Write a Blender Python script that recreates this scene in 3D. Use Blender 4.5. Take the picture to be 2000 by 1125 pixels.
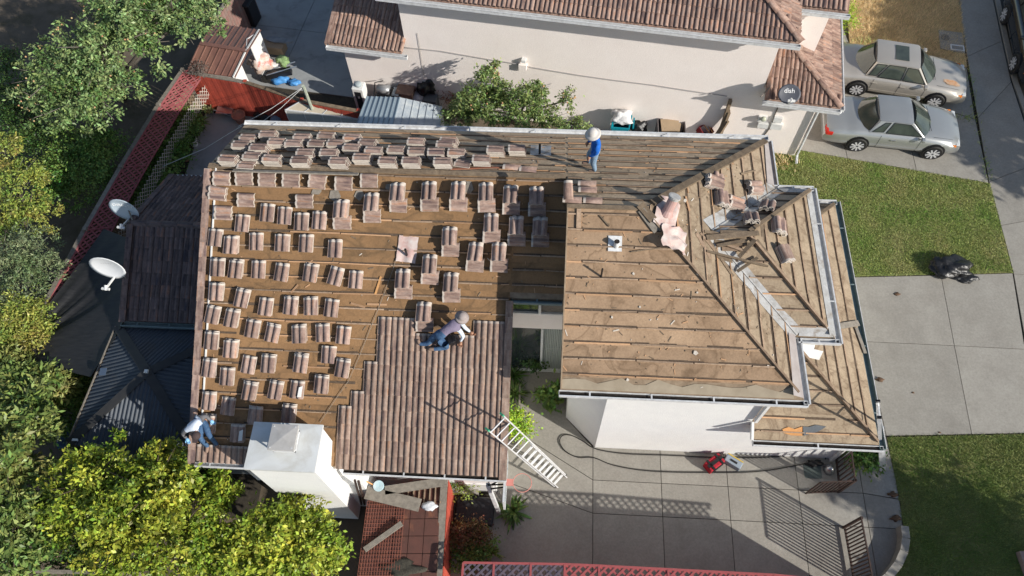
import bpy, bmesh, math, random
import numpy as np
from mathutils import Vector, Matrix
random.seed(7); RNG=np.random.default_rng(7)
scene=bpy.context.scene
for o in list(bpy.data.objects): bpy.data.objects.remove(o)
# ------------------------------------------------------------------ camera (drone, 21 m up)
CF,TH,RO,PS,CH=1470.46,0.503178,-0.0404974,0.0897513,21.0
_r=np.array([1,0,0.]);_u=np.array([0,math.cos(TH),math.sin(TH)]);_f=np.array([0,math.sin(TH),-math.cos(TH)])
_r,_u=math.cos(RO)*_r+math.sin(RO)*_u,-math.sin(RO)*_r+math.cos(RO)*_u
_M=np.array([[math.cos(PS),-math.sin(PS),0],[math.sin(PS),math.cos(PS),0],[0,0,1.]])
_r,_u,_f=_M@_r,_M@_u,_M@_f
cam=bpy.data.cameras.new('camera'); camo=bpy.data.objects.new('camera',cam); scene.collection.objects.link(camo)
camo.matrix_world=Matrix(((_r[0],_u[0],-_f[0],0),(_r[1],_u[1],-_f[1],0),(_r[2],_u[2],-_f[2],CH),(0,0,0,1)))
cam.sensor_width=36; cam.lens=CF/2000*36; cam.clip_start=.1; cam.clip_end=800
scene.camera=camo
def P(x,y,z=0.0):
    "survey helper: where the sight line of photo point (x,y) meets height z"
    d=_f+(x-1000)/CF*_r-(y-562.5)/CF*_u; t=(z-CH)/d[2]
    return Vector((t*d[0],t*d[1],z))
def onpl(x,y,pl,up=0.0):
    "same, on the plane z=a+b*x+c*y raised by up"
    a,b,c=pl; a+=up; d=_f+(x-1000)/CF*_r-(y-562.5)/CF*_u
    n=np.array([-b,-c,1.]); t=(a-CH)/(n@d)
    return Vector((t*d[0],t*d[1],CH+t*d[2]))
# ------------------------------------------------------------------ light
SAZ,SEL=math.radians(-29.4),math.radians(27.4)
world=bpy.data.worlds.new('World'); scene.world=world; world.use_nodes=True
nt=world.node_tree; bg=nt.nodes['Background']
sky=nt.nodes.new('ShaderNodeTexSky'); sky.sky_type='NISHITA'; sky.sun_disc=False
sky.sun_elevation=SEL; sky.sun_rotation=math.pi/2-SAZ; sky.air_density=1.0; sky.dust_density=.8
nt.links.new(sky.outputs[0],bg.inputs[0]); bg.inputs[1].default_value=0.10
sl=bpy.data.lights.new('sun','SUN'); sl.energy=4.9; sl.angle=math.radians(.55); sl.color=(1,.955,.88)
so=bpy.data.objects.new('sun',sl); scene.collection.objects.link(so)
sd=Vector((math.cos(SEL)*math.cos(SAZ),math.cos(SEL)*math.sin(SAZ),math.sin(SEL)))
so.rotation_euler=sd.to_track_quat('Z','Y').to_euler(); so.location=(30,-20,30)
scene.view_settings.view_transform='Standard'; scene.view_settings.look='None'
scene.view_settings.gamma=1; scene.view_settings.exposure=0.22; scene.view_settings.use_curve_mapping=False
# ------------------------------------------------------------------ materials
def hx(*c): return (c[0],c[1],c[2],1)
_mc={}
def mat(name,c1,c2=None,scale=3,rough=.85,bump=0,bscale=40,rnd=0,hue=0,metal=0,stain=None,sscale=.8,stainamt=.5,stretch=None,spec=.3,island=0,alpha=1,trans=0,detail=6,stainw=.12,coat=0,grain=0,gscale=22,ring=None):
    if name in _mc: return _mc[name]
    m=bpy.data.materials.new(name); m.use_nodes=True; n=m.node_tree; N=n.nodes; L=n.links
    b=N['Principled BSDF']; b.inputs['Roughness'].default_value=rough; b.inputs['Metallic'].default_value=metal
    b.inputs['Specular IOR Level'].default_value=spec
    if coat: b.inputs['Coat Weight'].default_value=coat; b.inputs['Coat Roughness'].default_value=.05
    tc=N.new('ShaderNodeTexCoord'); mp=N.new('ShaderNodeMapping'); L.new(tc.outputs['Object'],mp.inputs[0])
    if stretch: mp.inputs['Scale'].default_value=stretch
    oi=N.new('ShaderNodeObjectInfo')
    if rnd or hue:
        cb=N.new('ShaderNodeVectorMath'); cb.operation='SCALE'; cb.inputs[0].default_value=(37,91,53); L.new(oi.outputs['Random'],cb.inputs['Scale'])
        ad=N.new('ShaderNodeVectorMath'); L.new(mp.outputs[0],ad.inputs[0]); L.new(cb.outputs[0],ad.inputs[1]); vec=ad.outputs[0]
    else: vec=mp.outputs[0]
    col=None
    if c2:
        no=N.new('ShaderNodeTexNoise'); no.inputs['Scale'].default_value=scale; no.inputs['Detail'].default_value=detail; no.inputs['Roughness'].default_value=.62
        L.new(vec,no.inputs['Vector']); mr=N.new('ShaderNodeMapRange'); mr.inputs[1].default_value=.32; mr.inputs[2].default_value=.68
        L.new(no.outputs['Fac'],mr.inputs[0]); mx=N.new('ShaderNodeMix'); mx.data_type='RGBA'
        mx.inputs[6].default_value=hx(*c1); mx.inputs[7].default_value=hx(*c2); L.new(mr.outputs[0],mx.inputs[0]); col=mx.outputs[2]
    else:
        rg=N.new('ShaderNodeRGB'); rg.outputs[0].default_value=hx(*c1); col=rg.outputs[0]
    if stain:
        no=N.new('ShaderNodeTexNoise'); no.inputs['Scale'].default_value=sscale; no.inputs['Detail'].default_value=8; no.inputs['Roughness'].default_value=.65
        no.inputs['Distortion'].default_value=.6
        L.new(vec,no.inputs['Vector']); mr=N.new('ShaderNodeMapRange'); mr.inputs[1].default_value=.52; mr.inputs[2].default_value=.52+stainw; mr.inputs[4].default_value=stainamt
        L.new(no.outputs['Fac'],mr.inputs[0]); mx=N.new('ShaderNodeMix'); mx.data_type='RGBA'
        L.new(mr.outputs[0],mx.inputs[0]); L.new(col,mx.inputs[6]); mx.inputs[7].default_value=hx(*stain); col=mx.outputs[2]
    if ring:
        no=N.new('ShaderNodeTexNoise'); no.inputs['Scale'].default_value=sscale*.7; no.inputs['Detail'].default_value=4; no.inputs['Distortion'].default_value=.8; L.new(vec,no.inputs['Vector'])
        cr=N.new('ShaderNodeValToRGB'); e=cr.color_ramp.elements; e[0].position=.50; e[0].color=(0,0,0,1); e[1].position=.60; e[1].color=(0,0,0,1)
        x=e.new(.535); x.color=(1,1,1,1); x=e.new(.545); x.color=(.55,.55,.55,1); L.new(no.outputs['Fac'],cr.inputs[0])
        mx=N.new('ShaderNodeMix'); mx.data_type='RGBA'; ml=N.new('ShaderNodeMath'); ml.operation='MULTIPLY'; ml.inputs[1].default_value=.55; L.new(cr.outputs[0],ml.inputs[0]); L.new(ml.outputs[0],mx.inputs[0]); L.new(col,mx.inputs[6]); mx.inputs[7].default_value=hx(*ring); col=mx.outputs[2]
    if grain:
        no=N.new('ShaderNodeTexNoise'); no.inputs['Scale'].default_value=gscale; no.inputs['Detail'].default_value=9; no.inputs['Roughness'].default_value=.75; L.new(vec,no.inputs['Vector'])
        mr=N.new('ShaderNodeMapRange'); mr.inputs[1].default_value=.3; mr.inputs[2].default_value=.7; mr.inputs[3].default_value=1-grain; mr.inputs[4].default_value=1+grain*.6; L.new(no.outputs['Fac'],mr.inputs[0])
        mx=N.new('ShaderNodeMix'); mx.data_type='RGBA'; mx.blend_type='MULTIPLY'; mx.inputs[0].default_value=1; L.new(col,mx.inputs[6]); L.new(mr.outputs[0],mx.inputs[7]); col=mx.outputs[2]
    if rnd or hue or island:
        hs=N.new('ShaderNodeHueSaturation'); src=oi.outputs['Random']
        if island: g=N.new('ShaderNodeNewGeometry'); src=g.outputs['Random Per Island']
        mr=N.new('ShaderNodeMapRange'); v=rnd or island; mr.inputs[3].default_value=1-v; mr.inputs[4].default_value=1+v; L.new(src,mr.inputs[0]); L.new(mr.outputs[0],hs.inputs['Value'])
        if hue:
            ma=N.new('ShaderNodeMath'); ma.operation='MULTIPLY'; ma.inputs[1].default_value=7.31; L.new(src,ma.inputs[0]); fr=N.new('ShaderNodeMath'); fr.operation='FRACT'; L.new(ma.outputs[0],fr.inputs[0])
            m2=N.new('ShaderNodeMapRange'); m2.inputs[3].default_value=.5-hue; m2.inputs[4].default_value=.5+hue; L.new(fr.outputs[0],m2.inputs[0]); L.new(m2.outputs[0],hs.inputs['Hue'])
        L.new(col,hs.inputs['Color']); col=hs.outputs[0]
    L.new(col,b.inputs['Base Color'])
    if bump:
        no=N.new('ShaderNodeTexNoise'); no.inputs['Scale'].default_value=bscale; no.inputs['Detail'].default_value=5; L.new(vec,no.inputs['Vector'])
        bp=N.new('ShaderNodeBump'); bp.inputs['Strength'].default_value=min(1,bump); bp.inputs['Distance'].default_value=.02; L.new(no.outputs['Fac'],bp.inputs['Height']); L.new(bp.outputs[0],b.inputs['Normal'])
    if trans:
        tl=N.new('ShaderNodeBsdfTranslucent'); L.new(col,tl.inputs[0]); ms=N.new('ShaderNodeMixShader'); ms.inputs[0].default_value=trans
        L.new(b.outputs[0],ms.inputs[1]); L.new(tl.outputs[0],ms.inputs[2]); L.new(ms.outputs[0],N['Material Output'].inputs[0])
    if alpha<1: b.inputs['Alpha'].default_value=alpha
    _mc[name]=m; return m
def tilemat(name,base,light,warm,dark,rnd=.18,axis=0,edge=.35):
    "concrete roof tile: colour streaks that run along the barrels, pale worn upper end"
    m=bpy.data.materials.new(name); m.use_nodes=True; n=m.node_tree; N=n.nodes; L=n.links; b=N['Principled BSDF']
    b.inputs['Roughness'].default_value=.8; b.inputs['Specular IOR Level'].default_value=.25
    tc=N.new('ShaderNodeTexCoord'); oi=N.new('ShaderNodeObjectInfo')
    cb=N.new('ShaderNodeVectorMath'); cb.operation='SCALE'; cb.inputs[0].default_value=(37,91,53); L.new(oi.outputs['Random'],cb.inputs['Scale'])
    mp=N.new('ShaderNodeMapping'); mp.inputs['Scale'].default_value=(9,1.3,2) if axis==0 else (1.3,9,2); L.new(tc.outputs['Object'],mp.inputs[0])
    ad=N.new('ShaderNodeVectorMath'); L.new(mp.outputs[0],ad.inputs[0]); L.new(cb.outputs[0],ad.inputs[1])
    no=N.new('ShaderNodeTexNoise'); no.inputs['Scale'].default_value=1.3; no.inputs['Detail'].default_value=3; L.new(ad.outputs[0],no.inputs['Vector'])
    cr=N.new('ShaderNodeValToRGB'); e=cr.color_ramp.elements; e[0].position=.3; e[0].color=hx(*dark); e[1].position=.72; e[1].color=hx(*warm)
    x=e.new(.43); x.color=hx(*base); x=e.new(.57); x.color=hx(*light); L.new(no.outputs['Fac'],cr.inputs[0])
    n2=N.new('ShaderNodeTexNoise'); n2.inputs['Scale'].default_value=14; n2.inputs['Detail'].default_value=6; L.new(tc.outputs['Object'],n2.inputs['Vector'])
    mx=N.new('ShaderNodeMix'); mx.data_type='RGBA'; mx.blend_type='MULTIPLY'; mx.inputs[0].default_value=.55; L.new(cr.outputs[0],mx.inputs[6])
    c2=N.new('ShaderNodeValToRGB'); c2.color_ramp.elements[0].position=.3; c2.color_ramp.elements[0].color=(.55,.55,.55,1); c2.color_ramp.elements[1].position=.7; c2.color_ramp.elements[1].color=(1.2,1.2,1.2,1); L.new(n2.outputs['Fac'],c2.inputs[0]); L.new(c2.outputs[0],mx.inputs[7])
    hs=N.new('ShaderNodeHueSaturation'); mr=N.new('ShaderNodeMapRange'); mr.inputs[3].default_value=1-rnd; mr.inputs[4].default_value=1+rnd; L.new(oi.outputs['Random'],mr.inputs[0]); L.new(mr.outputs[0],hs.inputs['Value']); L.new(mx.outputs[2],hs.inputs['Color'])
    col=hs.outputs[0]
    if edge:
        sx=N.new('ShaderNodeSeparateXYZ'); L.new(tc.outputs['Object'],sx.inputs[0])
        m3=N.new('ShaderNodeMapRange'); m3.inputs[1].default_value=.355; m3.inputs[2].default_value=.375; m3.inputs[4].default_value=edge; L.new(sx.outputs[1],m3.inputs[0])
        m4=N.new('ShaderNodeMix'); m4.data_type='RGBA'; L.new(m3.outputs[0],m4.inputs[0]); L.new(col,m4.inputs[6]); m4.inputs[7].default_value=(.56,.51,.45,1); col=m4.outputs[2]
    L.new(col,b.inputs['Base Color'])
    bp=N.new('ShaderNodeBump'); bp.inputs['Strength'].default_value=.35; bp.inputs['Distance'].default_value=.01; L.new(n2.outputs['Fac'],bp.inputs['Height']); L.new(bp.outputs[0],b.inputs['Normal'])
    return m
def glassmat(name,c,rough=.05):
    m=mat(name,c,rough=rough,spec=.8); return m
M_TILE=tilemat('tile_mauve',(.275,.185,.15),(.37,.27,.225),(.41,.225,.145),(.16,.11,.105),edge=.75)
M_TLAID=tilemat('tile_laid',(.26,.175,.135),(.335,.25,.20),(.35,.20,.13),(.17,.115,.10),rnd=.11,edge=.4)
M_TRED=tilemat('tile_red',(.28,.175,.135),(.36,.255,.205),(.40,.20,.125),(.14,.095,.085),rnd=.15,edge=0)
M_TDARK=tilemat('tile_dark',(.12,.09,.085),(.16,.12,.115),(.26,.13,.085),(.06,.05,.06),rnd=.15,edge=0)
M_TSIDE=mat('tile_cut_edge',(.64,.58,.50),(.46,.41,.35),scale=20,rnd=.1)
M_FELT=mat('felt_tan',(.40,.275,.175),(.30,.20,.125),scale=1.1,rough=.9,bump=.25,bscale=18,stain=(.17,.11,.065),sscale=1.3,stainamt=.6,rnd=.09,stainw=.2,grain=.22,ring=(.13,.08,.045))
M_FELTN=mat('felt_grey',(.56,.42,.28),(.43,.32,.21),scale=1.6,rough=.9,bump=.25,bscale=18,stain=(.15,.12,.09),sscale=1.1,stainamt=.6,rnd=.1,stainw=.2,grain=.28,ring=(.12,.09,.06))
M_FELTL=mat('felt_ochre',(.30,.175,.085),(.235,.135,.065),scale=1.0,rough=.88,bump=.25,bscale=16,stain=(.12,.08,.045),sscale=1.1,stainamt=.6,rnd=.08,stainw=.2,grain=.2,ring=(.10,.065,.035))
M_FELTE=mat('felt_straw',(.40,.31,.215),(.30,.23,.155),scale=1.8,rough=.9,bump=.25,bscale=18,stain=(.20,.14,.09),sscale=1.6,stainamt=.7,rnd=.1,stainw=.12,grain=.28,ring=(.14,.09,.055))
M_SHEATH=mat('sheathing',(.33,.25,.17),(.2,.14,.09),scale=5,bump=.3,rnd=.15)
M_BATT=mat('batten_fresh',(.52,.31,.17),(.36,.22,.13),scale=12,rnd=.25,stretch=(1,6,1))
M_BATO=mat('batten_old',(.36,.26,.18),(.22,.15,.10),scale=12,rnd=.3)
M_OLDW=mat('old_board',(.24,.18,.12),(.13,.095,.065),scale=7,rnd=.25,bump=.4)
M_GREYW=mat('grey_board',(.27,.24,.20),(.17,.15,.125),scale=9,rnd=.15,bump=.3)
M_WHITE=mat('white_stucco',(.80,.80,.78),(.75,.75,.74),scale=2,rough=.9,bump=.35,bscale=50,stain=(.68,.67,.64),sscale=.6,stainamt=.35,stainw=.3,grain=.06,gscale=30)
M_WPAINT=mat('white_paint',(.78,.78,.76),(.62,.62,.6),scale=5,rough=.5)
M_GUTT=mat('gutter_white',(.72,.73,.73),(.5,.5,.5),scale=8,rough=.45)
M_GUTG=mat('gutter_grey',(.22,.28,.28),(.15,.2,.2),scale=8,rough=.45)
M_MUCK=mat('gutter_muck',(.018,.015,.013),(.045,.035,.028),scale=14,rough=1)
M_FLASH=mat('flashing',(.52,.52,.51),(.38,.37,.35),scale=6,rough=.5,metal=.1,stain=(.24,.19,.14),sscale=2.5,stainamt=.75,grain=.2)
M_LEAD=mat('crumpled_lead',(.50,.34,.30),(.60,.55,.51),scale=4,rough=.6,stain=(.45,.2,.17),sscale=3,stainamt=.5)
M_PINK=mat('pink_stucco',(.92,.845,.79),(.88,.80,.745),scale=1.2,rough=.92,bump=.4,bscale=45,stain=(.78,.69,.62),sscale=.5,stainamt=.5,stainw=.3,grain=.07,gscale=30)
M_CONC=mat('concrete',(.345,.325,.285),(.29,.27,.235),scale=1.4,rough=.9,bump=.2,bscale=60,stain=(.19,.175,.155),sscale=.9,stainamt=.4,rnd=.07,stainw=.35,grain=.2,gscale=16)
M_CONCP=mat('concrete_patio',(.33,.34,.34),(.27,.28,.28),scale=1.2,rough=.85,stain=(.12,.12,.12),sscale=1.2,stainamt=.6,stainw=.2)
M_GAP=mat('joint_soil',(.06,.05,.035),(.03,.025,.02),scale=10)
M_DIRT=mat('dry_dirt',(.16,.125,.09),(.10,.08,.055),scale=1.5,bump=.5,bscale=12,stain=(.07,.06,.03),sscale=.7,stainamt=.7)
M_LAWN=mat('lawn_soil',(.15,.20,.05),(.26,.24,.10),scale=1.0,bump=.6,bscale=40)
M_DRYG=mat('dry_soil',(.62,.47,.26),(.46,.34,.17),scale=1.2,bump=.6,bscale=40)
M_ASPH=mat('asphalt',(.05,.05,.052),(.035,.035,.036),scale=30,bump=.4,bscale=80)
M_SHADEL=mat('batten_shade_line',(.07,.05,.035),(.13,.09,.06),scale=20)  # dark brown that paints the shadow line above each batten
M_RED=mat('red_boards',(.45,.075,.045),(.33,.06,.04),scale=4,rnd=.15,rough=.75)
M_LATT=mat('lattice_maroon',(.23,.055,.06),(.30,.10,.10),scale=6,rnd=.1,rough=.8)
M_LATB=mat('lattice_grey',(.16,.12,.14),(.10,.09,.12),scale=6)
M_LATP=mat('lattice_pink',(.42,.10,.10),(.34,.09,.09),scale=6)
M_LATW=mat('lattice_white',(.6,.55,.48),(.4,.35,.3),scale=8)
M_BLACK=mat('black_plastic',(.012,.012,.014),rough=.35,spec=.5)
M_RUB=mat('rubber',(.02,.02,.02),(.035,.033,.03),scale=10,rough=.7)
M_STEEL=mat('steel',(.55,.56,.57),rough=.3,metal=.9)
M_ALU=mat('aluminium',(.78,.79,.8),(.6,.6,.6),scale=9,rough=.38,metal=.35)
M_IRON=mat('wrought_iron',(.03,.025,.022),(.08,.045,.035),scale=15,rough=.7)
M_WOOD=mat('orange_wood',(.62,.33,.13),(.45,.24,.1),scale=6)
M_TERRA=mat('terracotta',(.42,.2,.14),(.3,.14,.1),scale=5)
M_SKIN=mat('skin',(.36,.19,.12),rough=.6)
M_SKYL=mat('glass_dark',(.03,.04,.045),rough=.06,spec=.9)
M_SOIL=mat('potting_soil',(.03,.02,.015),rough=1)
# ------------------------------------------------------------------ mesh helpers
col=scene.collection
class MB:
    def __init__(s): s.v=[];s.f=[];s.m=[]
    def add(s,vs,fs,mi=0):
        o=len(s.v); s.v+= [tuple(v) for v in vs]; s.f+=[tuple(i+o for i in f) for f in fs]; s.m+=[mi]*len(fs); return s
    def box(s,c,d,rz=0,M=None,mi=0):
        hx_,hy,hz=d[0]/2,d[1]/2,d[2]/2
        vs=[Vector((x,y,z)) for z in(-hz,hz) for y in(-hy,hy) for x in(-hx_,hx_)]
        if M is None: M=Matrix.Translation(Vector(c))@Matrix.Rotation(rz,4,'Z')
        else: M=M@Matrix.Translation(Vector(c))@Matrix.Rotation(rz,4,'Z')
        return s.add([M@v for v in vs],[(0,2,3,1),(4,5,7,6),(0,1,5,4),(1,3,7,5),(3,2,6,7),(2,0,4,6)],mi)
    def bar(s,a,b,w,h=None,up=(0,0,1),mi=0):
        "square bar from a to b; w across, h along up"
        a=Vector(a);b=Vector(b);h=h or w;d=(b-a); 
        if d.length<1e-6: return s
        d.normalize(); u=Vector(up); 
        if abs(d.dot(u))>.98: u=Vector((1,0,0))
        x=d.cross(u).normalized(); u=x.cross(d).normalized()
        vs=[p+x*(i*w/2)+u*(j*h/2) for p in(a,b) for j in(-1,1) for i in(-1,1)]
        return s.add(vs,[(0,1,3,2),(4,6,7,5),(0,4,5,1),(1,5,7,3),(3,7,6,2),(2,6,4,0)],mi)
    def tube(s,pts,r,n=8,mi=0,cap=True):
        pts=[Vector(p) for p in pts]; rs=r if hasattr(r,'__len__') else [r]*len(pts); o=len(s.v); u=None
        for i,p in enumerate(pts):
            d=(pts[min(i+1,len(pts)-1)]-pts[max(i-1,0)])
            if d.length<1e-9: d=Vector((0,0,1))
            d.normalize()
            if u is None: u=d.orthogonal().normalized()
            else:
                u=(u-d*u.dot(d)); u=u.normalized() if u.length>1e-6 else d.orthogonal().normalized()
            w=d.cross(u)
            for k in range(n):
                a=2*math.pi*k/n; s.v.append(tuple(p+(u*math.cos(a)+w*math.sin(a))*rs[i]))
        for i in range(len(pts)-1):
            for k in range(n):
                s.f.append((o+i*n+k,o+i*n+(k+1)%n,o+(i+1)*n+(k+1)%n,o+(i+1)*n+k)); s.m.append(mi)
        if cap:
            s.f.append(tuple(o+k for k in reversed(range(n)))); s.m.append(mi); e=o+(len(pts)-1)*n; s.f.append(tuple(e+k for k in range(n))); s.m.append(mi)
        return s
    def prism(s,poly,lo,hi=None,vec=None,mi=0):
        "poly: list of 3D points (ccw from above); extruded by vec, or down to z=lo"
        p=[Vector(q) for q in poly]; n=len(p)
        if vec is None: q=[Vector((a.x,a.y,lo)) for a in p]
        else: q=[a+Vector(vec) for a in p]
        return s.add(p+q,[tuple(range(n)),tuple(reversed(range(n,2*n)))]+[(i,n+i,n+(i+1)%n,(i+1)%n) for i in range(n)],mi)
    def lathe(s,prof,c=(0,0,0),n=16,mi=0,M=None,cap=True):
        c=Vector(c); o=len(s.v)
        for r,z in prof:
            for k in range(n):
                a=2*math.pi*k/n; v=Vector((r*math.cos(a),r*math.sin(a),z)); v=(M@v) if M else v; s.v.append(tuple(c+v))
        for i in range(len(prof)-1):
            for k in range(n):
                s.f.append((o+i*n+k,o+i*n+(k+1)%n,o+(i+1)*n+(k+1)%n,o+(i+1)*n+k)); s.m.append(mi)
        if not cap: return s
        if prof[0][0]>1e-4: s.f.append(tuple(o+k for k in reversed(range(n)))); s.m.append(mi)
        e=o+(len(prof)-1)*n
        if prof[-1][0]>1e-4: s.f.append(tuple(e+k for k in range(n))); s.m.append(mi)
        return s
    def mesh(s,name,mats,smooth=False,off=None):
        me=bpy.data.meshes.new(name); v=s.v
        if off is not None and off.length>0: v=[(a[0]-off.x,a[1]-off.y,a[2]-off.z) for a in v]
        me.from_pydata(v,[],s.f); me.update()
        for m in (mats if isinstance(mats,(list,tuple)) else [mats]): me.materials.append(m)
        if any(s.m): me.polygons.foreach_set('material_index',s.m)
        if smooth: me.polygons.foreach_set('use_smooth',[True]*len(me.polygons))
        return me
def wloc(o):
    v=Vector((0,0,0))
    while o: v=v+o.location; o=o.parent
    return v
def link(name,data,parent=None,loc=(0,0,0)):
    o=bpy.data.objects.new(name,data); col.objects.link(o); o.parent=parent; o.location=loc; return o
def put(name,mb,mats,parent=None,smooth=False,bevel=0,kind=None,label=None,local=False):
    off=None
    if parent is not None and not local: off=wloc(parent)
    me=mb.mesh(name,mats,smooth,off)
    o=link(name,me,parent)
    if bevel:
        b=o.modifiers.new('bevel','BEVEL'); b.width=bevel; b.segments=2; b.limit_method='ANGLE'
    if kind: o['kind']=kind
    if label: o['label']=label
    return o
def tag(o,label,cat,group=None):
    o['label']=label; o['category']=cat
    if group: o['group']=group
    return o
def thing(name,label,cat,loc=(0,0,0),rz=0,group=None):
    o=link(name,None,None,loc); o.rotation_euler=(0,0,rz); o.empty_display_size=.2
    return tag(o,label,cat,group)
def solo(name,mb,mats,label,cat,group=None,loc=None,smooth=False,bevel=0):
    "a thing that is one mesh; origin moved to its base"
    c=Vector(loc) if loc is not None else Vector((sum(v[0] for v in mb.v)/len(mb.v),sum(v[1] for v in mb.v)/len(mb.v),min(v[2] for v in mb.v)))
    me=mb.mesh(name,mats,smooth,c); o=link(name,me,None,c)
    if bevel: b=o.modifiers.new('bevel','BEVEL'); b.width=bevel; b.segments=2
    return tag(o,label,cat,group)
def struct(name,mb,mats,parent=None,smooth=False):
    o=put(name,mb,mats,parent,smooth)
    if parent is None: o['kind']='structure'
    return o
def place(name,me,M,parent):
    "shared mesh at world matrix M under a parent that is only translated"
    o=link(name,me,parent); M=M.copy(); M.translation=M.translation-wloc(parent); o.matrix_local=M; return o
def clip(poly,a,b,c):
    "keep a*x+b*y<=c"
    out=[]
    for i in range(len(poly)):
        p,q=poly[i],poly[(i+1)%len(poly)]; dp=a*p[0]+b*p[1]-c; dq=a*q[0]+b*q[1]-c
        if dp<=0: out.append(p)
        if dp*dq<0: t=dp/(dp-dq); out.append((p[0]+(q[0]-p[0])*t,p[1]+(q[1]-p[1])*t))
    return out
def pz(pl,x,y): return pl[0]+pl[1]*x+pl[2]*y
def frame(pl,p,ang=0,lift=0):
    "matrix on plane at world point p: local y up the slope (turned by ang), z the normal"
    n=Vector((-pl[1],-pl[2],1)).normalized(); up=Vector((pl[1],pl[2],0))
    up=Vector((pl[1],pl[2],pl[1]**2+pl[2]**2)).normalized() if up.length>1e-6 else Vector((0,1,0))
    x=up.cross(n).normalized(); R=Matrix((x,up,n)).transposed().to_4x4()
    return Matrix.Translation(Vector(p)+n*lift)@R@Matrix.Rotation(ang,4,'Z')
M_GREYT_=mat('flue_grey',(.3,.3,.3))
# ------------------------------------------------------------------ tile meshes (shared)
def tile_mesh(name,mt,side,W=.33,L=.41,bottom=True,lipend=True):
    pr=[(0,.010),(.048,.010),(.072,.055),(.13,.070),(.184,.010),(.21,.056),(.268,.070),(.312,.042),(.33,.004)]
    k=W/.33; pr=[(x*k,z) for x,z in pr]; n=len(pr); t=.02; v=[];f=[];mi=[];sm=[]
    v+=[(x,0,z+t) for x,z in pr]+[(x,L,z+t) for x,z in pr]
    for i in range(n-1): f.append((i,i+1,n+i+1,n+i)); mi.append(0); sm.append(True)
    for y,fl in ((0,0),(L,1)):
        if fl and not bottom: continue
        o=len(v); v+=[(x,y,z+t) for x,z in pr]+[(x,y,z) for x,z in pr]
        for i in range(n-1): q=(o+i,o+n+i,o+n+i+1,o+i+1); f.append(q[::-1] if fl else q); mi.append(1); sm.append(False)
    o=len(v); a,b=pr[0],pr[-1]
    v+=[(a[0],0,a[1]),(a[0],L,a[1]),(a[0],L,a[1]+t),(a[0],0,a[1]+t),(b[0],0,b[1]),(b[0],L,b[1]),(b[0],L,b[1]+t),(b[0],0,b[1]+t)]
    f+=[(o,o+3,o+2,o+1),(o+4,o+5,o+6,o+7)]; mi+=[1,1]; sm+=[False]*2
    me=bpy.data.meshes.new(name); me.from_pydata(v,[],f); me.materials.append(mt); me.materials.append(side)
    me.polygons.foreach_set('material_index',mi); me.polygons.foreach_set('use_smooth',sm); return me
T_LOOSE=tile_mesh('roof_tile_loose',M_TILE,M_TSIDE)
T_LAID=tile_mesh('roof_tile_laid',M_TLAID,M_TLAID,W=.334,L=.42,bottom=False)
T_RED=tile_mesh('roof_tile_neighbour',M_TRED,M_TRED,W=.334,L=.42,bottom=False)
T_DARK=tile_mesh('roof_tile_dark',M_TDARK,M_TDARK,W=.334,L=.42,bottom=False)
def halfbarrel(name,mt,L=.42,r0=.11,r1=.095,n=7):
    mb=MB(); v=[];f=[]
    for y,r in ((0,r0),(L,r1)):
        for t in (0,.018):
            for k in range(n): a=math.pi*k/(n-1); v.append(((r-t)*math.cos(a)*1.0,y,(r-t)*math.sin(a)*.8))
    for k in range(n-1):
        f+=[(k,k+1,2*n+k+1,2*n+k)[::-1],(n+k,n+k+1,k+1,k)[::-1]]
    mb.add(v,f); me=mb.mesh(name,mt,True); return me
RIDGE_R=halfbarrel('ridge_tile_red',M_TRED); RIDGE_D=halfbarrel('ridge_tile_dark',M_TDARK); RIDGE_L=halfbarrel('ridge_tile_mauve',M_TILE)
def rake_mesh(name,mt,L=.37):
    mb=MB(); w=.17; mb.box((0,L/2,.075),(w,L,.03)).box((-w/2+.012,L/2,-.01),(.024,L,.15)); return mb.mesh(name,mt)
RAKE_L=rake_mesh('rake_tile_mauve',M_TILE); RAKE_B=rake_mesh('rake_tile_brown',M_TLAID); RAKE_D=rake_mesh('rake_tile_dark',M_TDARK); RAKE_R=rake_mesh('rake_tile_red',M_TRED)
# ------------------------------------------------------------------ roof builders
def isect(poly,g,d):
    ts=[]; t=(-g[1],g[0])
    for i in range(len(poly)):
        p,q=poly[i],poly[(i+1)%len(poly)]; a=p[0]*g[0]+p[1]*g[1]-d; b=q[0]*g[0]+q[1]*g[1]-d
        if (a<=0)!=(b<=0):
            k=a/(a-b); x=p[0]+(q[0]-p[0])*k; y=p[1]+(q[1]-p[1])*k; ts.append(x*t[0]+y*t[1])
    ts.sort(); return ts
def deck(parent,pl,poly,name='roof_deck',mt=None,th=.05):
    mb=MB(); p=[Vector((x,y,pz(pl,x,y))) for x,y in poly]; mb.prism(p,0,vec=(0,0,-th)); return put(name,mb,mt or M_SHEATH,parent)
def felt(parent,pl,poly,mt,step=.63,lift=.004,off=0.0):
    g=Vector((pl[1],pl[2],0)).normalized(); ds=[x*g.x+y*g.y for x,y in poly]; d=min(ds)+off; k=0
    while d<max(ds):
        q=clip(clip(poly,-g.x,-g.y,-d),g.x,g.y,d+step+.03)
        if len(q)>2:
            mb=MB(); h=lift+ .0
            pts=[]
            for x,y in q:
                s=(x*g.x+y*g.y-d)/step; pts.append(Vector((x,y,pz(pl,x,y)+h+.009*(1-min(1,s)))))
            # subdivided wavy sheet would be lost at this size: keep a thin lapped sheet
            mb.prism(pts,0,vec=(0,0,-.003)); put('felt_strip',mb,mt,parent)
        d+=step; k+=1
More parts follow.
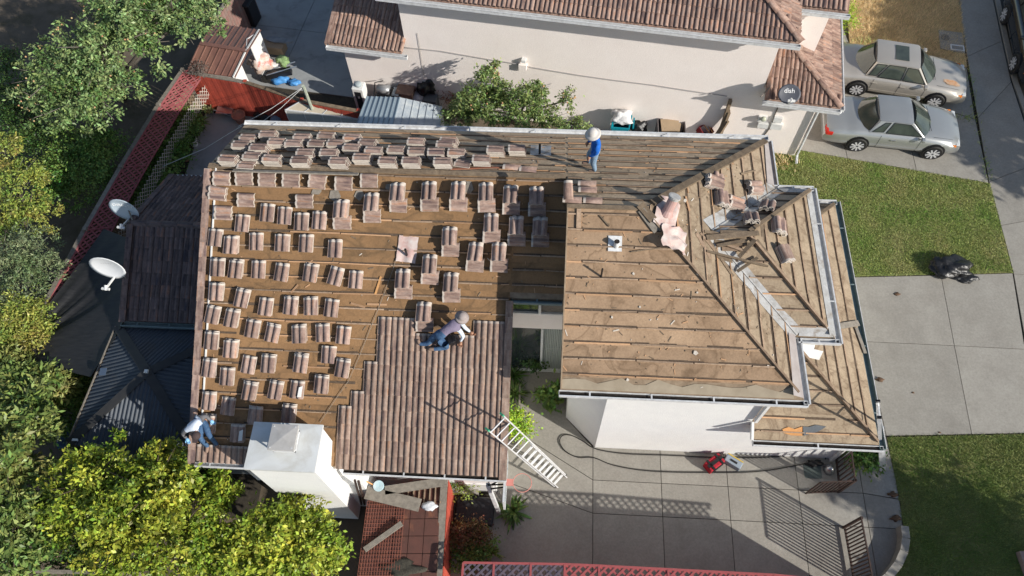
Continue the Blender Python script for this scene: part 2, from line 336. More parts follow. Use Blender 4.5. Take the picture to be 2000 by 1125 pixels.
def battens(parent,pl,poly,step=.315,start=None,mats=(None,),seg=1.22,miss=.08,w=.034,h=.036,keep=None,fresh=.5,origin=0):
    g=Vector((pl[1],pl[2],0)).normalized(); t=Vector((-g.y,g.x,0)); ds=[x*g.x+y*g.y for x,y in poly]
    d=(start if start is not None else min(ds)+.18)
    nrm=Vector((-pl[1],-pl[2],1)).normalized(); r=0; dm=MB()
    while d<max(ds)-.03:
        ts=isect(poly,g,d); r+=1
        for i in range(0,len(ts)-1,2):
            s=ts[i]+.04
            while s<ts[i+1]-.04:
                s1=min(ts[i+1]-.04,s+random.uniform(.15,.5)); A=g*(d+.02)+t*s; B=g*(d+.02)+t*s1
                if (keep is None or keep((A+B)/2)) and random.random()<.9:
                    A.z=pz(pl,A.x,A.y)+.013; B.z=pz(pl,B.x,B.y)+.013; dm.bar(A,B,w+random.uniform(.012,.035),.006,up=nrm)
                s=s1
        for i in range(0,len(ts)-1,2):
            a,b=ts[i]+.03,ts[i+1]-.03
            s=a-((a-origin)%seg) + (0 if r%3 else .12)
            while s<b:
                s0,s1=max(a,s+.015),min(b,s+seg-.015)
                if s1-s0>.12 and random.random()>miss:
                    if random.random()<.12: 
                        if random.random()<.5: s1-=random.uniform(.05,.5)*min(1,(s1-s0))
                        else: s0+=random.uniform(.05,.5)*min(1,(s1-s0))
                    j=random.uniform(-.01,.01); j2=random.uniform(-.01,.01)
                    A=g*(d+j)+t*s0; B=g*(d+j2)+t*s1
                    if keep is None or keep((A+B)/2):
                        A.z=pz(pl,A.x,A.y)+.02; B.z=pz(pl,B.x,B.y)+.02
                        mb=MB(); mb.bar(A,B,w*random.uniform(.7,1.1),h,up=nrm)
                        put('batten',mb,M_BATT if random.random()<fresh else M_BATO,parent)
                s+=seg
        d+=step
    put('batten_shade_line',dm,M_SHADEL,parent)['kind']='stuff'  # thin dark strips upslope of the battens, in place of their shadows
def laytiles(parent,pl,me,x0,y0,cols,rows,dirx,gap=.282,exp=.352,mask=None,lift=.028,name='roof_tile'):
    "tiles laid from eave start point; dirx = unit vector along the eave"
    up=Vector((pl[1],pl[2],pl[1]**2+pl[2]**2)).normalized(); n=Vector((-pl[1],-pl[2],1)).normalized()
    x=up.cross(n).normalized(); R=Matrix((x,up,n)).transposed().to_4x4(); tilt=Matrix.Rotation(-.05,4,'X')
    o=Vector((x0,y0,pz(pl,x0,y0))); c=0
    for r in range(rows):
        for k in range(cols):
            p=o+x*(k*gap)+up*(r*exp)
            if mask and not mask(p+x*gap*.5+up*exp*.5,r,k): continue
            M=Matrix.Translation(p+n*(lift+random.uniform(-.003,.003))+x*random.uniform(-.004,.004))@R@tilt@Matrix.Rotation(random.uniform(-.008,.008),4,'Z')
            place(name,me,M,parent); c+=1
    return c
def along(parent,me,a,b,pitch=.36,name='ridge_tile',lift=.02,flip=False,upv=(0,0,1)):
    a=Vector(a);b=Vector(b); d=(b-a); L=d.length; d.normalize(); u=Vector(upv); x=d.cross(u).normalized(); z=x.cross(d).normalized()
    R=Matrix((x,d,z)).transposed().to_4x4(); n=max(1,int(L/pitch)); pitch=L/n
    for i in range(n):
        M=Matrix.Translation(a+d*(i*pitch)+z*(lift))@R@Matrix.Rotation(-.04,4,'X')@Matrix.Rotation(random.uniform(-.015,.015),4,'Z'); 
        if flip: M=M@Matrix.Scale(-1,4,(1,0,0))
        place(name,me,M,parent)
def gutter(parent,a,b,out,mats=None,muck=True,straps=1.1,w=.12,h=.1,lip=.02,name='gutter'):
    "open channel along a-b (top outer height given by a,b z); out = horizontal unit vector away from roof"
    a=Vector(a);b=Vector(b);o=Vector(out).normalized(); mt=mats or M_GUTT; mb=MB(); D=Vector((0,0,1))
    mb.bar(a+o*(w)-D*h/2,b+o*(w)-D*h/2,lip*.7,h)            # front
    mb.bar(a+o*(w+.006),b+o*(w+.006),lip*1.6,lip)            # rolled lip
    mb.bar(a-D*h/2,b-D*h/2,.012,h); mb.bar(a+o*w/2-D*(h-.006),b+o*w/2-D*(h-.006),w,.012)
    for e in (a,b): 
        d=(b-a).normalized(); mb.bar(e-D*h/2,e+o*w-D*h/2,.008,h)
    g=put(name,mb,mt,parent)
    if muck:
        m=MB(); n=max(2,int((b-a).length/.25)); 
        for i in range(n):
            p=a.lerp(b,i/n);q=a.lerp(b,(i+1)/n); m.bar(p+o*w/2-D*(h-.035),q+o*w/2-D*(h-.035+random.uniform(-.012,.012)),w-.03,.03)
        put('gutter_muck',m,M_MUCK,g)
    if straps:
        L=(b-a).length; n=int(L/straps)
        for i in range(n):
            p=a.lerp(b,(i+.5)/n); m=MB(); m.bar(p+D*.004,p+o*(w+.01)+D*.004,.035,.006); put('gutter_strap',m,mt,g)
    return g
def wall(parent,pts,th=.15,name='wall',mt=None,base=0.0):
    "pts: (x,y,ztop) polyline; vertical slabs, thickness grows inwards (left side of travel)"
    mb=MB()
    for i in range(len(pts)-1):
        a,b=pts[i],pts[i+1]; d=Vector((b[0]-a[0],b[1]-a[1],0)).normalized(); n=Vector((-d.y,d.x,0))*th; e=.0012; a=(a[0]+d.x*e,a[1]+d.y*e,a[2]); b=(b[0]-d.x*e,b[1]-d.y*e,b[2])
        q=[Vector((a[0],a[1],base)),Vector((b[0],b[1],base)),Vector((b[0],b[1],b[2])),Vector((a[0],a[1],a[2]))]
        mb.add(q+[p+n for p in q],[(0,1,2,3),(7,6,5,4),(3,2,6,7),(0,4,5,1),(0,3,7,4),(1,5,6,2)])
    return put(name,mb,mt or M_WHITE,parent)
# ------------------------------------------------------------------ the house being re-roofed
PN=(12.16,0,-.5); PL=(1.31,0,.5); PR=(2.62,0,.5); PE=(8.43,-.5,0)
PB_N=(5.6+.5*11.55,0,-.5); PB_S=(5.6-.5*7.46,0,.5); PB_E=(5.6+.5*6.55,-.5,0)
PG_S=(2.6-.5*6.03,0,.5); PG_E=(2.6+.5*8.46,-.5,0); PG_N=(2.6+.5*13.35,0,-.5)
house=thing('house','stucco house with its tile roof half stripped to felt and battens','house',(0,6,0))
# walls
wall(house,[(-7.85,12.75,5.55),(-7.85,10.85,6.6),(-7.85,5.05,3.72)],name='wall')
wall(house,[(-7.85,5.05,3.72),(-1.1,5.05,3.72)],name='wall')
wall(house,[(-1.1,5.05,3.72),(-1.1,8.72,5.55)],name='wall')
wall(house,[(1.6,6.45,5.7),(5.3,6.45,5.7)],name='wall')
wall(house,[(.76,7.3,6.1),(1.6,6.45,5.7)],name='wall')
wall(house,[(.76,9.54,7.2),(.76,7.3,6.1)],name='wall')
wall(house,[(5.3,6.45,5.7),(5.3,7.85,5.75),(6.15,7.85,5.7),(6.15,11.15,5.7),(5.3,11.15,5.75),(5.3,12.75,5.7)],name='wall')
wall(house,[(5.3,12.75,5.7),(-7.85,12.75,5.7)],name='wall')
wall(house,[(5.3,6.45,2.5),(8.2,6.45,2.5),(8.2,12.95,2.5),(5.3,12.95,2.5)],name='wall')
# gable wall above the low wing (between the two south slopes)
mb=MB(); pts=[(.5,5.98),(.5,9.54)]
mb.add([(.5,y,pz(PL,0,y)-.2) for y in(6.4,10.8)]+[(.5,10.8,pz(PL,0,10.8)),(.5,9.54,7.33),(.5,6.4,pz(PR,0,6.4)-.06)],[(0,1,2,3,4)])
mb.add([(.62,y,pz(PL,0,y)-.2) for y in(6.4,10.8)]+[(.62,10.8,pz(PL,0,10.8)),(.62,9.54,7.33),(.62,6.4,pz(PR,0,6.4)-.06)],[(4,3,2,1,0)])
put('gable_wall',mb,M_WHITE,house)
# entry recess: clerestory window, band of wall, sliding door
mb=MB(); mb.box((-.2,8.75,3.42),(1.9,.12,.9)); put('wall',mb,M_PINK,house)
mb=MB(); mb.box((-.2,8.71,3.87),(1.86,.1,.05)).box((-.2,8.71,4.62),(1.86,.1,.06)).box((-.1,8.69,4.24),(.07,.1,.7)).box((-1.06,8.71,4.24),(.06,.1,.7)).box((.66,8.71,4.24),(.06,.1,.7)); cw=put('window',mb,M_WPAINT,house)
mb=MB(); mb.box((-.6,8.73,4.24),(.9,.02,.7)); put('pane',mb,M_SKYL,cw); mb=MB(); mb.box((.29,8.73,4.24),(.74,.02,.7)); put('blind',mb,M_GREYW,cw)
mb=MB(); mb.box((-.02,8.72,1.45),(.06,.08,2.95)).box((-1.05,8.72,1.45),(.06,.08,2.95)).box((.7,8.72,1.45),(.06,.08,2.95)).box((-.2,8.72,.08),(1.8,.1,.08)); dr=put('sliding_door',mb,M_WPAINT,house)
mb=MB(); mb.box((-.55,8.74,1.5),(1.0,.02,2.9)); put('pane',mb,M_SKYL,dr)
mb=MB(); 
for i in range(14): mb.box((.03+i*.048,8.75+.012*(i%2),1.5),(.04,.015,2.85))
put('curtain',mb,mat('curtain',(.35,.38,.35),rough=.9),dr)
# --- low wing, south slope
lw=link('low_roof',None,house)
A=[(-8.12,4.6),(-.8,4.6),(-.8,10.85),(-8.12,10.85)]; B=[(-.8,8.27),(.5,8.27),(.5,10.85),(-.8,10.85)]
lw=deck(house,PL,A,'low_roof',th=.12); deck(lw,PL,B,th=.12)
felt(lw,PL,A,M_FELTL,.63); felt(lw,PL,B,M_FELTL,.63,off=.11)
laidstart={0:650,1:650,2:654,3:670,4:684,5:698,6:711,7:724,8:737,9:727}
def rowstart(r):
    y=4.55+.315*r+.16; py=915-29.6*r
    return onpl(laidstart[r],py,PL).x
LS=[rowstart(r) for r in range(10)]
cx=[-.86-.282*(j+1) for j in range(40)]
def islaid(x,y):
    r=int((y-4.55)/.315)
    if r<0: return True
    if r==0 and -8.1<x<-6: return True
    if r<9: return x>LS[r]
    if r==9: return (LS[9]<x<-3.02) or x>-1.72
    return False
mask=lambda p,r,k: islaid(p.x,4.55+.315*r+.1) and p.x<-.84 and not(-6.4<p.x<-4.8 and p.y<5.12)
up=Vector((0,1,.5)).normalized()
laytiles(lw,PL,T_LAID,-8.1-.0,4.55,26,10,None,mask=mask,gap=.2815)
battens(lw,PL,A,.315,start=4.75,miss=.04,keep=lambda p: not islaid(p.x,p.y-.12),fresh=.4)
battens(lw,PL,B,.315,start=8.53,miss=.1,fresh=.1)
sl=Vector((0,1,.5)).normalized()
along(lw,RAKE_L,(-8.14,4.5,pz(PL,0,4.5)),(-8.14,10.75,pz(PL,0,10.75)),.345,'rake_tile',.02)
along(lw,RAKE_B,(-.8,4.5,pz(PL,0,4.5)),(-.8,8.2,pz(PL,0,8.2)),.345,'rake_tile',.05,flip=True)
mb=MB(); mb.bar((-8.2,4.55,3.5),(-8.2,10.8,6.62),.03,.2); mb.bar((-7.96,4.62,pz(PL,0,4.62)+.03),(-7.96,10.8,pz(PL,0,10.8)+.03),.03,.04); put('bargeboard',mb,M_WPAINT,lw)
mb=MB(); mb.bar((-.78,4.55,3.5),(-.78,8.25,5.35),.03,.18); put('bargeboard',mb,M_OLDW,lw)
gutter(lw,(-4.55,4.57,3.57),(-.72,4.57,3.57),(0,-1,0),straps=.8)
gutter(lw,(-8.2,4.57,3.57),(-6.3,4.57,3.57),(0,-1,0),muck=False,straps=.8)
gutter(lw,(-.75,8.29,5.42),(.42,8.29,5.42),(0,-1,0),muck=False,straps=.6,mats=M_GUTG)
mb=MB(); mb.box((-.2,8.36,5.34),(1.3,.03,.2)); put('fascia',mb,M_WPAINT,lw)
# --- north slope (both wings)
Nn=[(-8.15,13.08),(5.60,13.08),(2.07,9.54),(.42,9.54),(.42,10.85),(-8.15,10.85)]
NA=[(-8.15,13.08),(-8.15,10.85),(.42,10.85),(.42,13.08)]; NB=[(.42,13.08),(.42,9.54),(2.07,9.54),(5.60,13.08)]
nr=deck(house,PN,NA,'north_roof',th=.12); deck(nr,PN,NB,th=.12)
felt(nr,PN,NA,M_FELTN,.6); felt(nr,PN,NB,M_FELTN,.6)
battens(nr,PN,NA,.295,start=-12.86,miss=.04,fresh=.6,w=.05,h=.022); battens(nr,PN,NB,.295,start=-12.86,miss=.03,fresh=.6,w=.05,h=.022)
gutter(nr,(-8.2,13.11,5.6),(5.66,13.11,5.6),(0,1,0),muck=False,straps=1.6,w=.13)
mb=MB(); mb.bar((-8.15,10.85,6.745),(.4,10.85,6.745),.12,.04); mb.bar((-8.15,10.79,6.75),(-3,10.80,6.75),.03,.05); put('ridge_board',mb,M_OLDW,nr)
mb=MB(); mb.bar((.42,9.55,7.41),(2.07,9.55,7.41),.1,.04); put('ridge_board',mb,M_OLDW,nr)
# --- main (upper) roof
SR=[(.42,5.98),(5.63,5.98),(2.07,9.54),(.42,9.54)]; ER=[(5.63,5.98),(5.63,13.1),(2.07,9.54)]
ur=deck(house,PR,SR,'upper_roof',th=.14); deck(ur,PE,ER,th=.14)
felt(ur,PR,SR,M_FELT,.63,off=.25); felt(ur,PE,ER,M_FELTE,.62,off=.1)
mb=MB(); 
pts=[(.44,5.99)]+[( .44+ i*.26, 6.17+.05*math.sin(i*1.7)+.03*math.sin(i*4.1)) for i in range(20)]+[(5.42,5.99)]
mb.prism([Vector((x,y,pz(PR,x,y)+.014)) for x,y in [pts[0]]+[pts[-1]]+pts[1:-1][::-1]],0,vec=(0,0,-.003)); put('eave_strip',mb,mat('eave_metal_dusty',(.36,.30,.22),(.28,.23,.165),scale=3,stain=(.2,.15,.09),stainamt=.5),ur)
battens(ur,PR,SR,.313,start=6.27,miss=.02,fresh=.35,origin=.45,seg=1.24)
battens(ur,PE,ER,.313,start=-5.38,miss=.1,fresh=.2,seg=1.3)
def hip(parent,a,b,pl1,w=.05,h=.075,m=None):
    mb=MB(); mb.bar(Vector(a)+Vector((0,0,.05)),Vector(b)+Vector((0,0,.05)),w,h); put('hip_board',mb,m or M_OLDW,parent)
hip(ur,(5.5,6.11,5.66),(2.3,9.31,7.27),PR,m=M_BATO); hip(ur,(5.55,13.02,5.62),(2.3,9.77,7.27),PR,w=.16,h=.06,m=M_OLDW); hip(ur,(2.3,9.31,7.27),(2.0,9.62,7.4),PR,w=.2,h=.05)
mb=MB(); mb.bar((.44,6.0,5.58),(.44,9.54,7.35),.03,.16); put('bargeboard',mb,M_SHEATH,ur)
gutter(ur,(.40,5.97,5.58),(5.72,5.97,5.58),(0,-1,0),straps=1.2)
gutter(ur,(5.64,5.9,5.58),(5.64,7.46,5.58),(1,0,0),muck=False,straps=0)
gutter(ur,(5.62,13.1,5.58),(5.62,11.6,5.58),(1,0,0),muck=False,straps=0)
EM=mat('edge_metal',(.42,.38,.36),(.33,.29,.27),scale=4,rough=.5); mb=MB(); mb.add([(5.36,6.0,5.80),(5.62,6.0,5.66),(5.62,7.5,5.66),(5.45,7.5,5.75)],[(0,1,2,3)]); put('edge_metal',mb,EM,ur); mb=MB(); mb.add([(5.42,11.6,5.76),(5.62,11.6,5.66),(5.62,13.0,5.66),(5.5,12.9,5.72)],[(0,1,2,3)]); put('edge_metal',mb,EM,ur)
# --- dormer-like bump-out
BN=[(6.5,11.5),(5.66,11.5),(3.65,9.5),(4.5,9.5)]; BS=[(5.66,7.5),(6.5,7.5),(4.5,9.5),(3.65,9.5)]; BE=[(6.5,7.46),(6.5,11.55),(4.5,9.5)]
br=deck(house,PB_E,BE,'front_roof',th=.14); deck(br,PB_N,BN,th=.14); deck(br,PB_S,BS,th=.14)
felt(br,PB_E,BE,M_FELTE,.6); felt(br,PB_N,BN,M_FELTN,.6); felt(br,PB_S,BS,M_FELTE,.6)
battens(br,PB_E,BE,.313,start=-6.25,miss=.05,fresh=.2,seg=1.4); battens(br,PB_N,BN,.313,miss=.3,fresh=.2); battens(br,PB_S,BS,.313,miss=.1,fresh=.3)
hip(br,(6.45,11.45,5.68),(4.55,9.55,6.6),0,w=.09); hip(br,(6.3,7.66,5.72),(4.55,9.45,6.6),0,w=.05,m=M_BATO); hip(br,(4.5,9.5,6.6),(3.9,9.5,6.6),0,w=.08)
gutter(br,(6.53,7.36,5.58),(6.53,11.62,5.58),(1,0,0),muck=False,straps=1.5,w=.13)
gutter(br,(5.7,7.46,5.58),(6.62,7.46,5.58),(0,-1,0),muck=False,straps=.6,w=.1)
gutter(br,(5.62,11.56,5.58),(6.62,11.56,5.58),(0,1,0),muck=False,straps=.6,w=.1)
mb=MB(); mb.add([(6.36,7.5,5.72),(6.52,7.5,5.66),(6.52,11.5,5.66),(6.36,11.3,5.72)],[(0,1,2,3)]); put('edge_metal',mb,M_FLASH,br); mb=MB(); mb.add([(5.7,7.48,5.64),(6.5,7.48,5.64),(6.38,7.72,5.74),(5.75,7.72,5.74)],[(0,1,2,3)]); put('edge_metal',mb,M_FLASH,br); mb=MB(); mb.add([(5.8,11.36,5.74),(6.4,11.36,5.74),(6.5,11.54,5.64),(5.7,11.54,5.64)],[(0,1,2,3)]); put('edge_metal',mb,M_FLASH,br)
def valley(parent,a,b,w1,w2,pl1,pl2,m=None):
    a=Vector(a);b=Vector(b); mb=MB(); n=10; d=(b-a); pr=Vector((-d.y,d.x,0)).normalized()
    v=[]
    for i in range(n+1):
        p=a.lerp(b,i/n)
        for s,w in ((-1,w1),(0,0),(1,w2)):
            q=p+pr*s*w*(1+random.uniform(-.15,.15)); q.z=p.z+.02 if s==0 else max(pz(pl1,q.x,q.y),pz(pl2,q.x,q.y))+.02
            v.append(q)
    f=[]
    for i in range(n):
        for k in range(2): f.append((3*i+k,3*i+k+1,3*i+k+4,3*i+k+3))
    mb.add(v,f); put('valley_flashing',mb,m or M_FLASH,parent)
    mb=MB(); mb.bar(a+Vector((0,0,.03)),b+Vector((0,0,.03)),.03,.03); put('valley_rib',mb,M_FLASH,parent)
valley(br,(5.66,7.5,5.62),(3.75,9.42,6.57),.15,.2,PE,PB_S); valley(br,(5.66,11.5,5.62),(3.75,9.58,6.57),.28,.2,PE,PB_N)
# --- low garage roof
GS=[(5.33,6.05),(8.42,6.05),(5.33,9.14)]; GE=[(8.42,6.05),(8.42,13.3),(5.2,10.09),(5.2,9.28)]; GN=[(8.42,13.3),(5.3,13.3),(5.3,10.2)]
gr=deck(house,PG_S,GS,'garage_roof',th=.12); deck(gr,PG_E,GE,th=.12); deck(gr,PG_N,GN,th=.12)
felt(gr,PG_S,GS,M_FELTE,.6); felt(gr,PG_E,GE,M_FELTE,.62); felt(gr,PG_N,GN,M_FELTN,.6)
battens(gr,PG_S,GS,.313,miss=.2,fresh=.3,seg=1.1); battens(gr,PG_E,GE,.313,start=-8.15,miss=.04,fresh=.15,seg=1.6); battens(gr,PG_N,GN,.313,miss=.3)
hip(gr,(8.36,6.11,2.66),(6.2,8.27,3.75),0,w=.06,m=M_BATO); hip(gr,(8.36,13.24,2.66),(6.6,11.5,3.5),0,w=.09)
gutter(gr,(5.33,6.02,2.6),(8.52,6.02,2.6),(0,-1,0),straps=1.6)
gutter(gr,(8.44,5.95,2.6),(8.44,13.4,2.6),(1,0,0),mats=M_GUTG,muck=False,straps=1.8,w=.14)
mb=MB(); mb.bar((8.47+.12,5.95,2.61),(8.47+.12,13.4,2.61),.015,.03); put('gutter_lip',mb,M_GUTT,gr)
gutter(gr,(8.5,13.32,2.6),(7.0,13.32,2.6),(0,1,0),muck=False,straps=0)
mb=MB(); mb.bar((5.33,6.38,.1+5.5),(5.33,6.38,3.0),.1,.07,up=(1,0,0)); mb.bar((5.28,6.0,2.7),(5.28,6.4,2.9),.06,.12); put('corner_trim',mb,M_WPAINT,house)
mb=MB(); mb.bar((8.2,6.42,0),(8.2,6.42,2.6),.11,.09,up=(1,0,0)); put('corner_trim',mb,M_WPAINT,house)
mb=MB(); mb.tube([(8.5,6.2,2.55),(8.35,6.35,2.3),(8.4,6.36,.1)],.035,6); put('downspout',mb,M_GUTT,gr)
# garage door (east face)
mb=MB(); mb.box((8.22,9.6,1.1),(.03,4.6,2.2)); gd=put('garage_door',mb,M_WPAINT,house)
for i in range(4):
    for j in range(6): mb=MB(); mb.box((8.242,7.65+j*.78,.28+i*.54),(.02,.66,.42)); put('door_panel',mb,M_WPAINT,gd)
# chimney
mb=MB(); mb.box((-5.575,4.62,2.47),(1.48,.98,4.94)); mb.box((-5.3,4.78,1.2),(2.0,.6,2.4)); ch=put('chimney',mb,M_WHITE,house)
mb=MB(); mb.add([(-6.36,4.08,4.95),(-4.8,4.08,4.95),(-4.8,5.15,4.95),(-6.36,5.15,4.95),(-5.85,4.4,4.962),(-5.2,4.4,4.962),(-5.2,5.0,4.962),(-5.85,5.0,4.962),(-6.36,4.08,4.88),(-4.8,4.08,4.88),(-4.8,5.15,4.88),(-6.36,5.15,4.88)],[(0,1,5,4),(1,2,6,5),(2,3,7,6),(3,0,4,7),(4,5,6,7),(8,9,1,0),(9,10,2,1),(10,11,3,2),(11,8,0,3)]); cc=put('chimney_cap',mb,mat('cap_metal',(.66,.68,.68),(.60,.61,.59),scale=1.5,rough=.45,stain=(.4,.37,.3),stainamt=.4,sscale=.8),ch)
mb=MB(); hw=.25; hc=(-5.52,4.72)
for sx in(-1,1):
    for sy in(-1,1): mb.box((hc[0]+sx*(hw-.015),hc[1]+sy*(hw-.015),5.16),(.03,.03,.3))
for s in(-1,1):
    mb.box((hc[0],hc[1]+s*(hw-.015),5.04),(2*hw,.03,.06)); mb.box((hc[0]+s*(hw-.015),hc[1],5.04),(.03,2*hw,.06)); mb.box((hc[0],hc[1]+s*(hw-.015),5.2),(2*hw,.02,.02)); mb.box((hc[0]+s*(hw-.015),hc[1],5.2),(.02,2*hw,.02))
hd=put('flue_hood',mb,M_GUTT,ch)
mb=MB(); w=.29; mb.add([(hc[0]-w,hc[1]-w,5.3),(hc[0]+w,hc[1]-w,5.3),(hc[0]+w,hc[1]+w,5.3),(hc[0]-w,hc[1]+w,5.3),(hc[0],hc[1],5.335),(hc[0]-w,hc[1]-w,5.26),(hc[0]+w,hc[1]-w,5.26),(hc[0]+w,hc[1]+w,5.26),(hc[0]-w,hc[1]+w,5.26)],[(0,1,4),(1,2,4),(2,3,4),(3,0,4),(5,6,1,0),(6,7,2,1),(7,8,3,2),(8,5,0,3),(8,7,6,5)]); put('hood_lid',mb,mat('lid_metal',(.55,.53,.50),(.46,.44,.41),scale=6,rough=.45,metal=.2),hd)
mb=MB(); mb.box((hc[0],hc[1],5.14),(.36,.36,.2)); put('flue_mesh',mb,M_GREYT_,hd)
# flashing under the chimney, step shaped sheet on roof
# ------------------------------------------------------------------ things fixed to the roof (parts of the house)
def sheetmesh(pl,c,w,l,ang,lift,bumpy,n=6,m=None,name='flashing',parent=None,curl=0):
    M=frame(pl,onpl(c[0],c[1],pl),ang); mb=MB(); v=[];f=[]
    for j in range(n+1):
        for i in range(n+1):
            x=(i/n-.5)*w;y=(j/n-.5)*l; z=lift+bumpy*random.uniform(0,1)+curl*math.sin(x*22)*(1 if y<0 else .2); v.append(M@Vector((x+random.uniform(-1,1)*bumpy*.5,y+random.uniform(-1,1)*bumpy*.5,z)))
    for j in range(n):
        for i in range(n): f.append((j*(n+1)+i,j*(n+1)+i+1,(j+1)*(n+1)+i+1,(j+1)*(n+1)+i))
    mb.add(v,f); return put(name,mb,m or M_FLASH,parent,smooth=True)
def pipe(pl,c,h,r,mt,parent,lean=(0,0),name='vent_pipe',open_=True):
    b=onpl(c[0],c[1],pl); t=b+Vector((lean[0],lean[1],h)); mb=MB(); mb.tube([b-Vector((0,0,.05)),t],r,12,cap=not open_)
    if open_: mb.tube([t-Vector((0,0,.003)),t-Vector((0,0,.15))],r*.85,12,mi=1)
    return put(name,mb,[mt,M_MUCK],parent,smooth=False)
f1=sheetmesh(PL,(796,487),.46,.62,-.08,.03,.012,8,M_LEAD,parent=lw,curl=.02); pipe(PL,(795,500),.3,.028,M_BLACK,f1)
f2=sheetmesh(PR,(1201,476),.3,.34,0,.03,.004,4,M_GUTT,parent=ur); pipe(PR,(1203,482),.22,.06,M_GUTT,f2)
pipe(PR,(1174,541),.35,.022,M_BLACK,ur)
f3=sheetmesh(PN,(1056,296),.52,.6,0,.03,.01,5,M_FLASH,parent=nr,curl=.012); pipe(PN,(1054,302),.38,.03,M_BLACK,f3)
# ------------------------------------------------------------------ loose tiles stacked on the battens
ORD=['first','second','third','fourth','fifth','sixth','seventh','eighth','ninth','tenth','eleventh','twelfth','thirteenth','fourteenth','fifteenth','sixteenth']
GRP='stacks of loose roof tiles waiting on the stripped roof'
def stack_at(pl,px,py,kind,ang,label,n=3,seed=0,white=False,up=.0):
    "kind A: barrels up the slope; B: barrels across; C: A leaning on B; N: tall fanned pile"
    rr=random.Random(int(px*7+py*13)); 
    base=onpl(px,py,pl,.02+up); t=thing('tile_stack',label,'tile stack',base,0,GRP)
    F=frame(pl,base,math.radians(ang))
    def tile(x,y,z,a=0,tilt=0,roll=0,me=T_LOOSE,flipz=False):
        M=F@Matrix.Translation((x,y,z))@Matrix.Rotation(math.radians(a),4,'Z')@Matrix.Rotation(tilt,4,'X')@Matrix.Rotation(roll,4,'Y')@Matrix.Translation((-.165,-.205,0))
        return place('tile',me,M,t)
    if kind=='A' and n==3: n=rr.choice((2,3,3,4))
    if kind=='A':
        for i in range(n): tile(rr.uniform(-.012,.012)+(.006*i),rr.uniform(-.012,.012)-.012*i,.012+.034*i,rr.uniform(-2.5,2.5),-.02)
    elif kind=='B':
        for i in range(n): tile(rr.uniform(-.01,.01),rr.uniform(-.008,.008)-.006*i,.012+.034*i,90+180*0+rr.uniform(-2,2))
    elif kind=='C':
        for i in range(3): tile(.0+rr.uniform(-.01,.01),-.17+rr.uniform(-.008,.008),.012+.034*i,90+rr.uniform(-2,2))
        for i in range(4): tile(-.02+rr.uniform(-.01,.01),.15-.018*i,.10+.036*i,rr.uniform(-2,2),-.22)
    elif kind=='N':
        for i in range(n): tile(.010*i+rr.uniform(-.006,.006),.018*i+rr.uniform(-.004,.004),.012+.036*i,-90+rr.uniform(-2,2))
    if white:
        mb=MB(); p=F@Vector((.12,-.05,.012+.034*n+.05)); 
        q=[F@Vector(v) for v in ((.06,-.17,.15),(.15,-.16,.14),(.16,.1,.14),(.08,.06,.15))]
        mb.prism(q,0,vec=(0,0,.004)); put('white_paint_patch',mb,M_WPAINT,t)
    return t
SF=[ # south field of the low wing, rows from the ridge down: (x,y,kind,angle)
 ('row just under the ridge',[(436,346,'B',0),(480,346,'B',-3),(524,348,'B',0),(571,349,'B',0),(622,352,'B',8),(674,356,'B',0),(722,350,'B',0)]),
 ('short second row',[(429,375,'B',6),(483,388,'B',0),(597,390,'B',0)]),
 ('third row below the ridge',[(439,413,'B',0),(474,434,'A',3),(523,412,'A',4),(558,418,'A',1),(591,429,'A',0),(625,427,'A',1),(671,418,'C',0),(729,405,'C',0)]),
 ('top row of leaning stacks',[(780,385,'C',0),(841,383,'C',0),(897,383,'C',0),(951,385,'C',-2),(999,390,'C',1),(1049,393,'C',0)]),
 ('second row of leaning stacks',[(881,471,'C',0),(961,445,'C',0),(1010,450,'C',0),(1056,452,'C',0)]),
 ('third row of leaning stacks',[(842,525,'C',1),(930,501,'C',3),(976,501,'C',2)]),
 ('lowest leaning row',[(790,553,'C',0),(883,560,'C',0)]),
 ('fourth row below the ridge',[(423,461,'A',1),(454,475,'A',0),(502,469,'A',0),(553,471,'A',0),(600,472,'A',0),(655,482,'A',0)]),
 ('fifth row below the ridge',[(428,518,'A',0),(463,521,'A',3),(507,522,'A',1),(552,528,'A',5),(608,529,'A',7),(657,535,'A',11),(695,542,'A',3)]),
 ('sixth row below the ridge',[(426,565,'A',2),(475,577,'A',11),(520,595,'A',6),(569,592,'A',1),(608,594,'A',-5),(648,597,'A',5)]),
 ('seventh row below the ridge',[(418,610,'A',9),(456,616,'A',8),(495,638,'A',7),(534,645,'A',11),(586,648,'A',-5),(632,646,'A',-5),(671,650,'A',4)]),
 ('eighth row below the ridge',[(415,660,'A',2),(453,676,'A',3),(488,709,'A',7),(526,704,'A',2),(589,703,'A',3),(643,689,'A',2),(670,713,'A',5)]),
 ('ninth row below the ridge',[(411,713,'A',3),(446,731,'A',3),(490,757,'A',7),(540,756,'A',7),(581,757,'A',3),(629,745,'A',1)]),
 ('lowest row above the chimney',[(410,777,'A',2),(447,789,'A',5),(500,807,'A',3),(566,802,'A',3)]),
 ('pair left of the chimney cap',[(410,822,'A',0),(466,842,'A',0)])]
for rn,L in SF:
    L=sorted(L)
    for i,(x,y,k,a) in enumerate(L):
        wh=(x,y) in ((490,757),(581,757),(566,802),(466,842))
        kd={'A':'upright','B':'crosswise','C':'leaning'}[k]
        ex=' with white paint' if wh else ''
        lab=f'{kd} tile stack{ex}, {ORD[i]} from left in {rn}'
        stack_at(PL,x,y+3,k,-a if k!='B' else -a,lab,n=3,white=wh)
stack_at(PL,831,620,'C',0,'shaded leaning tile stack standing just left of the crouching roofer in the purple vest')
